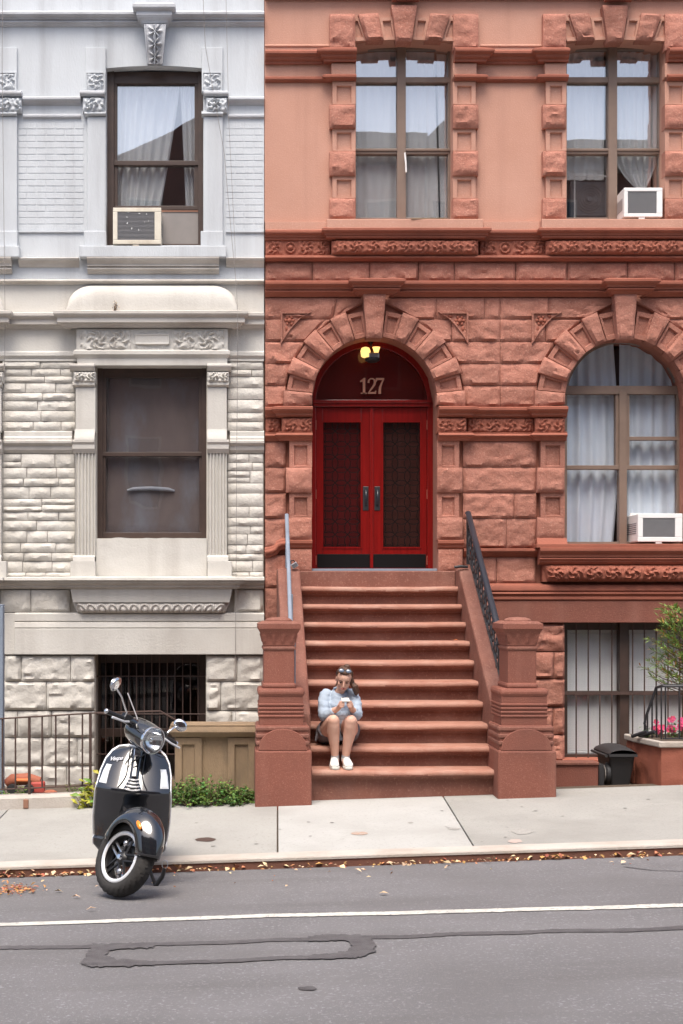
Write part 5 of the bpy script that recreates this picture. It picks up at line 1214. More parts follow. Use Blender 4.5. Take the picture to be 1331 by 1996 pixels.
# ================================================================ houses across the street (seen mirrored in the windows)
YO = -21.8
mat('opp_brick', (0.20, 0.10, 0.075), 0.9, (0.15, 0.075, 0.055), 3, 0.5)
mat('opp_tan', (0.30, 0.26, 0.21), 0.9, (0.25, 0.21, 0.17), 3, 0.5)
mat('opp_glass', (0.03, 0.035, 0.04), 0.15)
def opp_house(x0, x1, h, m, label, gable=0.0, slope=0.0, group=None):
    zg = -0.7
    t = thing('row_house', label, 'building', ((x0 + x1) / 2, YO, zg), 'row houses across the street')
    P = [(x0, zg), (x1, zg), (x1, h + slope), ((x0 + x1) / 2, h + gable + slope / 2), (x0, h)]
    MB().prism(P, YO - 9, YO).build('wall', m, t)
    if not gable and not slope: MB().box(x0 - 0.02, x1 + 0.02, YO + 0.002, YO + 0.35, h - 0.7, h + 0.12).build('cornice', 'opp_tan', t, bevel=0.03)
    n = max(2, int((x1 - x0) / 1.9))
    for f in range(4):
        for i in range(n):
            cx = x0 + (x1 - x0) * (i + 0.5) / n; z = 1.4 + f * 3.2
            w = MB().box(cx - 0.5, cx + 0.5, YO + 0.002, YO + 0.06, z, z + 1.9).build('window', 'opp_tan', t)
            MB().box(cx - 0.42, cx + 0.42, YO + 0.05, YO + 0.07, z + 0.08, z + 1.82).build('pane', 'opp_glass', w)
opp_house(-17, -9.5, 14.2, 'opp_brick', 'red brick row house across the street, mirrored at the far left')
opp_house(-9.45, -3.4, 13.4, 'opp_tan', 'lower tan row house across the street, mirrored in the left upper window')
opp_house(-3.35, 0.6, 13.9, 'opp_brick', 'gabled brick house across the street, its roof slope mirrored in the left upper window', 0.0, 1.9)
opp_house(0.65, 5.2, 14.5, 'opp_brick', 'flat-roofed brick house across the street, mirrored in the upper middle window')
opp_house(5.25, 7.6, 14.6, 'opp_tan', 'tan house with rising roof edge across the street', 0.0, 2.2)
opp_house(7.65, 12.2, 14.3, 'opp_brick', 'brick house across the street mirrored in the upper right window')
opp_house(12.25, 19.5, 15.6, 'opp_tan', 'tall tan row house across the street at the far right')
# ================================================================ things in the windows
def curtain(name, label, px0, px1, py0, py1, Y, m='curtain', folds=9, amp=0.03, edge=None, cat='curtain', seed=0, extra=None):
    mb = MB(); n = max(40, folds * 9)
    def P(u, v):
        a, b = (px0, px1) if edge is None else edge(v)
        px = a + (b - a) * u; py = py0 + (py1 - py0) * v
        wv = amp * (0.75 * math.sin(2 * math.pi * folds * u + 1.3 * nz(u * 6, v * 1.2, seed)) + 0.7 * nz(u * folds * 1.3, v * 0.8, seed + 4.0))
        q = W(px, py, Y); return (q.x, Y + wv + 0.02, q.z + (0.01 * nz(u * 9, seed) if v > 0.99 else 0))
    mb.grid(P, n, 22)
    if extra: extra(mb)
    return tag(mb.build(name, m, None, smooth=80), label, cat)
curtain('curtain', 'white sheer curtain pulled left in the grey upper window above the air conditioner', 210, 352, 140, 402, 0.22, folds=7, amp=0.03, seed=1,
        edge=lambda v: (212, 350 - 42 * max(0, v - 0.1) ** 1.2))
curtain('curtain', 'narrow white curtain gathered at the right edge of the grey upper window', 352, 398, 140, 402, 0.225, folds=4, amp=0.03, seed=2,
        edge=lambda v: (350 + 12 * v, 396))
curtain('curtain', 'white pleated curtain in the upper brownstone window, left half', 680, 786, 85, 432, 0.305, folds=5, amp=0.012, seed=3)
curtain('curtain', 'white pleated curtain in the upper brownstone window, right half', 787, 852, 85, 432, 0.31, folds=4, amp=0.012, seed=4, edge=lambda v: (787, 846 + 10 * v))
curtain('curtain', 'narrow pale curtain strip at the right edge of the upper middle window', 850, 890, 85, 432, 0.315, folds=2, amp=0.012, seed=5, edge=lambda v: (851 + 8 * v, 890))
curtain('curtain', 'long white curtain hanging above the dark box fan in the upper right window', 1090, 1178, 85, 350, 0.305, folds=5, amp=0.012, seed=6)
curtain('curtain', 'white tied curtain bunched above the white air conditioner, upper right', 1198, 1290, 85, 366, 0.31, folds=6, amp=0.025, seed=7,
        edge=lambda v: (1196 + (0 if v < 0.7 else 44 * ((v - 0.7) / 0.3) ** 2.2), 1284 - (0 if v < 0.7 else 24 * ((v - 0.7) / 0.3) ** 2.2)))
curtain('curtain', 'long white draped curtain in the left half of the arched window', 1090, 1206, 640, 1064, 0.40, 'curtain_blue', folds=5, amp=0.03, seed=8, edge=lambda v: (1088, 1194 + 12 * math.sin(v * 3)))
curtain('curtain', 'pale curtain behind the right half of the arched window', 1208, 1340, 640, 1064, 0.40, 'curtain_blue', folds=6, amp=0.025, seed=9)
curtain('drape', 'dull brown drape filling the cream house lower window', 190, 404, 705, 1052, 0.20, 'drape_brown', folds=4, amp=0.008, seed=10, cat='drape')
o = MB().tube([W(248, 956, 0.2), W(260, 953, 0.2), W(294, 952, 0.2), W(328, 954, 0.2), W(340, 957, 0.2)], [0.012, 0.022, 0.024, 0.022, 0.012], 10)  # pale bar behind the pane, tapered at both ends
tag(o.build('pale_bar', 'curtain_grey', None, smooth=60), 'pale horizontal bar behind the dark lower pane of the cream house', 'roll')
# venetian blinds in the basement window
for (a, b, lab) in ((1100, 1209, 'white venetian blind in the barred basement window, left of the post'), (1225, 1352, 'white venetian blind in the barred basement window, behind the evergreen')):
    t = thing('venetian_blind', lab, 'blind', W((a + b) / 2, 1478, 0.32))
    mb = MB(); y = 1236
    while y < 1474:
        A = W(a, y, 0.30); B = W(b, y, 0.30); mb.add([(A.x, 0.262, A.z - 0.027), (B.x, 0.262, A.z - 0.027), (B.x, 0.274, A.z + 0.004), (A.x, 0.274, A.z + 0.004)], [(0, 1, 2, 3)]); y += 4.6
    mb.build('slats', 'curtain', t, kind='stuff')
    MB().pbox(a, 1228, b, 1237, 0.295, 0.33).build('head_rail', 'ac_white', t)

def aircon(px0, py0, px1, py1, Yf, Yb, m, label, fins='h', legs=False, rim=9):
    A = W(px0, py1, Yf); B = W(px1, py0, Yf); t = thing('air_conditioner', label, 'air conditioner', ((A.x + B.x) / 2, (Yf + Yb) / 2, A.z))
    MB().box(A.x, B.x, Yf + 0.012, Yb, A.z, B.z).build('case', m, t, bevel=0.012)
    r_ = rim / 171.7; mb = MB()
    for q in ((A.x, B.x, A.z, A.z + r_), (A.x, B.x, B.z - r_, B.z), (A.x, A.x + r_ * 1.1, A.z + r_, B.z - r_), (B.x - r_ * 1.6, B.x, A.z + r_, B.z - r_)): mb.box(q[0], q[1], Yf - 0.006, Yf + 0.02, q[2], q[3])
    mb.build('front_frame', m, t, bevel=0.005)
    gx0, gx1, gz0, gz1 = A.x + r_ * 1.1, B.x - r_ * 1.6, A.z + r_, B.z - r_
    MB().box(gx0, gx1, Yf + 0.010, Yf + 0.0118, gz0, gz1).build('coil', 'ac_grille', t)
    mb = MB(); n = 22
    for i in range(n): z = gz0 + (gz1 - gz0) * (i + 0.5) / n; mb.box(gx0, gx1, Yf + 0.001, Yf + 0.009, z - 0.002, z + 0.002)
    mb.build('louvres', 'ac_fin', t, kind='stuff')
    # side vents
    for sx in (A.x - 0.001, B.x + 0.001):
        mb = MB()
        for i in range(6): z = A.z + (B.z - A.z) * (0.3 + 0.07 * i); mb.box(sx - 0.002, sx + 0.002, Yf + 0.06, Yb - 0.1, z, z + 0.008)
        mb.build('side_vent', 'ac_grille', t)
    MB().box((A.x + B.x) / 2 - 0.05, (A.x + B.x) / 2 + 0.02, Yf, Yf + 0.03, A.z - 0.02, A.z).build('drain_foot', m, t)
    return t
aircon(220, 405, 314, 476, -0.12, 0.3, 'ac_cream', 'weathered cream air conditioner in the grey house upper window', rim=8)
t_ac = aircon(1216, 366, 1291, 423, -0.10, 0.4, 'ac_white', 'small white air conditioner on the sill of the upper right window', rim=7)
aircon(1243, 1001, 1330, 1056, -0.08, 0.5, 'ac_white', 'white air conditioner in the arched ground floor window', rim=9)
a = W(1228, 1058, 0.25); b = W(1246, 1000, 0.25)
mb = MB()
for i in range(7): x = a.x + (b.x - a.x) * i / 7; mb.box(x, x + (b.x - a.x) / 7 * 0.8, 0.24 + 0.012 * (i % 2), 0.27, a.z, b.z)
tag(mb.build('accordion_panel', 'ac_white'), 'white accordion side panel left of the arched window air conditioner', 'panel')
# flecks of peeling tape on the old unit
mb = MB()
rg = random.Random(3)
for i in range(11):
    q = W(rg.uniform(234, 292), rg.uniform(414, 456), -0.128); a = rg.uniform(0, 3); s = rg.uniform(0.008, 0.022)
    mb.add([(q.x, q.y, q.z), (q.x + s * math.cos(a), q.y, q.z + s * math.sin(a)), (q.x + s * math.cos(a) - 0.006, q.y, q.z + s * math.sin(a) + 0.008), (q.x - 0.006, q.y, q.z + 0.007)], [(0, 1, 2, 3)])
tag(mb.build('feather_scraps', 'curtain', None, kind='stuff'), 'white scraps stuck to the old air conditioner grille', 'scraps')
# box fan behind the glass, upper right window
A = W(1110, 426, 0.36); B = W(1186, 352, 0.36); fan = thing('box_fan', 'dark square fan standing inside the upper right window', 'fan', ((A.x + B.x) / 2, 0.36, A.z))
MB().box(A.x, B.x, 0.34, 0.42, A.z, B.z).build('housing', 'ac_grille', fan, bevel=0.03)
cx, cz_ = (A.x + B.x) / 2, (A.z + B.z) / 2
mb = MB()
for r_ in (0.16, 0.13, 0.10, 0.07, 0.045): mb.tube([(cx + r_ * math.cos(2 * math.pi * k / 24), 0.335, cz_ + r_ * math.sin(2 * math.pi * k / 24)) for k in range(24)], 0.004, 5, True)
mb.build('fan_guard', 'filler', fan); MB().lathe((cx, 0.335, cz_), [(0.0, -0.01), (0.03, -0.008), (0.035, 0.01)], 16, 'y').build('hub', 'ac_grille', fan, smooth=50)
mb = MB(); mb.pbox(1118, 342, 1186, 344.5, 0.27, 0.285); mb.pbox(1119, 344, 1121.5, 424, 0.272, 0.285)
tag(mb.build('screen_frame', 'ac_white'), 'thin white screen frame in front of the dark box fan', 'screen')
# board on the sill, loose white rod by the mullion
A = W(800, 427, -0.13); B = W(868, 423, -0.13)
mb = MB(); mb.add([(A.x, -0.18, A.z - 0.0), (B.x, -0.15, A.z + 0.012), (B.x + 0.02, 0.1, A.z + 0.03), (A.x + 0.10, 0.1, A.z + 0.028)] + [(A.x, -0.18, A.z - 0.014), (B.x, -0.15, A.z), (B.x + 0.02, 0.1, A.z + 0.018), (A.x + 0.10, 0.1, A.z + 0.014)], [(0, 1, 2, 3), (4, 7, 6, 5), (0, 4, 5, 1), (1, 5, 6, 2), (2, 6, 7, 3), (3, 7, 4, 0)])
tag(mb.build('loose_board', 'tan_stone'), 'thin warped board lying on the upper middle window sill', 'board')
tag(MB().tube([W(789, 298, 0.15), W(791, 320, 0.14), W(791.5, 336, 0.14)], 0.011, 8).build('white_rod', 'ac_white', None, smooth=60), 'short white rod hanging beside the upper middle window mullion', 'rod')
# entry lamp, lit
lamp = thing('entry_lamp', 'lit black lantern with yellow glass above the red door', 'lamp', W(722, 690, 0.24))
L = W(722, 690, 0.24)
mb = MB(); mb.tube([(L.x + 0.01, 0.36, L.z + 0.16), (L.x + 0.01, 0.26, L.z + 0.16), (L.x + 0.005, 0.24, L.z + 0.09)], 0.012, 8); mb.lathe((L.x + 0.01, 0.36, L.z + 0.16), [(0.035, -0.02), (0.035, 0.02)], 16, 'y'); mb.build('bracket', 'black_iron', lamp, smooth=40)
MB().lathe((L.x - 0.06, 0.22, L.z), [(0.03, -0.045), (0.05, -0.03), (0.058, 0.03), (0.045, 0.065), (0.02, 0.075), (0.0, 0.076)], 18).build('glass_globe', emit_mat('lamp_glow', (1.0, 0.62, 0.20), 0.6), lamp, smooth=50)
MB().lathe((L.x + 0.065, 0.22, L.z + 0.02), [(0.02, -0.03), (0.03, 0.01), (0.045, 0.055), (0.0, 0.06)], 18).build('glass_globe', 'lamp_glow', lamp, smooth=50)
MB().box(L.x - 0.025, L.x + 0.095, 0.17, 0.29, L.z - 0.06, L.z + 0.005).build('lamp_box', 'steel', lamp, bevel=0.01)
MB().lathe((L.x + 0.02, 0.22, L.z - 0.10), [(0.05, 0.0), (0.085, 0.02), (0.085, 0.05), (0.04, 0.055)], 18).build('lamp_base', 'black_iron', lamp, smooth=40)
# ================================================================ front yards: fence, walls, bin, plants
def zy(X, Y=-2.4): return z_side(X, Y)
# --- left: low kerb wall with iron fence
Xa, Xb = -4.2, -1.33
kerbw = thing('fence_kerb', 'low weathered concrete kerb under the thin brown fence', 'kerb', (-2.0, -2.45, zy(-2.0)))
mb = MB(); n = 30; vs_ = []
pr = [(-2.52, -0.1), (-2.515, 0.10), (-2.49, 0.125), (-2.36, 0.128), (-2.33, 0.10), (-2.33, -0.1)]
for i in range(n + 1):
    x = Xa + (Xb - Xa) * i / n
    for y, z in pr: vs_.append((x, y + 0.006 * nz(x * 3, z * 20), zy(x) + z + 0.01 * fbm(x * 3, y * 9, 1, 3)))
mb.add(vs_, [(i * 6 + j, i * 6 + j + 1, (i + 1) * 6 + j + 1, (i + 1) * 6 + j) for i in range(n) for j in range(5)] + [tuple(range(6)), tuple(n * 6 + j for j in range(6))])
mb.build('kerb_block', 'tan_kerb' if 'tan_kerb' in MATS else 'curb_stone', kerbw, smooth=35)
MB().box(WX(52, -2.5) - 0.03, WX(52, -2.5) + 0.02, -2.53, -2.45, zy(-1.9) + 0.0, zy(-1.9) + 0.09).build('rust_plate', 'rust_wood', kerbw, bevel=0.008)
YF = -2.43
fence = thing('iron_fence', 'thin dark brown picket fence in front of the grey basement wall', 'fence', (-2.2, YF, zy(-2.2)))
def fz(px, py): return W(px, py, YF)
rail_pts = [(-420, 1433), (0, 1401), (190, 1389.5), (312, 1386)]
MB().tube([fz(*q) for q in rail_pts] + [W(352, 1409, YF + 0.05)], [(0.008, 0.016)] * 5, 6).build('top_rail', 'iron_brown', fence, smooth=60)
MB().tube([fz(-420, 1568), fz(0, 1539), fz(172, 1531)], [(0.008, 0.012)] * 3, 6).build('bottom_rail', 'iron_brown', fence, smooth=60)
def line(px, pts):
    for (a, b), (c, d) in zip(pts[:-1], pts[1:]):
        if a <= px <= c: return b + (d - b) * (px - a) / (c - a)
for px in [-72, -46, -21, 4.5, 30, 82, 108.5, 134.5, 160.5]:
    yt = line(px, rail_pts); yb = 1539 - 8 * px / 172
    MB().tube([fz(px, yt), fz(px, yb)], 0.0085, 6).build('picket', 'iron_brown', fence, smooth=60)
for px in (57, 176, -98): MB().tube([fz(px, line(px, rail_pts)), fz(px, 1556)], 0.014 if px > 0 else 0.012, 6).build('post', 'iron_brown', fence, smooth=60)
# --- rubbish and plants behind the fence
mat('terracotta', (0.42, 0.13, 0.07), 0.8, (0.3, 0.1, 0.06), 9, 0.5)
mat('red_plastic', (0.52, 0.09, 0.07), 0.5); mat('orange_plastic', (0.72, 0.20, 0.06), 0.5)
mat('leaf', (0.075, 0.17, 0.035), 0.55, island=0.5, trans=0.25); mat('leaf_light', (0.16, 0.27, 0.05), 0.55, island=0.45, trans=0.25)
mat('leaf_yellow', (0.42, 0.42, 0.05), 0.55, island=0.35, trans=0.25); mat('needle', (0.19, 0.31, 0.07), 0.6, island=0.5, trans=0.2)
mat('needle_rust', (0.42, 0.22, 0.06), 0.7, island=0.4); mat('stem', (0.12, 0.075, 0.045), 0.9)
mat('petal', (0.78, 0.10, 0.22), 0.6, island=0.3, trans=0.3); mat('dry_leaf', (0.36, 0.165, 0.065), 0.8, island=0.6)
mat('dry_pale', (0.58, 0.43, 0.26), 0.85, island=0.4)
toy = thing('toy_truck', 'red and orange plastic toy lying behind the thin brown fence', 'toy', W(38, 1545, -2.1))
q = W(12, 1546, -2.1); e = W(78, 1516, -2.1)
mb = MB(); mb.tube([(q.x, -2.1, q.z + 0.09), (q.x + 0.06, -2.1, q.z + 0.13), (e.x - 0.12, -2.1, q.z + 0.14), (e.x, -2.1, q.z + 0.11)], [0.045, 0.06, 0.06, 0.05], 10); mb.build('body', 'terracotta', toy, smooth=40)
MB().box(q.x + 0.1, e.x - 0.08, -2.19, -2.05, q.z + 0.12, e.z).build('cab', 'orange_plastic', toy, bevel=0.015)
MB().box(e.x - 0.10, e.x + 0.05, -2.16, -2.06, q.z + 0.0, q.z + 0.12).build('bed', 'red_plastic', toy, bevel=0.02)
for xx in (q.x + 0.07, e.x - 0.1): MB().lathe((xx, -2.18, q.z + 0.05), [(0.0, -0.02), (0.05, -0.02), (0.05, 0.03), (0.0, 0.03)], 14, 'y').build('wheel', 'dark_plastic', toy, smooth=40)
rg = random.Random(11)
for i, (px, py, s, m, lb) in enumerate([(98, 1545, 0.05, 'terracotta', 'small terracotta shard left of the weeds behind the fence'), (112, 1549, 0.035, 'ac_white', 'pale stone chip beside the terracotta shard'), (88, 1550, 0.04, 'curb_stone', 'grey stone chip on the kerb near the red toy')]):
    p = W(px, py, -2.25); mb = MB(); mb.ellip(p, (s * 1.4, s, s * 0.6), 8, 5); tag(mb.build('stone_chip', m, None), lb, 'stone')

def leafq(mb, p, d, up, L, w, bend=0.25):
    """one leaf: four-sided blade folded on its midrib"""
    d = d.normalized(); s = d.cross(up)
    if s.length < 1e-4: s = d.orthogonal()
    s.normalize(); n = s.cross(d)
    a = p; m_ = p + d * L * 0.5 + n * L * bend * 0.5; t = p + d * L - n * L * bend * 0.3
    mb.add([a, m_ + s * w / 2 - n * w * 0.15, t, m_ - s * w / 2 - n * w * 0.15, m_], [(0, 1, 4), (1, 2, 4), (2, 3, 4), (3, 0, 4)])
def rv(rg): 
    while True:
        v = Vector((rg.uniform(-1, 1), rg.uniform(-1, 1), rg.uniform(-1, 1)))
        if 0.05 < v.length < 1: return v.normalized()
def bush(name, label, base, pts, nstem, nleaf, L, w, mats, cat='shrub', seed=0, upb=0.6):
    """pts: list of (centre, radii) lobes filled with leaves carried on twigs"""
    rg = random.Random(seed); t = thing(name, label, cat, base); st = MB(); ms = {m: MB() for m in mats}
    for c, r_ in pts:
        c = Vector(c)
        for k in range(nstem):
            v = rv(rg); v.z = abs(v.z) * 0.9 + 0.1; tip = c + Vector((v.x * r_[0], v.y * r_[1], v.z * r_[2])) * rg.uniform(0.75, 1.1)
            b = Vector((c.x + v.x * r_[0] * 0.25, c.y + v.y * r_[1] * 0.25, base[2])); mid = (b + tip) / 2 + rv(rg) * 0.03
            st.tube([b, mid, tip], [0.004, 0.003, 0.0015], 4)
            for q in range(nleaf):
                f = rg.uniform(0.35, 1.05); p = (b.lerp(mid, f * 2) if f < 0.5 else mid.lerp(tip, f * 2 - 1)) + rv(rg) * rg.uniform(0, L * 1.3)
                d = rv(rg); d.z = d.z * 0.5 + 0.15
                leafq(ms[rg.choice(mats)], p, d, Vector((0, 0, 1)) + rv(rg) * 0.6, L * rg.uniform(0.6, 1.25), w * rg.uniform(0.7, 1.2))
    st.build('stems', 'stem', t)
    for k, (m, mb) in enumerate(ms.items()): mb.build('foliage', m, t, kind='stuff')
    return t
g0 = W(410, 1578, -2.62)
zb_ = zy(g0.x, -2.62)
lobes = []
for i in range(11):
    px = 338 + 15 * i; c = W(px, 1560, -2.60 + 0.10 * math.sin(i * 2.1)); h = [0.24, 0.27, 0.25, 0.28, 0.24, 0.22, 0.23, 0.24, 0.19, 0.17, 0.15][i]
    lobes.append(((c.x, c.y, zb_ + 0.0), (0.11, 0.15, h)))
bush('ivy_bush', 'low bushy green plant in front of the tan stone wall', (g0.x, -2.6, zb_), lobes, 22, 12, 0.034, 0.026, ['leaf', 'leaf_light', 'leaf'], 'plant', 5)
g1 = W(170, 1580, -2.5); z1 = zy(g1.x, -2.5)
hl = [((W(px, 1560, -2.5).x, -2.52, z1), (0.10, 0.10, h)) for px, h in ((160, 0.16), (172, 0.26), (184, 0.32), (196, 0.30), (210, 0.25))]
bush('hosta', 'yellow-green broad leaved plant half hidden behind the scooter', (g1.x, -2.5, z1), hl, 9, 3, 0.10, 0.06, ['leaf_yellow', 'leaf_yellow', 'leaf_light'], 'plant', 6)
for k, (px, py, h, lb) in enumerate(((140, 1552, 0.13, 'small green weed sprouting at the fence foot near the yellow plant'), (38, 1552, 0.10, 'small weed growing in front of the red toy'), (0, 1556, 0.08, 'tiny weed at the far left end of the fence kerb'))):
    c = W(px, py, -2.3); zz_ = zy(c.x) + 0.08
    bush('weed', lb, (c.x, -2.3, zz_), [((c.x, -2.3, zz_), (0.09, 0.05, h))], 10, 6, 0.035, 0.02, ['leaf', 'leaf_light'], 'plant', 30 + k)

# --- tan stone area wall with panelled piers and moulded coping
tw = thing('area_wall', 'low tan stone wall with sunk panels and moulded coping beside the stoop', 'wall', (-0.1, -2.3, 0.1))
YA = -2.42; xl, xr = WX(341, YA), 0.225
zt = WZ(1436, YA)
MB().box(xl + 0.01, xr, YA + 0.03, YA + 0.26, -0.1, zt).build('wall_core', 'tan_stone', tw)
def tpanel(px0, px1):
    o = panelled(px0, 1438, px1, 1560, YA, YA + 0.05, 'tan_stone', tw, 'panel_pier', 11, 0.022)
tpanel(341, 393); tpanel(444, 497)
path = [(xl - 0.0, YA + 0.26), (xl, YA), (xr, YA)]
zc0, zc1 = WZ(1411, YA), zt
pr = [(-0.10, zc0), (0.035, zc0), (0.045, zc0 - 0.012), (0.035, zc0 - 0.02), (0.05, zc0 - 0.026), (0.055, zc0 - 0.045), (0.06, zc0 - 0.055), (0.062, zc0 - 0.075), (0.05, zc0 - 0.09), (0.015, zc0 - 0.125), (-0.10, zc0 - 0.125)]
MB().sweep(path, pr).build('coping', 'tan_stone', tw, smooth=35)
MB().box(xl - 0.03, xr, YA + 0.02, YA + 0.26, zt - 0.005, zc0 + 0.001).build('coping_core', 'tan_stone', tw)
# --- blue-grey post at the left edge
pp = W(0, 1390, -2.2)
po = thing('steel_post', 'blue-grey steel post cut by the left edge, in front of the basement stones', 'post', (pp.x, -2.2, zy(pp.x)))
MB().box(WX(-14, -2.2), WX(7.5, -2.2), -2.25, -2.15, zy(-2.2) - 0.1, WZ(1181, -2.2)).build('shaft', 'rail_grey', po, bevel=0.012)
MB().lathe((WX(-3, -2.2), -2.2, WZ(1181, -2.2)), [(0.06, -0.003), (0.06, 0.012), (0.0, 0.02)], 20).build('post_cap', 'rail_grey', po, smooth=40)
# --- thin cables down the grey front
def cable(label, pts, Y=-0.14, r_=0.003): tag(MB().tube([W(x, y, Y if len(q) == 0 else q[0]) for x, y, *q in pts], r_, 5).build('cable', 'filler', None, smooth=60), label, 'cable')
cable('thin dark cable running down the cream stone right of the lower window', [(395, -20), (400, 90, -0.08), (437, 300, -0.08), (452, 470, -0.13), (461, 560, -0.10), (463, 620, -0.26), (463, 700, -0.12), (461, 900, -0.12), (460, 1130, -0.2), (459, 1240, -0.1), (459, 1405, -0.1)], -0.15)
cable('thin dark cable along the far left edge of the grey house', [(5, -20), (4, 120), (6, 300), (9, 560), (10, 620, -0.16), (8, 800, -0.1), (6, 1000, -0.1), (3, 1100, -0.1)], -0.15)
cable('second thin cable on the upper grey wall near the brick boundary', [(440, -20), (446, 240, -0.08), (458, 480, -0.13), (458, 505, -0.14)], -0.15, 0.0025)
# dry weed on the hood
c = W(222, 607, -0.2)
bush('dry_weed', 'dry brown weed growing out of the cornice above the cream lower window', tuple(c), [((c.x, c.y, c.z), (0.03, 0.03, 0.19))], 7, 4, 0.03, 0.012, ['dry_pale', 'stem'], 'plant', 55)
mat('soot', (0.30, 0.26, 0.23), 0.95, (0.42, 0.38, 0.34), 12, 0.5)

# --- right: planter wall, railing, flowers, evergreen, bin
YP = -2.05
pl = thing('planter', 'rough red stone planter with pale coping at the right edge', 'planter', W(1290, 1537, YP))
def PX(px, py, Y): return W(px, py, Y)
zg = zy(4.3, -2.5) - 0.08
ft = [(WX(1236, -1.6), -1.35), (WX(1237, -1.6), -1.62), (WX(1286, -2.1), -2.15), (WX(1440, -2.1), -2.15), (WX(1440, -2.1), -1.35)]
zt2 = WZ(1456, -2.1)
n = len(ft); mb = MB()
def side(a, b, nu=16, nv=9, sd=0):
    a = Vector(a); b = Vector(b); d = (b - a).normalized(); nrm = Vector((d.y, -d.x))
    def P(u, v):
        p = a.lerp(b, u); e = 0 if (u in (0, 1)) else 0.03 * max(0, 0.3 + fbm(u * 4 + sd, v * 3, sd, 3)); p = p + nrm * e
        return (p.x, p.y, zg + (zt2 - zg) * v)
    mb.grid(P, nu, nv)
for i in range(n): side(ft[i], ft[(i + 1) % n], sd=i)
mb.build('planter_wall', 'brown_rock_dark' if 'brown_rock_dark' in MATS else 'brown_trim', pl, smooth=40)
mb = MB(); ov = 0.03; cxm = sum(p[0] for p in ft) / n; cym = sum(p[1] for p in ft) / n
big = [(x + (ov if x > cxm else -ov), y + (ov if y > cym else -ov)) for x, y in ft]
mb.add([(x, y, zt2) for x, y in big] + [(x, y, zt2 + 0.06) for x, y in big], [tuple(range(n)), tuple(range(2 * n - 1, n - 1, -1))] + [(i, (i + 1) % n, n + (i + 1) % n, n + i) for i in range(n)])
mb.build('coping', 'curb_stone', pl, bevel=0.012)
pr_ = thing('planter_railing', 'low black iron railing standing on the planter coping', 'railing', W(1300, 1445, -1.95))
zr0 = zt2 + 0.06
T = lambda px, py, Y: W(px, py, Y)
MB().tube([T(1256, 1412, -1.75), T(1258, 1400, -1.75), T(1279, 1340, -1.8), T(1292, 1337, -1.95), T(1460, 1336, -2.0)], [(0.014, 0.02)] * 5, 8).build('top_rail', 'iron_dark' if 'iron_dark' in MATS else 'black_iron', pr_, smooth=50)
MB().tube([T(1292, 1440, -1.97), T(1460, 1440, -1.97)], 0.009, 6).build('bottom_rail', 'black_iron', pr_, smooth=50)
for px in (1262, 1271, 1280, 1289, 1297, 1324, 1352, 1380, 1408):
    yt = 1337 if px > 1285 else 1400 - 60 * (px - 1258) / 21; Y_ = -1.97 if px > 1285 else -1.78
    MB().tube([T(px, max(1337, yt), Y_), Vector((T(px, 1400, Y_).x, Y_, zr0))], 0.0085, 6).build('picket', 'black_iron', pr_, smooth=50)
MB().tube([Vector((T(1257, 1400, -1.75).x, -1.75, T(1257, 1412, -1.75).z)), Vector((T(1259, 1400, -1.75).x, -1.75, zr0))], 0.014, 6).build('post', 'black_iron', pr_, smooth=50)
for dx in (0, 0.075): MB().tube([(T(1236, 1440, -1.8).x + dx, -1.72, zr0 + 0.01), (T(1258, 1427, -1.8).x + dx, -1.86, zr0 + 0.07)], 0.019, 8).build('brace', 'black_iron', pr_, smooth=50)
MB().add([(x * 0.97 + cxm * 0.03, y * 0.95 + cym * 0.05, zt2 + 0.063) for x, y in ft], [tuple(range(n))]).build('planter_soil', 'soil', pl)
fl = T(1305, 1425, -1.75)
t = thing('flowering_plant', 'pink flowers behind the planter railing', 'flowers', (fl.x, -1.75, zr0))
rg = random.Random(4); ps = MB(); gs = MB(); st = MB()
for k in range(26):
    c = Vector((fl.x + rg.uniform(-0.16, 0.16), -1.72 + rg.uniform(-0.08, 0.08), zr0 + rg.uniform(0.05, 0.19)))
    st.tube([(c.x, c.y, zr0), c], 0.003, 4)
    for j in range(6): a = j * 1.047; leafq(ps, c, Vector((math.cos(a), -0.35 + 0.5 * math.sin(a), math.sin(a))), Vector((0, -1, 0.3)), 0.035, 0.03, 0.1)
for k in range(70):
    c = Vector((fl.x + rg.uniform(-0.25, 0.25), -1.72 + rg.uniform(-0.1, 0.1), zr0 + rg.uniform(0.0, 0.12))); leafq(gs, c, rv(rg), Vector((0, 0, 1)), 0.05, 0.03)
ps.build('blossoms', 'petal', t, kind='stuff'); gs.build('foliage', 'leaf', t, kind='stuff'); st.build('stems', 'stem', t)
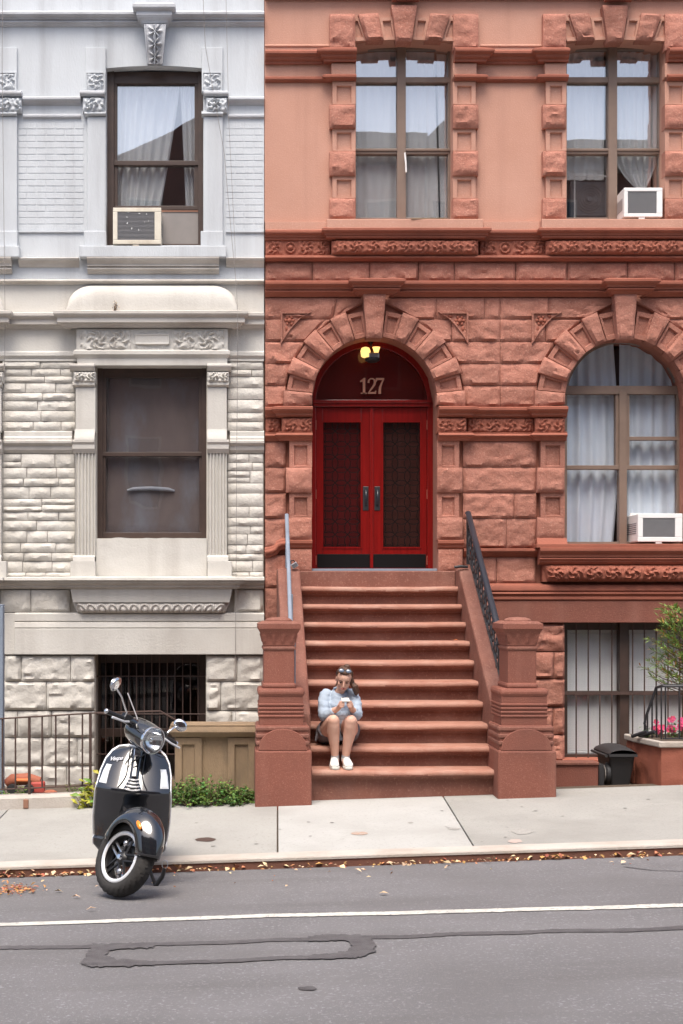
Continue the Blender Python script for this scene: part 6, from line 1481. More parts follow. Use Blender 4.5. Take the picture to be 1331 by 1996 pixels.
# evergreen with feathery sprays
ev = T(1332, 1335, -1.65); t = thing('evergreen_tree', 'feathery green and rusty evergreen in the planter at the right edge', 'tree', (ev.x, -1.65, zr0))
tk = MB(); tk.tube([(ev.x, -1.65, zr0), (ev.x + 0.01, -1.65, zr0 + 0.5), (ev.x, -1.65, zr0 + 1.35)], [0.022, 0.017, 0.006], 7); nd = {'needle': MB(), 'needle_rust': MB(), 'leaf_light': MB()}
for k in range(80):
    f = k / 80; h = zr0 + 0.42 + 0.86 * f; a = k * 2.4; L = (0.42 - 0.22 * f) * rg.uniform(0.75, 1.1)
    p = Vector((ev.x, -1.65, h)); d = Vector((math.cos(a), math.sin(a) * 0.8, 0.45)); tip = p + d * L
    tk.tube([p, p.lerp(tip, 0.5) + Vector((0, 0, -0.02)), tip], [0.006, 0.004, 0.002], 4)
    for j in range(34):
        u = rg.uniform(0.25, 1.05); q = p.lerp(tip, u); w = (d.normalized() + rv(rg) * 0.8).normalized()
        m = 'needle' if rg.random() < 0.66 else ('leaf_light' if rg.random() < 0.55 else 'needle_rust')
        leafq(nd[m], q, w, Vector((0, 0, 1)) + rv(rg) * 0.5, rg.uniform(0.045, 0.085), 0.014, 0.1)
tk.build('trunk', 'stem', t, smooth=50)
for m, mb in nd.items(): mb.build('crown', m, t, kind='stuff')
# wheeled bin
bx0, bx1 = WX(1187, -1.85), WX(1233, -1.85); zb0 = zy(4.1, -2.2) - 0.085
bn = thing('trash_bin', 'black wheeled trash bin standing between the basement window and the planter', 'bin', ((bx0 + bx1) / 2, -1.7, zb0))
zt3 = WZ(1473, -1.85); mb = MB()
mb.add([(bx0 + 0.03, -1.82, zb0), (bx1 - 0.02, -1.82, zb0), (bx1 - 0.02, -1.40, zb0), (bx0 + 0.03, -1.40, zb0), (bx0, -1.88, zt3), (bx1 + 0.02, -1.88, zt3), (bx1 + 0.02, -1.35, zt3), (bx0, -1.35, zt3)], [(0, 3, 2, 1), (4, 5, 6, 7), (0, 1, 5, 4), (1, 2, 6, 5), (2, 3, 7, 6), (3, 0, 4, 7)])
mb.build('body', 'dark_plastic', bn, bevel=0.02)
mb = MB(); l0, l1 = bx0 - 0.015, bx1 + 0.03
mb.grid(lambda u, v: (l0 + (l1 - l0) * u, -1.92 + 0.62 * v, zt3 + 0.02 + 0.075 * math.sin(math.pi * min(1, max(0, u))) ** 0.5 * (0.55 + 0.45 * math.sin(math.pi * v) ** 0.5)), 16, 12)
mb.box(l0, l1, -1.92, -1.30, zt3 - 0.005, zt3 + 0.022)
mb.build('lid', 'dark_plastic', bn, smooth=40)
MB().tube([(l0 - 0.02, -1.88, zt3 + 0.0), (l0 - 0.03, -1.35, zt3 + 0.0)], 0.015, 8).build('handle', 'dark_plastic', bn, smooth=50)
for yy in (-1.76,):
    w_ = MB().lathe((bx0 - 0.005, yy, zb0 + 0.13), [(0.0, -0.025), (0.095, -0.025), (0.11, -0.01), (0.11, 0.02), (0.0, 0.02)], 22, 'x').build('wheel', 'dark_plastic', bn, smooth=40)
    MB().lathe((bx0 - 0.033, yy, zb0 + 0.13), [(0.055, 0.0), (0.085, -0.004), (0.09, 0.004), (0.055, 0.006)], 22, 'x').build('rim', 'filler', w_, smooth=40)
lw = thing('low_wall', 'low reddish brown wall between the right stoop pier and the black bin', 'wall', (WX(1115, -2.0), -1.9, zy(3.4, -2.0)))
MB().pbox(1030, 1491, 1166, 1545, -2.0, -1.82).build('wall_body', 'brown_stoop', lw, bevel=0.008)
MB().pbox(1030, 1486, 1168, 1491.5, -2.02, -1.80).build('wall_cap', 'brown_tread', lw, bevel=0.006)
mb = MB(); mb.pbox(1168, 1490, 1177, 1534, -1.85, -1.70); tag(mb.build('wall_stub', 'dark_plastic'), 'narrow black board leaning between the brown plinth and the bin', 'board')

# ---------------------------------------------------------------- fallen leaves
rg = random.Random(9); lv = {'dry_leaf': MB(), 'dry_pale': MB()}
def litter(p, s, mb):
    d = Vector((rg.uniform(-1, 1), rg.uniform(-1, 1), rg.uniform(-0.1, 0.35))); leafq(mb, p + Vector((0, 0, 0.006 + s * 0.1)), d, Vector((0, 0, 1)) + rv(rg) * 0.5, s, s * 0.55, 0.35)
for k in range(1150):
    x = rg.uniform(-6, 7); dens = 0.55 + 0.9 * fbm(x * 0.9, 3.3, 1, 3)
    if -2.0 < x < -0.9: dens += 0.4
    if rg.random() > dens: continue
    y = CURB - 0.012 - abs(rg.gauss(0, 0.045)); p = Vector((x, y, z_road(x, y))); p.z += rg.uniform(0, 0.02) * max(0, 1 + (y - CURB) * 9)
    litter(p, rg.choice((0.02, 0.03, 0.04, 0.055, 0.075)), lv['dry_leaf' if rg.random() < 0.68 else 'dry_pale'])
for k in range(150):
    x = rg.uniform(-6, 7); y = CURB - abs(rg.gauss(0, 0.5)) - 0.05
    if y < -7.3: continue
    litter(Vector((x, y, z_road(x, y))), rg.uniform(0.018, 0.045), lv['dry_leaf' if rg.random() < 0.5 else 'dry_pale'])
for k in range(150):
    a = on(z_road, 20 + rg.gauss(0, 26), 1736 + rg.gauss(0, 5)); litter(a, rg.uniform(0.02, 0.05), lv['dry_leaf'])
for (px, py) in ((157, 1752), (167, 1778), (105, 1740), (705, 1703), (738, 1745), (1210, 1686), (865, 1697), (60, 1700)): litter(on(z_road, px, py), 0.07, lv['dry_pale'])
for m, mb in lv.items(): tag(mb.build('fallen_leaves', m, None, kind='stuff'), 'orange dry leaves along the kerb' if m == 'dry_leaf' else 'pale tan dry leaves along the kerb', 'leaves')
q = Vector((WX(883, -1.1), -1.12, Zn[3] + 0.01))
mb = MB(); leafq(mb, q, Vector((1, 0.2, 0.1)), Vector((0, 0, 1)), 0.06, 0.03); tag(mb.build('fallen_leaf', 'orange_plastic'), 'single orange leaf lying on an upper step', 'leaf')
# ================================================================ scooter parked tail-in at the kerb
mat('gloss_black', (0.010, 0.011, 0.014), 0.12, coat=1.0, spec=0.5)
MATS['gloss_black'].node_tree.nodes['Principled BSDF'].inputs['Coat IOR'].default_value = 1.62
mat('satin_black', (0.014, 0.013, 0.014), 0.4)
mat('tyre', (0.020, 0.018, 0.017), 0.8, (0.03, 0.027, 0.025), 30, 0.5, 0.2, 120)
mat('rim_white', (0.72, 0.72, 0.73), 0.3, metal=0.35)
mat('clear_lens', (0.80, 0.82, 0.84), 0.12, coat=0.6)
mat('amber', (0.85, 0.25, 0.01), 0.25, coat=0.5)
mat('seat_black', (0.02, 0.019, 0.019), 0.55)
sx_, sy_ = WX(229, D0 * 0 + 9.56 - D0), 9.56 - D0
scoot = thing('scooter', 'black motor scooter with chrome trim parked tail-in at the kerb, front wheel turned', 'scooter', (sx_, sy_, z_road(sx_, sy_) + 0.004), rot=(0, R(5.5), R(-2)))
WLs = Vector((0, 0, 0))
def sbuild(mb, name, m, parent=None, smooth=40, bevel=0, label=None):
    me = mb.mesh(name, smooth); o = bpy.data.objects.new(name, me); col.objects.link(o); me.materials.append(MATS[m] if isinstance(m, str) else m); o.parent = parent or scoot; WL[o.name] = Vector((0, 0, 0))
    if bevel:
        bv = o.modifiers.new('bevel', 'BEVEL'); bv.width = bevel; bv.segments = 2; bv.limit_method = 'ANGLE'; bv.angle_limit = R(40)
    if label: o['label'] = label
    return o
ax = Vector((0, 0.44, 0.9)).normalized(); ap_ = Vector((0, 0.04, 0.262))
ST = Matrix.Translation(ap_) @ Matrix.Rotation(R(47), 4, ax) @ Matrix.Translation(-ap_)
WC3 = Vector((0, 0, 0.262))
# --- front wheel (steered)
def tyre_mesh(c, M=None):
    mb = MB(); NT, NS = 150, 18
    def P(u, v):
        th = 2 * math.pi * u; s = math.pi * (v - 0.5) * 1.28
        rr = 0.205 + 0.057 * math.cos(s) ; x = 0.060 * math.sin(s) / math.sin(math.pi * 0.62) * 1.0
        a = abs(v - 0.5)
        if a < 0.36 and ((th * 26 / (2 * math.pi) + 5.5 * a + (0.5 if v > 0.5 else 0)) % 1.0) < 0.24 and a > 0.045: rr -= 0.0075
        if a < 0.03: rr -= 0.005
        return (c[0] + x, c[1] + rr * math.cos(th), c[2] + rr * math.sin(th))
    mb.grid(P, NT, NS)
    if M: mb.xform(M)
    return mb
fw = sbuild(tyre_mesh(WC3, ST), 'front_wheel', 'tyre', smooth=30)
mb = MB().lathe(WC3, [(0.158, -0.050), (0.170, -0.052), (0.176, -0.048), (0.172, -0.040), (0.160, -0.030), (0.150, 0.0), (0.160, 0.030), (0.172, 0.040), (0.176, 0.048), (0.170, 0.052), (0.158, 0.050)], 64, 'x', cap=False).xform(ST); sbuild(mb, 'rim', 'satin_black', fw, 50)
for s in (-1, 1):
    mb = MB().lathe(WC3, [(0.150, s * 0.050), (0.155, s * 0.0585), (0.172, s * 0.060), (0.178, s * 0.055), (0.176, s * 0.047)], 64, 'x', cap=False).xform(ST); sbuild(mb, 'rim_lip', 'rim_white', fw, 60)
mb = MB(); mb.lathe(WC3, [(0.0, -0.05), (0.022, -0.05), (0.036, -0.042), (0.048, -0.03), (0.048, 0.03), (0.036, 0.045), (0.0, 0.05)], 24, 'x')
mb.xform(ST); sbuild(mb, 'hub', 'satin_black', fw, 40)
mb = MB().lathe(WC3, [(0.0, -0.066), (0.016, -0.064), (0.022, -0.05)], 18, 'x').xform(ST); sbuild(mb, 'hub_cap', 'chrome', fw, 50)
for k in range(5):
    mb = MB(); a = 2 * math.pi * k / 5 + 0.35
    for da in (-0.13, 0.13):
        d = Vector((0, math.cos(a + da), math.sin(a + da))); t = Vector((0, -d.z, d.y))
        p0 = WC3 + d * 0.03 + t * (0.018 if da > 0 else -0.018); p1 = WC3 + d * 0.162
        mb.tube([p0 + Vector((-0.030, 0, 0)), p0.lerp(p1, 0.5) + Vector((-0.028, 0, 0)), p1 + Vector((-0.018, 0, 0))], [(0.010, 0.012), (0.008, 0.010), (0.009, 0.011)], 6)
    mb.xform(ST); sbuild(mb, 'spoke', 'steel' if k == 0 else 'satin_black', fw, 50)
for (a, r_) in ((1.35, 0.10), (4.3, 0.095)):
    mb = MB().ellip(WC3 + Vector((-0.03, r_ * math.cos(a), r_ * math.sin(a))), (0.02, 0.022, 0.022), 12, 8).xform(ST); sbuild(mb, 'hub_bolt', 'steel', fw, 60)
mb = MB().lathe(WC3, [(0.10, 0.02), (0.125, 0.02), (0.125, 0.026), (0.10, 0.026), (0.10, 0.02)], 40, 'x', cap=False).xform(ST); sbuild(mb, 'brake_disc', 'steel', fw, 50)
# fork leg and fender (steered)
mb = MB().tube([WC3 + Vector((0.075, 0, 0)), (0.085, 0.06, 0.36), (0.07, 0.12, 0.47), (0.0, 0.165, 0.56)], [0.022, 0.026, 0.028, 0.028], 10).xform(ST); sbuild(mb, 'fork', 'satin_black')
mb = MB()
def fend(u, v):
    th = R(18 + 148 * u); s = (v - 0.5) * 2                      # th from the front (-y) over the top to the back
    nose = math.sin(math.pi * u) ** 0.5
    hw = 0.105 + 0.025 * math.sin(math.pi * min(1, u * 1.1)); r_ = 0.298 + 0.03 * math.sin(math.pi * u)
    drop = 0.085 * abs(s) ** 2.4 + 0.012 * s * s
    rr = r_ - drop
    if abs(s) > 0.98: rr -= 0.03
    return (hw * s * (0.75 + 0.25 * nose), -rr * math.cos(th) - 0.012, 0.262 + rr * math.sin(th) * 1.12)
mb.grid(fend, 44, 24); mb.xform(ST); fd = sbuild(mb, 'fender', 'gloss_black', None, 60)
md = fd.modifiers.new('thick', 'SOLIDIFY'); md.thickness = 0.006; md.offset = -1
mb = MB(); mb.ellip((0, 0, 0), (0.012, 0.042, 0.017), 14, 8); mb.xform(ST @ Matrix.Translation((-0.119, -0.125, 0.513)) @ Matrix.Rotation(R(28), 4, 'X')); sbuild(mb, 'side_reflector', 'amber', fd, 60)
# --- leg shield
HWT = [(0.16, 0.135), (0.20, 0.212), (0.25, 0.254), (0.45, 0.270), (0.62, 0.268), (0.78, 0.248), (0.86, 0.224), (0.915, 0.188), (0.945, 0.146), (0.96, 0.075)]
def lut(t, z):
    if z <= t[0][0]: return t[0][1]
    for (a, b), (c, d) in zip(t[:-1], t[1:]):
        if a <= z <= c: return b + (d - b) * (z - a) / (c - a)
    return t[-1][1]
YCT = [(0.18, 0.47), (0.30, 0.415), (0.45, 0.365), (0.60, 0.330), (0.655, 0.312), (0.672, 0.312), (0.72, 0.342), (0.82, 0.404), (0.92, 0.466), (0.99, 0.508)]
def shield(s, z, off=0.0):
    hw = lut(HWT, z); y = lut(YCT, z) + 0.085 * abs(s) ** 2.6 * (1 if z > 0.3 else 0.6) + off
    return Vector((hw * s, y, z))
zs_ = [0.16 + 0.80 * (i / 54) for i in range(55)]
mb = MB(); NU = 40
def sh(u, v): 
    z = 0.16 + 0.80 * v; s = -1 + 2 * u; return shield(s, z)
mb.grid(sh, NU, 64); leg = sbuild(mb, 'leg_shield', 'gloss_black', None, 70)
md = leg.modifiers.new('thick', 'SOLIDIFY'); md.thickness = 0.022; md.offset = -1
edge = [shield(-1, z, 0.01) for z in zs_[6:]] + [shield(s / 10, 0.96, 0.01) for s in range(-9, 10)] + [shield(1, z, 0.01) for z in reversed(zs_[6:])]
sbuild(MB().tube(edge, 0.0075, 8), 'edge_trim', 'rim_white', leg, 60)
# centre spine with horn grille
mb = MB()
def tie(u, v):
    z = 0.955 - 0.27 * v; w = 0.040 - 0.006 * math.sin(v * math.pi) + (0.028 * max(0, (v - 0.72) / 0.28) ** 1.5); s = (u - 0.5) * 2
    p = shield(w * s / lut(HWT, z), z); d = 0.022 * (1 - abs(s) ** 4) * (1 if v < 0.72 else 0.8)
    return (p.x, p.y - d - (0.0 if abs(s) < 0.99 else -0.004), p.z)
mb.grid(tie, 12, 30); tieo = sbuild(mb, 'horn_cover', 'gloss_black', leg, 60)
for k in range(4):
    z = 0.745 - 0.022 * k; w = 0.034 + 0.007 * k
    mb = MB().tube([(s * w, lut(YCT, z) - 0.030 + 0.012 * abs(s) ** 2, z + 0.008 * s * s) for s in (-1, -0.6, -0.2, 0.2, 0.6, 1)], [(0.005, 0.008)] * 6, 6); sbuild(mb, 'grille_slat', 'rim_white', tieo, 60)
for s in (-1, 1):
    pts = [shield(s * (0.055 + 0.06 * max(0, (0.78 - z) / 0.11) ** 1.5 - 0.0) / lut(HWT, z), z, -0.004) for z in [0.955 - 0.03 * i for i in range(10)]]
    sbuild(MB().tube(pts, 0.004, 5), 'seam', 'satin_black', leg, 60)
mb = MB(); mb.box(-0.024, 0.024, -0.006, 0.004, -0.026, 0.026); mb.xform(Matrix.Translation(shield(0, 0.925, -0.026)) @ Matrix.Rotation(R(-20), 4, 'X')); sbuild(mb, 'badge', 'chrome', leg, None, 0.005)
for s in (-1, 1):
    mb = MB()
    def sig(u, v):
        z = 0.70 + 0.125 * v; c = s * (0.845 - 0.03 * v); p = shield(c + (u - 0.5) * 0.22 * (1 - 0.25 * v) * (1 if s > 0 else 1), z, -0.003)
        e = min(u, 1 - u, v, 1 - v); p.y -= 0.012 * min(1, e * 6); return p
    mb.grid(sig, 10, 14); sbuild(mb, 'turn_signal', 'clear_lens', leg, 60)
# script on the shield
fc = bpy.data.curves.new('script', 'FONT'); fc.body = 'Vespa'; fc.size = 0.046; fc.shear = 0.35; fc.extrude = 0.001; fc.space_character = 0.92; fc.offset = 0.0006
fo = bpy.data.objects.new('script', fc); col.objects.link(fo)
me = eval_mesh(fo); bpy.data.objects.remove(fo); me.materials.clear()
o = bpy.data.objects.new('name_script', me); col.objects.link(o); me.materials.append(MATS['rim_white']); o.parent = leg
p0, p1 = shield(-0.86, 0.848, -0.016), shield(-0.36, 0.872, -0.016); dx = (p1 - p0).normalized(); up_ = (shield(-0.6, 0.93) - shield(-0.6, 0.86)).normalized(); nn = dx.cross(up_).normalized(); up_ = nn.cross(dx)
o.matrix_local = Matrix(((dx.x, up_.x, nn.x, p0.x), (dx.y, up_.y, nn.y, p0.y), (dx.z, up_.z, nn.z, p0.z), (0, 0, 0, 1)))
# --- headset, bars, mirrors (steered)
ST = Matrix.Translation((0, 0.012, 0.028)) @ ST
mb = MB()
def hs(u, v):
    th = 2 * math.pi * u; t = v; y = 0.25 + 0.26 * t
    rx = 0.094 + 0.020 * math.sin(math.pi * t) if t < 0.85 else 0.094 * (1 - (t - 0.85) / 0.15 * 0.8); rz = 0.100 + 0.010 * math.sin(math.pi * t) - 0.02 * t
    if t > 0.9: rz *= 1 - (t - 0.9) * 6
    return (rx * math.cos(th), y, 1.03 + 0.025 * t + rz * math.sin(th))
mb.grid(hs, 32, 18); mb.xform(ST); head = sbuild(mb, 'headset', 'gloss_black', None, 70)
mb = MB().lathe((0, 0.25, 1.03), [(0.096, 0.012), (0.101, 0.0), (0.097, -0.014), (0.090, -0.012)], 40, 'y', cap=False).xform(ST); sbuild(mb, 'headlight_ring', 'chrome', head, 60)
mb = MB().lathe((0, 0.25, 1.03), [(0.090, -0.010), (0.075, -0.026), (0.05, -0.036), (0.0, -0.041)], 36, 'y', cap=False).xform(ST); sbuild(mb, 'headlight', glass_mat('lamp_lens', (0.95, 0.97, 0.97), 0.12), head, 60)
mb = MB().lathe((0, 0.25, 1.03), [(0.09, 0.0), (0.07, 0.04), (0.03, 0.065), (0.0, 0.07)], 36, 'y', cap=False).xform(ST); mb.ellip(ST @ Vector((0, 0.27, 1.03)), (0.018, 0.018, 0.018), 10, 8); sbuild(mb, 'reflector_bowl', 'chrome', head, 60)
for s in (-1, 1):
    mb = MB().tube([(s * 0.06, 0.40, 1.07), (s * 0.13, 0.40, 1.085), (s * 0.21, 0.40, 1.085)], [(0.05, 0.045), (0.034, 0.034), (0.022, 0.024)], 12).xform(ST); sbuild(mb, 'bar_cover', 'gloss_black', head, 60)
    mb = MB().tube([(s * 0.205, 0.40, 1.085), (s * 0.335, 0.415, 1.08)], 0.017, 10).xform(ST); gr = sbuild(mb, 'grip', 'satin_black', head, 60)
    sbuild(MB().ellip((s * 0.345, 0.416, 1.08), (0.014, 0.019, 0.019), 10, 8).xform(ST), 'bar_end', 'chrome', gr, 60)
    mb = MB().tube([(s * 0.17, 0.365, 1.078), (s * 0.23, 0.335, 1.066), (s * 0.33, 0.345, 1.06)], [0.009, 0.007, 0.009], 8).xform(ST); sbuild(mb, 'brake_lever', 'rim_white', head, 60)
    mb = MB(); mb.box(s * 0.17 - 0.035, s * 0.17 + 0.035, 0.372, 0.43, 1.07, 1.125); mb.xform(ST); sbuild(mb, 'switch_box', 'satin_black', head, None, 0.008)
    tip = Vector((-0.37, 0.40, 1.255)) if s < 0 else Vector((0.28, 0.40, 1.19))
    mb = MB().tube([(s * 0.20, 0.385, 1.10), (s * 0.205, 0.382, 1.13), Vector((s * 0.205, 0.382, 1.13)).lerp(tip, 0.55) + Vector((0, 0, 0.015)), tip], 0.0068, 8).xform(ST); mr = sbuild(mb, 'mirror_stem', 'chrome', head, 60)
    M = ST @ Matrix.Translation(tip + Vector((s * 0.012, -0.005, 0.02))) @ Matrix.Rotation(R(30 if s < 0 else -42), 4, 'Z') @ Matrix.Rotation(R(-28 if s < 0 else 10), 4, 'Y')
    mb = MB().ellip((0, 0, 0), ((0.066, 0.018, 0.050) if s < 0 else (0.052, 0.016, 0.042)), 20, 12).xform(M); sbuild(mb, 'mirror_shell', 'chrome', mr, 60)
    mb = MB().lathe((0, 0.017, 0), [(0.036, 0.0), (0.036, 0.007), (0.0, 0.008)], 22, 'y').xform(M @ Matrix.Diagonal((1.2, 1, 1, 1))); sbuild(mb, 'mirror_glass', 'steel', mr, 60)
mb = MB().tube([(0.02, 0.33, 1.0), (0.03, 0.29, 0.93), (0.02, 0.33, 0.88), (0.0, 0.36, 0.83)], 0.006, 6).xform(ST); sbuild(mb, 'cable', 'satin_black', head, 60)
# flyscreen-like top rod seen over the headset
mb = MB().tube([(0.0, 0.40, 1.13), (-0.105, 0.41, 1.34)], [(0.004, 0.010)] * 2, 6).xform(Matrix.Identity(4)); sbuild(mb, 'screen_rod', 'rim_white', head, 60)
# --- floor, rear body, seat, rear wheel
mb = MB(); mb.box(-0.19, 0.19, 0.40, 0.86, 0.255, 0.30); sbuild(mb, 'floorboard', 'satin_black', None, None, 0.02)
mb = MB(); mb.tube([(0, 0.42, 0.60), (0, 0.50, 0.42), (0, 0.62, 0.34), (0, 0.86, 0.34)], [(0.08, 0.13), (0.09, 0.13), (0.06, 0.12), (0.07, 0.13)], 16); sbuild(mb, 'tunnel', 'gloss_black', None, 60)
mb = MB(); mb.tube([(0, 0.80, 0.50), (0, 0.90, 0.55), (0, 1.10, 0.57), (0, 1.35, 0.58), (0, 1.58, 0.60), (0, 1.68, 0.62)], [(0.10, 0.06), (0.17, 0.16), (0.19, 0.215), (0.18, 0.225), (0.13, 0.16), (0.05, 0.06)], 28); sbuild(mb, 'rear_body', 'gloss_black', None, 70)
mb = MB(); mb.tube([(0, 0.80, 0.735), (0, 0.88, 0.765), (0, 1.10, 0.775), (0, 1.30, 0.80), (0, 1.52, 0.80), (0, 1.60, 0.785)], [(0.03, 0.07), (0.05, 0.115), (0.055, 0.135), (0.055, 0.135), (0.045, 0.105), (0.02, 0.05)], 24); sbuild(mb, 'seat', 'seat_black', None, 70)
c2 = Vector((0, 1.35, 0.262)); rw = sbuild(tyre_mesh(c2), 'rear_wheel', 'tyre', smooth=30)
sbuild(MB().lathe(c2, [(0.0, -0.05), (0.05, -0.05), (0.15, -0.03), (0.172, -0.05), (0.176, 0.05), (0.15, 0.03), (0.05, 0.05), (0.0, 0.05)], 40, 'x'), 'rim', 'satin_black', rw, 40)
mb = MB().tube([(-0.14, 1.15, 0.30), (-0.16, 1.3, 0.31), (-0.16, 1.62, 0.36)], [0.04, 0.06, 0.055], 14); sbuild(mb, 'muffler', 'satin_black', None, 60)
sbuild(MB().ellip((0, 1.67, 0.62), (0.06, 0.025, 0.035), 14, 8), 'tail_light', 'red_plastic', None, 60)
mb = MB().tube([(0.10, 0.58, 0.25), (0.16, 0.52, 0.10), (0.215, 0.50, -0.008)], [0.012, 0.012, 0.014], 8); mb.tube([(0.215, 0.50, 0.0), (0.255, 0.49, 0.07), (0.265, 0.485, 0.13)], [0.016, 0.017, 0.012], 8); kk = sbuild(mb, 'side_stand', 'satin_black', None, 50)
mb = MB().tube([(0.265 + 0.02 * math.cos(t), 0.485, 0.155 + 0.03 * math.sin(t)) for t in [k * math.pi / 6 for k in range(12)]], 0.0035, 5, True); sbuild(mb, 'stand_spring', 'steel', kk, 50)
# ================================================================ person seated on the lower steps
mat('skin', (0.64, 0.39, 0.30), 0.5, (0.60, 0.34, 0.25), 9, 0.4, spec=0.35)
mat('sweatshirt', (0.36, 0.43, 0.52), 0.95, (0.31, 0.375, 0.46), 9, 0.5, 0.3, 60)
mat('shorts', (0.10, 0.09, 0.10), 0.9, (0.2, 0.18, 0.19), 20, 0.4); mat('shoe', (0.74, 0.73, 0.70), 0.7, (0.66, 0.65, 0.62), 15, 0.4)
mat('sole', (0.62, 0.60, 0.55), 0.8); mat('hair', (0.055, 0.024, 0.014), 0.5, (0.10, 0.045, 0.025), 40, 0.5, 0.3, 160, stretch=(3, 3, 0.5)); mat('lens_blue', (0.10, 0.13, 0.19), 0.08, coat=1.0)
mat('lip', (0.42, 0.12, 0.10), 0.5); mat('eye_dark', (0.03, 0.02, 0.018), 0.3); mat('sock', (0.4, 0.4, 0.42), 0.9)
def fuse(mb, name, voxel=0.007, sm=4, fac=0.5):
    me = bpy.data.meshes.new(name); me.from_pydata(mb.v, [], mb.f); me.update()
    o = bpy.data.objects.new(name, me); col.objects.link(o)
    r_ = o.modifiers.new('r', 'REMESH'); r_.mode = 'VOXEL'; r_.voxel_size = voxel
    s = o.modifiers.new('s', 'SMOOTH'); s.iterations = sm; s.factor = fac
    out = eval_mesh(o)
    bpy.data.objects.remove(o); bpy.data.meshes.remove(me)
    out.polygons.foreach_set('use_smooth', [True] * len(out.polygons)); out.name = name
    return out
def V(*a): return Vector(a)
seatZ, footZ = Zn[8], Zn[9]
hipL, hipR = V(0.925, -2.13, seatZ + 0.092), V(1.125, -2.13, seatZ + 0.092)
kneeL, kneeR = V(0.965, -2.555, 0.875), V(1.132, -2.555, 0.872)
ankL, ankR = V(0.988, -2.435, footZ + 0.095), V(1.090, -2.435, footZ + 0.095)
shL, shR = V(0.912, -2.215, 1.110), V(1.172, -2.215, 1.110)
elL, elR = V(0.888, -2.40, 0.915), V(1.200, -2.40, 0.925)
wrL, wrR = V(1.008, -2.535, 0.985), V(1.142, -2.535, 0.985)
neck = V(1.045, -2.27, 1.135); headc = V(1.083, -2.345, 1.262)
pel = V(1.025, -2.13, seatZ + 0.10)
HM = Matrix.Translation(headc) @ Matrix.Rotation(R(-4), 4, 'Z') @ Matrix.Rotation(R(6), 4, 'Y') @ Matrix.Rotation(R(24), 4, 'X')
b = MB()
def limb(pts, rs, n=14): b.tube(pts, rs, n)
for hp, kn, an, s in ((hipL, kneeL, ankL, -1), (hipR, kneeR, ankR, 1)):
    limb([hp, hp.lerp(kn, 0.3) + V(s * 0.012, 0, -0.012), hp.lerp(kn, 0.7), kn + V(0, 0.015, -0.004)], [0.094, 0.094, 0.080, 0.062])
    cm = kn.lerp(an, 0.32) + V(s * 0.006, 0.018, 0)
    limb([kn + V(0, 0.004, 0.004), kn.lerp(an, 0.12), cm, kn.lerp(an, 0.68) + V(0, 0.008, 0), an], [0.059, 0.058, 0.063, 0.046, 0.035])
    b.ellip(kn + V(0, -0.008, 0.002), (0.055, 0.050, 0.055), 12, 8)
    limb([an, an + V(0, -0.02, -0.04), an + V(0, -0.12, -0.06)], [0.034, 0.038, 0.03], 10)
limb([pel, V(1.025, -2.15, 0.86), V(1.03, -2.20, 1.0), V(1.04, -2.24, 1.10)], [(0.10, 0.14), (0.09, 0.12), (0.095, 0.145), (0.06, 0.10)], 18)
limb([neck + V(0, 0.03, -0.04), neck, headc + V(-0.01, 0.03, -0.05)], [0.058, 0.048, 0.048])
for s_, e_, w_ in ((shL, elL, wrL), (shR, elR, wrR)):
    limb([s_, e_], [0.05, 0.038]); limb([e_, e_.lerp(w_, 0.35), w_], [0.040, 0.038, 0.025])
# head: cranium, jaw, cheeks, nose, ears, brow
def H(x, y, z): return HM @ V(x, y, z)
def he(c, r_, nu=18, nv=12): b.ellip((0, 0, 0), r_, nu, nv, None); k = nu * (nv + 1); b.v[-k:] = [tuple(HM @ (Vector(p) + Vector(c))) for p in b.v[-k:]]
he((0, 0.012, 0.022), (0.074, 0.092, 0.088)); he((0, -0.022, -0.035), (0.060, 0.064, 0.072)); he((0, -0.050, -0.085), (0.028, 0.026, 0.020)); he((0, -0.028, 0.03), (0.064, 0.058, 0.055))
for s in (-1, 1):
    he((s * 0.032, -0.060, -0.028), (0.024, 0.020, 0.022), 10, 8); he((s * 0.074, 0.008, -0.012), (0.010, 0.018, 0.030), 10, 8); he((s * 0.028, -0.076, 0.014), (0.022, 0.010, 0.008), 10, 8)
b.tube([H(0, -0.082, 0.012), H(0, -0.094, -0.014), H(0, -0.104, -0.034), H(0, -0.088, -0.042)], [0.008, 0.009, 0.012, 0.009], 8)
he((0, -0.078, -0.062), (0.022, 0.012, 0.010), 10, 6)
# hands: palm, four fingers curled behind the phone, thumb on its face
ph = V(1.078, -2.578, 1.062)
for s, w_ in ((-1, wrL), (1, wrR)):
    pc = ph + V(s * 0.043, 0.006, -0.035)
    b.tube([w_, w_.lerp(pc, 0.5), pc, pc + V(-s * 0.004, -0.006, 0.022)], [(0.022, 0.026), (0.020, 0.032), (0.018, 0.038), (0.013, 0.032)], 12)
    for k in range(4):
        z = 0.024 - 0.017 * k; L = (0.95, 1.05, 1.0, 0.8)[k]
        r0 = pc + V(s * 0.004, -0.022, z + 0.004)
        b.tube([r0 + V(s * 0.004, 0.012, 0), r0 + V(s * 0.006, -0.014, 0.004), r0 + V(-s * 0.014 * L, -0.028, 0.006), r0 + V(-s * 0.036 * L, -0.024, 0.004)], [0.0095, 0.0090, 0.0082, 0.0070], 8)
    b.tube([pc + V(s * 0.006, 0.016, -0.012), pc + V(-s * 0.006, 0.026, 0.012), pc + V(-s * 0.022, 0.016, 0.030), pc + V(-s * 0.034, 0.010, 0.040)], [0.012, 0.0105, 0.009, 0.0075], 8)
person = bpy.data.objects.new('person', fuse(b, 'person', 0.0055, 3)); col.objects.link(person); WL['person'] = Vector((0, 0, 0))
person.data.materials.clear(); person.data.materials.append(MATS['skin'])
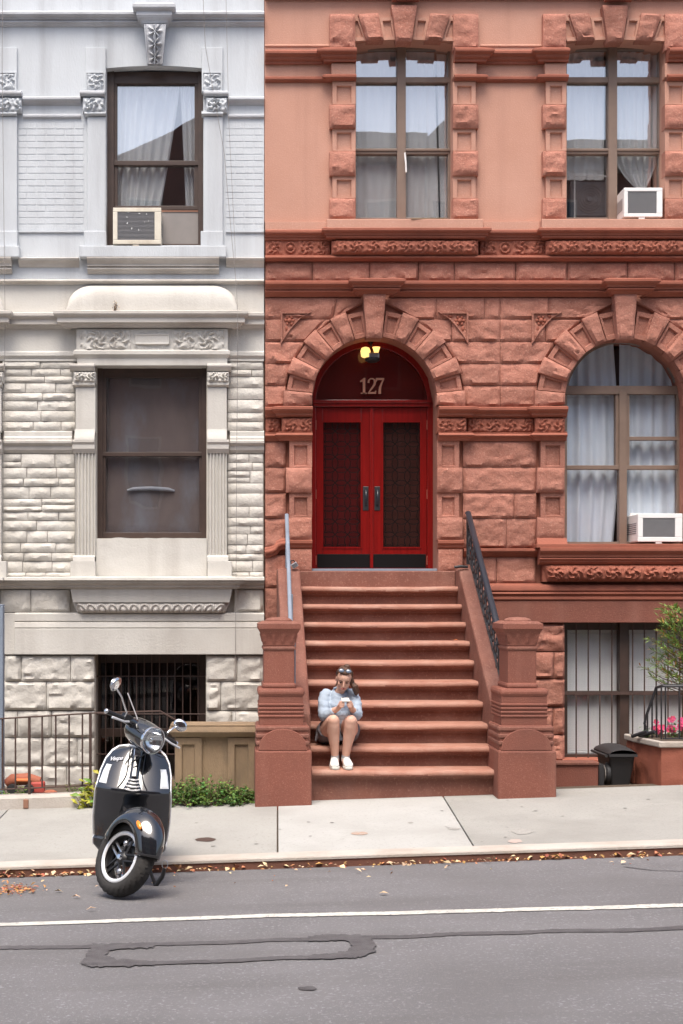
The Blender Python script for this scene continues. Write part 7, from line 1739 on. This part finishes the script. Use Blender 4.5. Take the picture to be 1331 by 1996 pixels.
tag(person, 'person in pale blue sweatshirt and white sneakers sitting on the steps looking at phone', 'person')
def child(name, me, m): 
    me.materials.clear(); return put(name, me, m, person)
# sweatshirt: loose body, slumped sleeves pushed up at the wrist
c = MB()
c.tube([V(1.025, -2.14, seatZ + 0.07), V(1.025, -2.16, 0.80), V(1.028, -2.20, 0.93), V(1.035, -2.225, 1.04), V(1.04, -2.235, 1.115), V(1.045, -2.25, 1.145)], [(0.15, 0.185), (0.145, 0.175), (0.14, 0.180), (0.115, 0.170), (0.075, 0.125), (0.06, 0.07)], 24)
for s_, e_, w_, s in ((shL, elL, wrL, -1), (shR, elR, wrR, 1)):
    c.ellip(s_ + V(s * -0.01, 0, -0.005), (0.058, 0.062, 0.054), 14, 10)
    c.tube([s_, s_.lerp(e_, 0.5) + V(s * 0.012, 0, 0), e_ + V(s * 0.004, 0, -0.014)], [0.060, 0.059, 0.056], 16)
    c.tube([e_ + V(s * 0.004, 0, -0.012), e_.lerp(w_, 0.4) + V(0, 0, -0.012), e_.lerp(w_, 0.72)], [0.056, 0.053, 0.038], 16)
    c.ellip(e_ + V(0, 0, -0.012), (0.054, 0.054, 0.054), 12, 8)
c.tube([H(0, 0.03, -0.105) + V(math.cos(t) * 0.066 - 0.02, math.sin(t) * 0.062 + 0.02, -0.015 - 0.012 * math.sin(t)) for t in [k * math.pi / 8 for k in range(16)]], 0.013, 8, True)
sw = fuse(c, 'sweatshirt', 0.007, 5)
for v in sw.vertices:
    p = v.co; k = 0.007 * nz(p.x * 10 + p.z * 16, p.y * 10, p.z * 30) + 0.003 * nz(p.x * 30, p.y * 28, p.z * 44); v.co = p + v.normal * k
child('sweatshirt', sw, 'sweatshirt')
c = MB(); c.tube([pel + V(0, 0.06, 0.08), pel + V(0, 0.03, 0), pel + V(0, -0.03, -0.03)], [(0.11, 0.15), (0.14, 0.18), (0.10, 0.16)], 20)
for hp, kn, s in ((hipL, kneeL, -1), (hipR, kneeR, 1)):
    c.tube([hp + V(0, 0.03, 0), hp.lerp(kn, 0.22) + V(s * 0.012, 0, -0.006), hp.lerp(kn, 0.46) + V(s * 0.014, 0, -0.004)], [0.106, 0.106, 0.100], 18)
c.tube([hipL + V(-0.07, -0.04, 0.06), hipL + V(-0.10, -0.14, 0.0), hipL + V(-0.115, -0.16, -0.055)], [(0.02, 0.02), (0.03, 0.014), (0.02, 0.008)], 10)
child('shorts', fuse(c, 'shorts', 0.007, 3), 'shorts')
# shoes
for an, s in ((ankL, -1), (ankR, 1)):
    o = V(an.x + s * 0.006, 0, footZ)
    c = MB(); c.tube([V(o.x, -2.375, footZ + 0.045), V(o.x, -2.41, footZ + 0.058), V(o.x + s * 0.004, -2.50, footZ + 0.054), V(o.x + s * 0.010, -2.585, footZ + 0.040), V(o.x + s * 0.012, -2.628, footZ + 0.030)], [(0.040, 0.030), (0.052, 0.036), (0.046, 0.042), (0.034, 0.046), (0.018, 0.030)], 16)
    c.tube([V(an.x, -2.425, footZ + 0.06), an + V(0, 0.0, 0.012)], [0.042, 0.040], 14)
    shoe = child('shoe', fuse(c, 'shoe', 0.005, 4), 'shoe')
    P = [(-0.030, -2.375), (-0.040, -2.43), (-0.042, -2.52), (-0.046, -2.58), (-0.030, -2.63), (0.0, -2.645), (0.034, -2.63), (0.046, -2.58), (0.042, -2.52), (0.040, -2.43), (0.030, -2.375)]
    mb = MB(); k = len(P); mb.add([(o.x + s * 0.006 + x, y, footZ + 0.001) for x, y in P] + [(o.x + s * 0.006 + x * 1.06, y, footZ + 0.024) for x, y in P], [tuple(range(k)), tuple(range(2 * k - 1, k - 1, -1))] + [(i, (i + 1) % k, k + (i + 1) % k, k + i) for i in range(k)])
    mb.build('sole', 'sole', shoe, bevel=0.004)
    mb = MB()
    for j in range(4): yy = -2.475 - 0.022 * j; zz_ = footZ + 0.098 - 0.008 * j; mb.tube([(o.x - 0.022, yy, zz_ - 0.008), (o.x + s * 0.006, yy, zz_ + 0.002), (o.x + 0.03, yy, zz_ - 0.008)], 0.0035, 5)
    mb.build('laces', 'sole', shoe)
    child('sock', MB().tube([an + V(0, 0, 0.0), an.lerp(kneeL if s < 0 else kneeR, 0.07)], [0.040, 0.038], 14).mesh('sock', 60), 'sock')
# hair: cap pulled back, parted, tail falling over the right shoulder
c = MB()
def hee(cc, r_, nu=18, nv=12): c.ellip((0, 0, 0), r_, nu, nv); k = nu * (nv + 1); c.v[-k:] = [tuple(HM @ (Vector(p) + Vector(cc))) for p in c.v[-k:]]
hee((0, 0.030, 0.034), (0.080, 0.088, 0.090)); hee((0, 0.055, -0.01), (0.074, 0.06, 0.075)); hee((0, -0.012, 0.088), (0.058, 0.060, 0.032))
for s in (-1, 1): hee((s * 0.064, 0.016, 0.04), (0.016, 0.034, 0.045))
hee((0.015, 0.03, 0.125), (0.03, 0.03, 0.022))
c.tube([H(0.068, 0.0, 0.02), H(0.082, 0.0, -0.04), V(1.185, -2.36, 1.19), V(1.205, -2.34, 1.135), V(1.20, -2.33, 1.10)], [0.022, 0.026, 0.034, 0.030, 0.012], 12)
c.tube([H(-0.045, 0.06, -0.04), H(-0.05, 0.075, -0.08), V(0.995, -2.25, 1.13)], [0.022, 0.020, 0.010], 10)
hair = fuse(c, 'hair', 0.006, 3)
for v in hair.vertices: p = v.co; v.co = p + v.normal * 0.004 * nz(p.x * 70, p.y * 22, p.z * 14)
child('hair', hair, 'hair')
# face details
for s in (-1, 1):
    MB().ellip(H(s * 0.030, -0.079, 0.000), (0.014, 0.006, 0.0065), 10, 6).build('eye', 'eye_dark', person, smooth=60)
    MB().tube([H(s * 0.014, -0.090, 0.018), H(s * 0.030, -0.089, 0.024), H(s * 0.047, -0.078, 0.018)], [0.004, 0.005, 0.003], 6).build('eyebrow', 'hair', person, smooth=60)
MB().tube([H(-0.022, -0.086, -0.064), H(0, -0.095, -0.062), H(0.022, -0.086, -0.064)], [0.004, 0.0075, 0.004], 8).build('lips', 'lip', person, smooth=60)
# sunglasses pushed up on the hair
sg = thing('sunglasses', 'blue-tinted sunglasses pushed up on the seated person\'s hair', 'sunglasses', tuple(H(0, -0.06, 0.11)))
GM = HM @ Matrix.Translation((0, -0.050, 0.112)) @ Matrix.Rotation(R(-46), 4, 'X')
for s in (-1, 1):
    MB().ellip((0, 0, 0), (0.026, 0.006, 0.018), 18, 8).xform(GM @ Matrix.Translation((s * 0.034, 0, 0))).build('lens', 'lens_blue', sg, smooth=60)
    MB().tube([(s * 0.034 + 0.028 * math.cos(t), 0, 0.020 * math.sin(t)) for t in [k * math.pi / 10 for k in range(20)]], 0.004, 6, True).xform(GM).build('rim', 'eye_dark', sg, smooth=60)
    MB().tube([(s * 0.064, 0, 0.006), (s * 0.080, 0.05, 0.0), (s * 0.082, 0.10, -0.01)], 0.0035, 6).xform(GM).build('temple', 'eye_dark', sg, smooth=60)
MB().tube([(-0.006, 0, 0.004), (0.006, 0, 0.004)], 0.004, 6).xform(GM).build('bridge', 'eye_dark', sg, smooth=60)
# phone
phone = thing('phone', 'white phone held in both hands by the seated person', 'phone', tuple(ph))
PM = Matrix.Translation(ph + V(0, 0.0, 0.012)) @ Matrix.Rotation(R(-80), 4, 'X')
MB().box(-0.038, 0.038, -0.005, 0.005, -0.06, 0.072).xform(PM).build('body', 'sole', phone, bevel=0.004)
MB().box(-0.034, 0.034, 0.0052, 0.0058, -0.055, 0.066).xform(PM).build('screen', 'kick_black', phone)
MB().box(-0.032, -0.012, -0.0075, -0.005, 0.045, 0.066).xform(PM).build('camera_bump', 'dark_plastic', phone, bevel=0.002)
